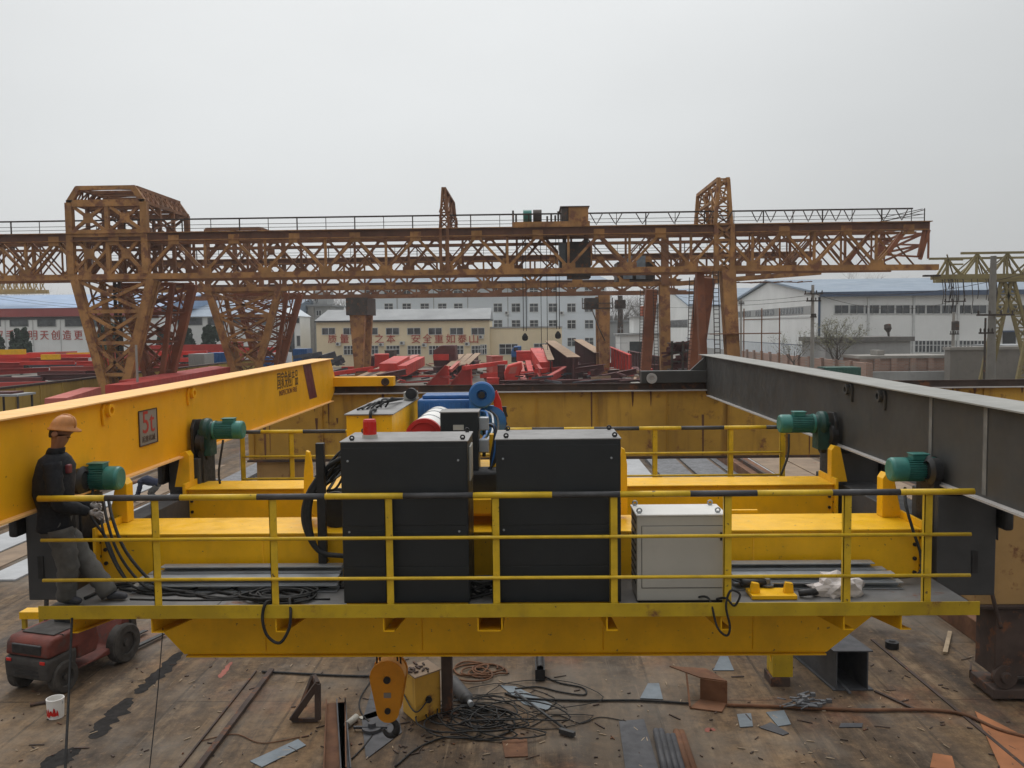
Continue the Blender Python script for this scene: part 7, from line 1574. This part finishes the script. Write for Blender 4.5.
def ribbed(label, pts, Y0, Y1, m, n, rm):
    t = thing('ribbed_panel', label, 'ribbed panel', at(pts[0][0], zg(Y0), Y0)); A, B = at(*pts[0], Y0), at(*pts[1], Y1); A2, B2 = Vector((A.x, A.y, max(-H+.02, at(*pts[3], Y0).z))), Vector((B.x, B.y, max(-H+.02, at(*pts[2], Y1).z)))
    nrm = Vector((-(B-A).y, (B-A).x, 0)).normalized()*.06
    MB().add([A, B, B2, A2, A+nrm, B+nrm, B2+nrm, A2+nrm], [(0, 1, 2, 3), (7, 6, 5, 4), (0, 4, 5, 1), (1, 5, 6, 2), (2, 6, 7, 3), (3, 7, 4, 0)]).build('panel', m, t)
    b = MB()
    for i in range(n+1): c = i/n; a_, b_ = A.lerp(B, c)-nrm*4, A2.lerp(B2, c)-nrm*4; b.bar(a_, b_, .16, .22)
    b.bar(A-nrm*2, B-nrm*2, .4, .12); b.build('ribs', rm, t)
ribbed('bright red ribbed steel panel beside the long maroon ribbed panel', ((611, 347), (631, 355), (631, 374), (611, 366)), 118, 104, 'red2', 7, 'red'); ribbed('long maroon ribbed steel panel left of the box legs', ((630, 351), (672, 359), (672, 378), (630, 370)), 128, 106, 'maroon_steel', 14, 'maroon_steel')
q = gnd(630, 384); o = MB().prism([(gnd(619, 377).x, gnd(619, 377).y), (gnd(624, 376).x, gnd(624, 376).y), (gnd(642, 387).x, gnd(642, 387).y), (gnd(634, 388).x, gnd(634, 388).y)], 'z', -H+.01, -H+.35).build('concrete_kerb', 'concrete', loc=(q.x, q.y, -H)); tag(o, 'pale concrete kerb strip left of the dark end carriage', 'kerb')
t = thing('scrap_rack', 'dark rusty rack stuffed with scrap steel between the thick gantry legs', 'scrap rack', (fX(80)(684), 80, -H)); X, Z = fX(80), fZ(80); b = MB(); random.seed(17)
for py in (343, 352, 361, 370, 379): b.box(X(672), X(694), 80, 83, Z(684, py+1), Z(684, py))
for px in (672, 683, 694): b.box(X(px)-.1, X(px)+.1, 79.9, 80.1, -H, Z(684, 341))
b.build('rack_frame', 'cabin_dark', t); b = MB()
for k in range(50): x = X(random.uniform(673, 692)); y = random.uniform(79.8, 82.5); z = Z(684, random.uniform(343, 383)); z = max(z, -H+.2); b.bar((x-random.uniform(.2, .8), y, z), (x+random.uniform(.2, .8), y+random.uniform(-.6, .6), z+random.uniform(-.2, .4)), random.uniform(.12, .4))
b.build('scrap_bars', 'maroon_steel', t)
# ================================================ trees
M['leaf_dark'] = paint('dark_evergreen_leaf', (.030, .050, .030), .8, var=.5, scale=1.1, dirt=0, bump=0)
M['leaf_spring'] = paint('pale_spring_leaf', (.16, .155, .085), .8, var=.3, scale=1.1, dirt=0, bump=0)
M['bark'] = paint('grey_bark', (.10, .088, .075), .95, var=.3, scale=3, dirt=.3)
M['twig'] = paint('bare_twigs', (.15, .135, .12), .95, var=.2, scale=1, dirt=0, bump=0)
def branch(b, p, d, L, r, depth, spread, tips, nseg=3):
    pts = [p]; q = p.copy(); dd = d.normalized()
    for i in range(nseg):
        dd = (dd+Vector((random.gauss(0, .12), random.gauss(0, .12), random.gauss(.03, .06)))).normalized(); q = q+dd*L/nseg; pts.append(q.copy())
    b.tube(pts, r, 5 if depth > 1 else 3, r2=r*.5, caps=False)
    if depth == 0: tips += pts[1:]; return
    for k in range(random.choice((3, 4, 4, 5))):
        c = pts[random.choice(range(1, len(pts)))]; side = Vector((random.gauss(0, 1), random.gauss(0, 1), random.gauss(0, .5))).normalized()
        branch(b, c, dd*(1-spread)+side*spread+Vector((0, 0, .12)), L*random.uniform(.5, .75), r*.5, depth-1, spread, tips)
def tree(label, px, pyt, Y, spread, m='twig', leaves=None, nleaf=0, ls=.2, seed=1, depth=4, trunk=.35, name='bare_tree', group=None, thick=1.0, base=-H):
    random.seed(seed); X_ = at(px, 320, Y).x; Ht = at(px, pyt, Y).z-base; t = thing(name, label, 'tree', (X_, Y, base), group); tr = MB(); cr = MB(); tips = []
    p0 = Vector((X_, Y, base)); p1 = p0+Vector((random.uniform(-.2, .2), 0, Ht*trunk)); tr.tube([p0, p0.lerp(p1, .5)+Vector((.05, 0, 0)), p1, p1+Vector((.1, 0, Ht*.2))], Ht*.022*thick, 8, r2=Ht*.012*thick); tr.build('trunk', 'bark', t)
    for k in range(6):
        a = k*1.05+random.uniform(-.3, .3); s = p0.lerp(p1, random.uniform(.75, 1.0)); branch(cr, s, Vector((math.cos(a)*spread, math.sin(a)*spread, 1)), Ht*(1-trunk)*.55, Ht*.011*thick, depth-1, .45, tips)
    if leaves:
        lf = MB()
        for k in range(nleaf):
            c = random.choice(tips)+Vector((random.gauss(0, ls*1.2), random.gauss(0, ls*1.2), random.gauss(0, ls))); u = Vector((random.gauss(0, 1), random.gauss(0, 1), random.gauss(0, 1))).normalized()*ls*random.uniform(.5, 1.1); v = u.orthogonal().normalized()*ls*random.uniform(.3, .6)
            lf.add([c-u, c-v*.8, c+u, c+v*.8], [(0, 1, 2, 3)])
        lf.build('crown', leaves, t); cr.build('branches', 'bark', t)
    else: cr.build('crown', m, t)
    return t
def evergreen(label, px, pyt, Y, wpx, seed, n=6500, group='dark evergreens in front of the left hall'):
    random.seed(seed); X_ = at(px, 320, Y).x; zt_ = at(px, pyt, Y).z; R = wpx/F*Y/2; t = thing('evergreen_tree', label, 'tree', (X_, Y, -H), group); MB().tube([(X_, Y, -H), (X_+.05, Y, -H+2), (X_, Y, zt_-1)], .22, 8, r2=.06).build('trunk', 'bark', t)
    b = MB(); hh = zt_+H-1.2; cl = [Vector((X_+random.gauss(0, R*.45), Y+random.gauss(0, R*.45), -H+1.2+hh*random.random()**.9)) for _ in range(60)]
    for k in range(n):
        c = random.choice(cl); f = (c.z+H-1.2)/hh; rr = R*(1.05-f*.75)*.62; d = Vector((random.gauss(0, 1), random.gauss(0, 1), random.gauss(0, .8))); d = d.normalized()*rr*random.random()**.4
        c = c+d; off = Vector((c.x-X_, c.y-Y, 0)); lim = R*(1.12-f*.72)
        if off.length > lim: c -= off*(1-lim/off.length)*.8
        u = Vector((random.gauss(0, 1), random.gauss(0, 1), random.gauss(0, 1))).normalized()*random.uniform(.14, .36); v = u.orthogonal().normalized()*random.uniform(.09, .22); b.add([c-u, c-v, c+u, c+v], [(0, 1, 2, 3)])
    for k in range(10): a = random.uniform(0, 6.28); z = random.uniform(.2, .8); b.tube([(X_, Y, -H+1+hh*z), (X_+math.cos(a)*R*.6, Y+math.sin(a)*R*.6, -H+1.6+hh*z)], .05, 4)
    b.build('crown', 'leaf_dark', t)
evergreen('bushy dark evergreen in front of the red wall letters', 19, 329, 136, 23, 1); evergreen('dark evergreen cut by the left edge', -3, 333, 136, 14, 2, 2000); evergreen('dark evergreen seen through the nearest lattice leg', 108, 326, 138, 26, 3); evergreen('dark evergreen just right of the nearest lattice legs', 163, 330, 140, 18, 4, 2600); evergreen('dark evergreen before the plain white hall, left of the second leg', 186, 329, 142, 17, 5, 2600); evergreen('dark evergreen between the plain hall and the second leg', 210, 327, 142, 24, 6); evergreen('dark evergreen seen through the second lattice leg', 262, 332, 140, 14, 7, 2000)
tree('pale green budding willow beside the low grey shed', 836, 317, 98, .5, leaves='leaf_spring', nleaf=1700, ls=.12, seed=5, trunk=.3, name='willow_tree'); tree('thin pale green sapling left of the tall concrete pole', 795, 325, 108, .9, leaves='leaf_spring', nleaf=500, ls=.12, seed=8, trunk=.3, name='young_tree', thick=.6, depth=3)
lab = ('over the left hall at the frame edge', 'behind the left hall roof', 'behind the left hall roof, right of the others', 'left of the roof sign', 'between the grey block and the tapered leg', 'just left of the tapered leg', 'right of the blue-white office', 'behind the dark chimney', 'left of the red tank', 'right of the red tank', 'before the far gabled hall', 'above the big hall roof', 'above the big hall roof near the olive gantry')
for i, (px, pyt) in enumerate(((8, 288), (24, 290), (44, 293), (326, 297), (337, 294), (349, 291), (609, 288), (618, 292), (633, 291), (642, 296), (668, 305), (872, 272), (898, 276))):
    Y = random.uniform(225, 290); tree('tall bare poplar '+lab[i], px, pyt, Y, .45, seed=20+i, trunk=.22, depth=4, thick=.75, group='bare trees beyond the buildings')
# distant ground-hugging belt of winter woodland on the horizon
b = MB(); random.seed(77); M['wood_far'] = paint('far_winter_woodland', (.13, .125, .115), .95, var=.2, scale=.05, dirt=0, bump=0)
for k in range(5200):
    x = random.uniform(-330, 330); y = random.uniform(330, 420); h_ = random.uniform(4, 11)*(.8+.3*math.sin(x*.05)+.2*math.sin(x*.17)); w_ = random.uniform(.5, 1.7); a = random.uniform(0, 3.14); dx, dy = math.cos(a)*w_, math.sin(a)*w_
    b.add([(x-dx, y-dy, -H+h_*random.uniform(.1, .6)), (x+dx, y+dy, -H+h_*random.uniform(.1, .6)), (x+dx*.3, y+dy*.3, -H+h_), (x-dx*.3, y-dy*.3, -H+h_*.95)], [(0, 1, 2, 3)])
tag(b.build('woodland', 'wood_far'), 'grey belt of winter woodland on the horizon', 'woodland', kind='stuff')

# ---- smaller steel scattered between the big pieces
random.seed(91); b = {m: MB() for m in ('maroon_steel', 'red2', 'dark_rust', 'tan_flange', 'slate')}
for k in range(260):
    p = gnd(random.uniform(335, 700), random.uniform(367, 388)); 
    if p.y > 135: continue
    a = random.uniform(0, 3.14); L = random.choice((.5, .8, 1.2, 2.0, 2.8)); z = random.choice((.1, .15, .3, .6, 1.1)); d = Vector((math.cos(a)*L, math.sin(a)*L, random.uniform(-.05, .12))); p.z += z
    b[random.choice(list(b))].bar(p-d, p+d, random.uniform(.08, .3), random.uniform(.08, .3))
for m, mb in b.items(): tag(mb.build('steel_jumble', m), {'maroon_steel': 'maroon', 'red2': 'dull red', 'dark_rust': 'dark rusty', 'tan_flange': 'tan', 'slate': 'slate grey'}[m]+' offcuts jumbled between the girders in the yard', 'steel offcuts', kind='stuff')

random.seed(64); nth = 'first second third fourth fifth sixth seventh eighth ninth tenth eleventh twelfth thirteenth fourteenth fifteenth sixteenth seventeenth eighteenth'.split()
for i in range(18):
    px = 350+13.5*i+random.uniform(-4, 4); py = random.uniform(362, 377); Y = random.uniform(100, 124); p = at(px, py, Y); p.z = max(p.z, -H+.35); a = random.choice((random.uniform(.9, 1.5), random.uniform(.9, 1.5), random.uniform(-.3, .5), 1.9)); L = random.uniform(2.0, 4.5); d = Vector((math.cos(a)*L, math.sin(a)*L, random.uniform(-.1, .35)))
    mm = random.choice(('red', 'red', 'red2', 'maroon_steel', 'maroon_steel', 'pale_red')); girder(f'{cwn[mm]} thin beam, {nth[i]} from the left among thin beams strewn across the yard', p-d, p+d, random.uniform(.3, .55), random.uniform(.35, .7), mm, box=random.random() < .4, group='thin beams strewn across the yard')

for i in range(18):
    px = 505+10.5*i+random.uniform(-3, 3); py = random.uniform(364, 379); Y = random.uniform(97, 120); p = at(px, py, Y); p.z = max(p.z, -H+.35); a = random.choice((random.uniform(1.0, 1.7), random.uniform(1.0, 1.7), random.uniform(-.4, .4))); L = random.uniform(1.5, 3.8); d = Vector((math.cos(a)*L, math.sin(a)*L, random.uniform(-.1, .4)))
    mm = random.choice(('maroon_steel', 'maroon_steel', 'dark_rust', 'red2')); girder(f"{dict(cwn, dark_rust='rusty')[mm]} beam, {nth[i]} from the left among dark beams near the right gantry legs", p-d, p+d, random.uniform(.3, .6), random.uniform(.4, 1.0), mm, box=random.random() < .3, group='dark beams near the right gantry legs')
# ------------------------------------------------ thin spring haze over the yard
hm = bpy.data.materials.new('thin_haze'); hm.use_nodes = True; hn = hm.node_tree; hn.nodes.remove(hn.nodes['Principled BSDF'])
pv_ = hn.nodes.new('ShaderNodeVolumePrincipled'); pv_.inputs['Color'].default_value = (.86, .88, .90, 1); pv_.inputs['Density'].default_value = .00045; pv_.inputs['Anisotropy'].default_value = .2
hn.links.new(pv_.outputs[0], hn.nodes['Material Output'].inputs['Volume'])
hz_ = MB().box(-520, 520, -30, 640, -H-1, 26).build('haze', hm); tag(hz_, 'thin pale haze over the whole yard', 'haze', kind='stuff')

# ------------------------------------------------ lift everything from eye-relative to ground-relative height
for _o in bpy.data.objects:
    if _o.parent is None and _o.type in ('MESH', 'EMPTY'): _o.location.z += H
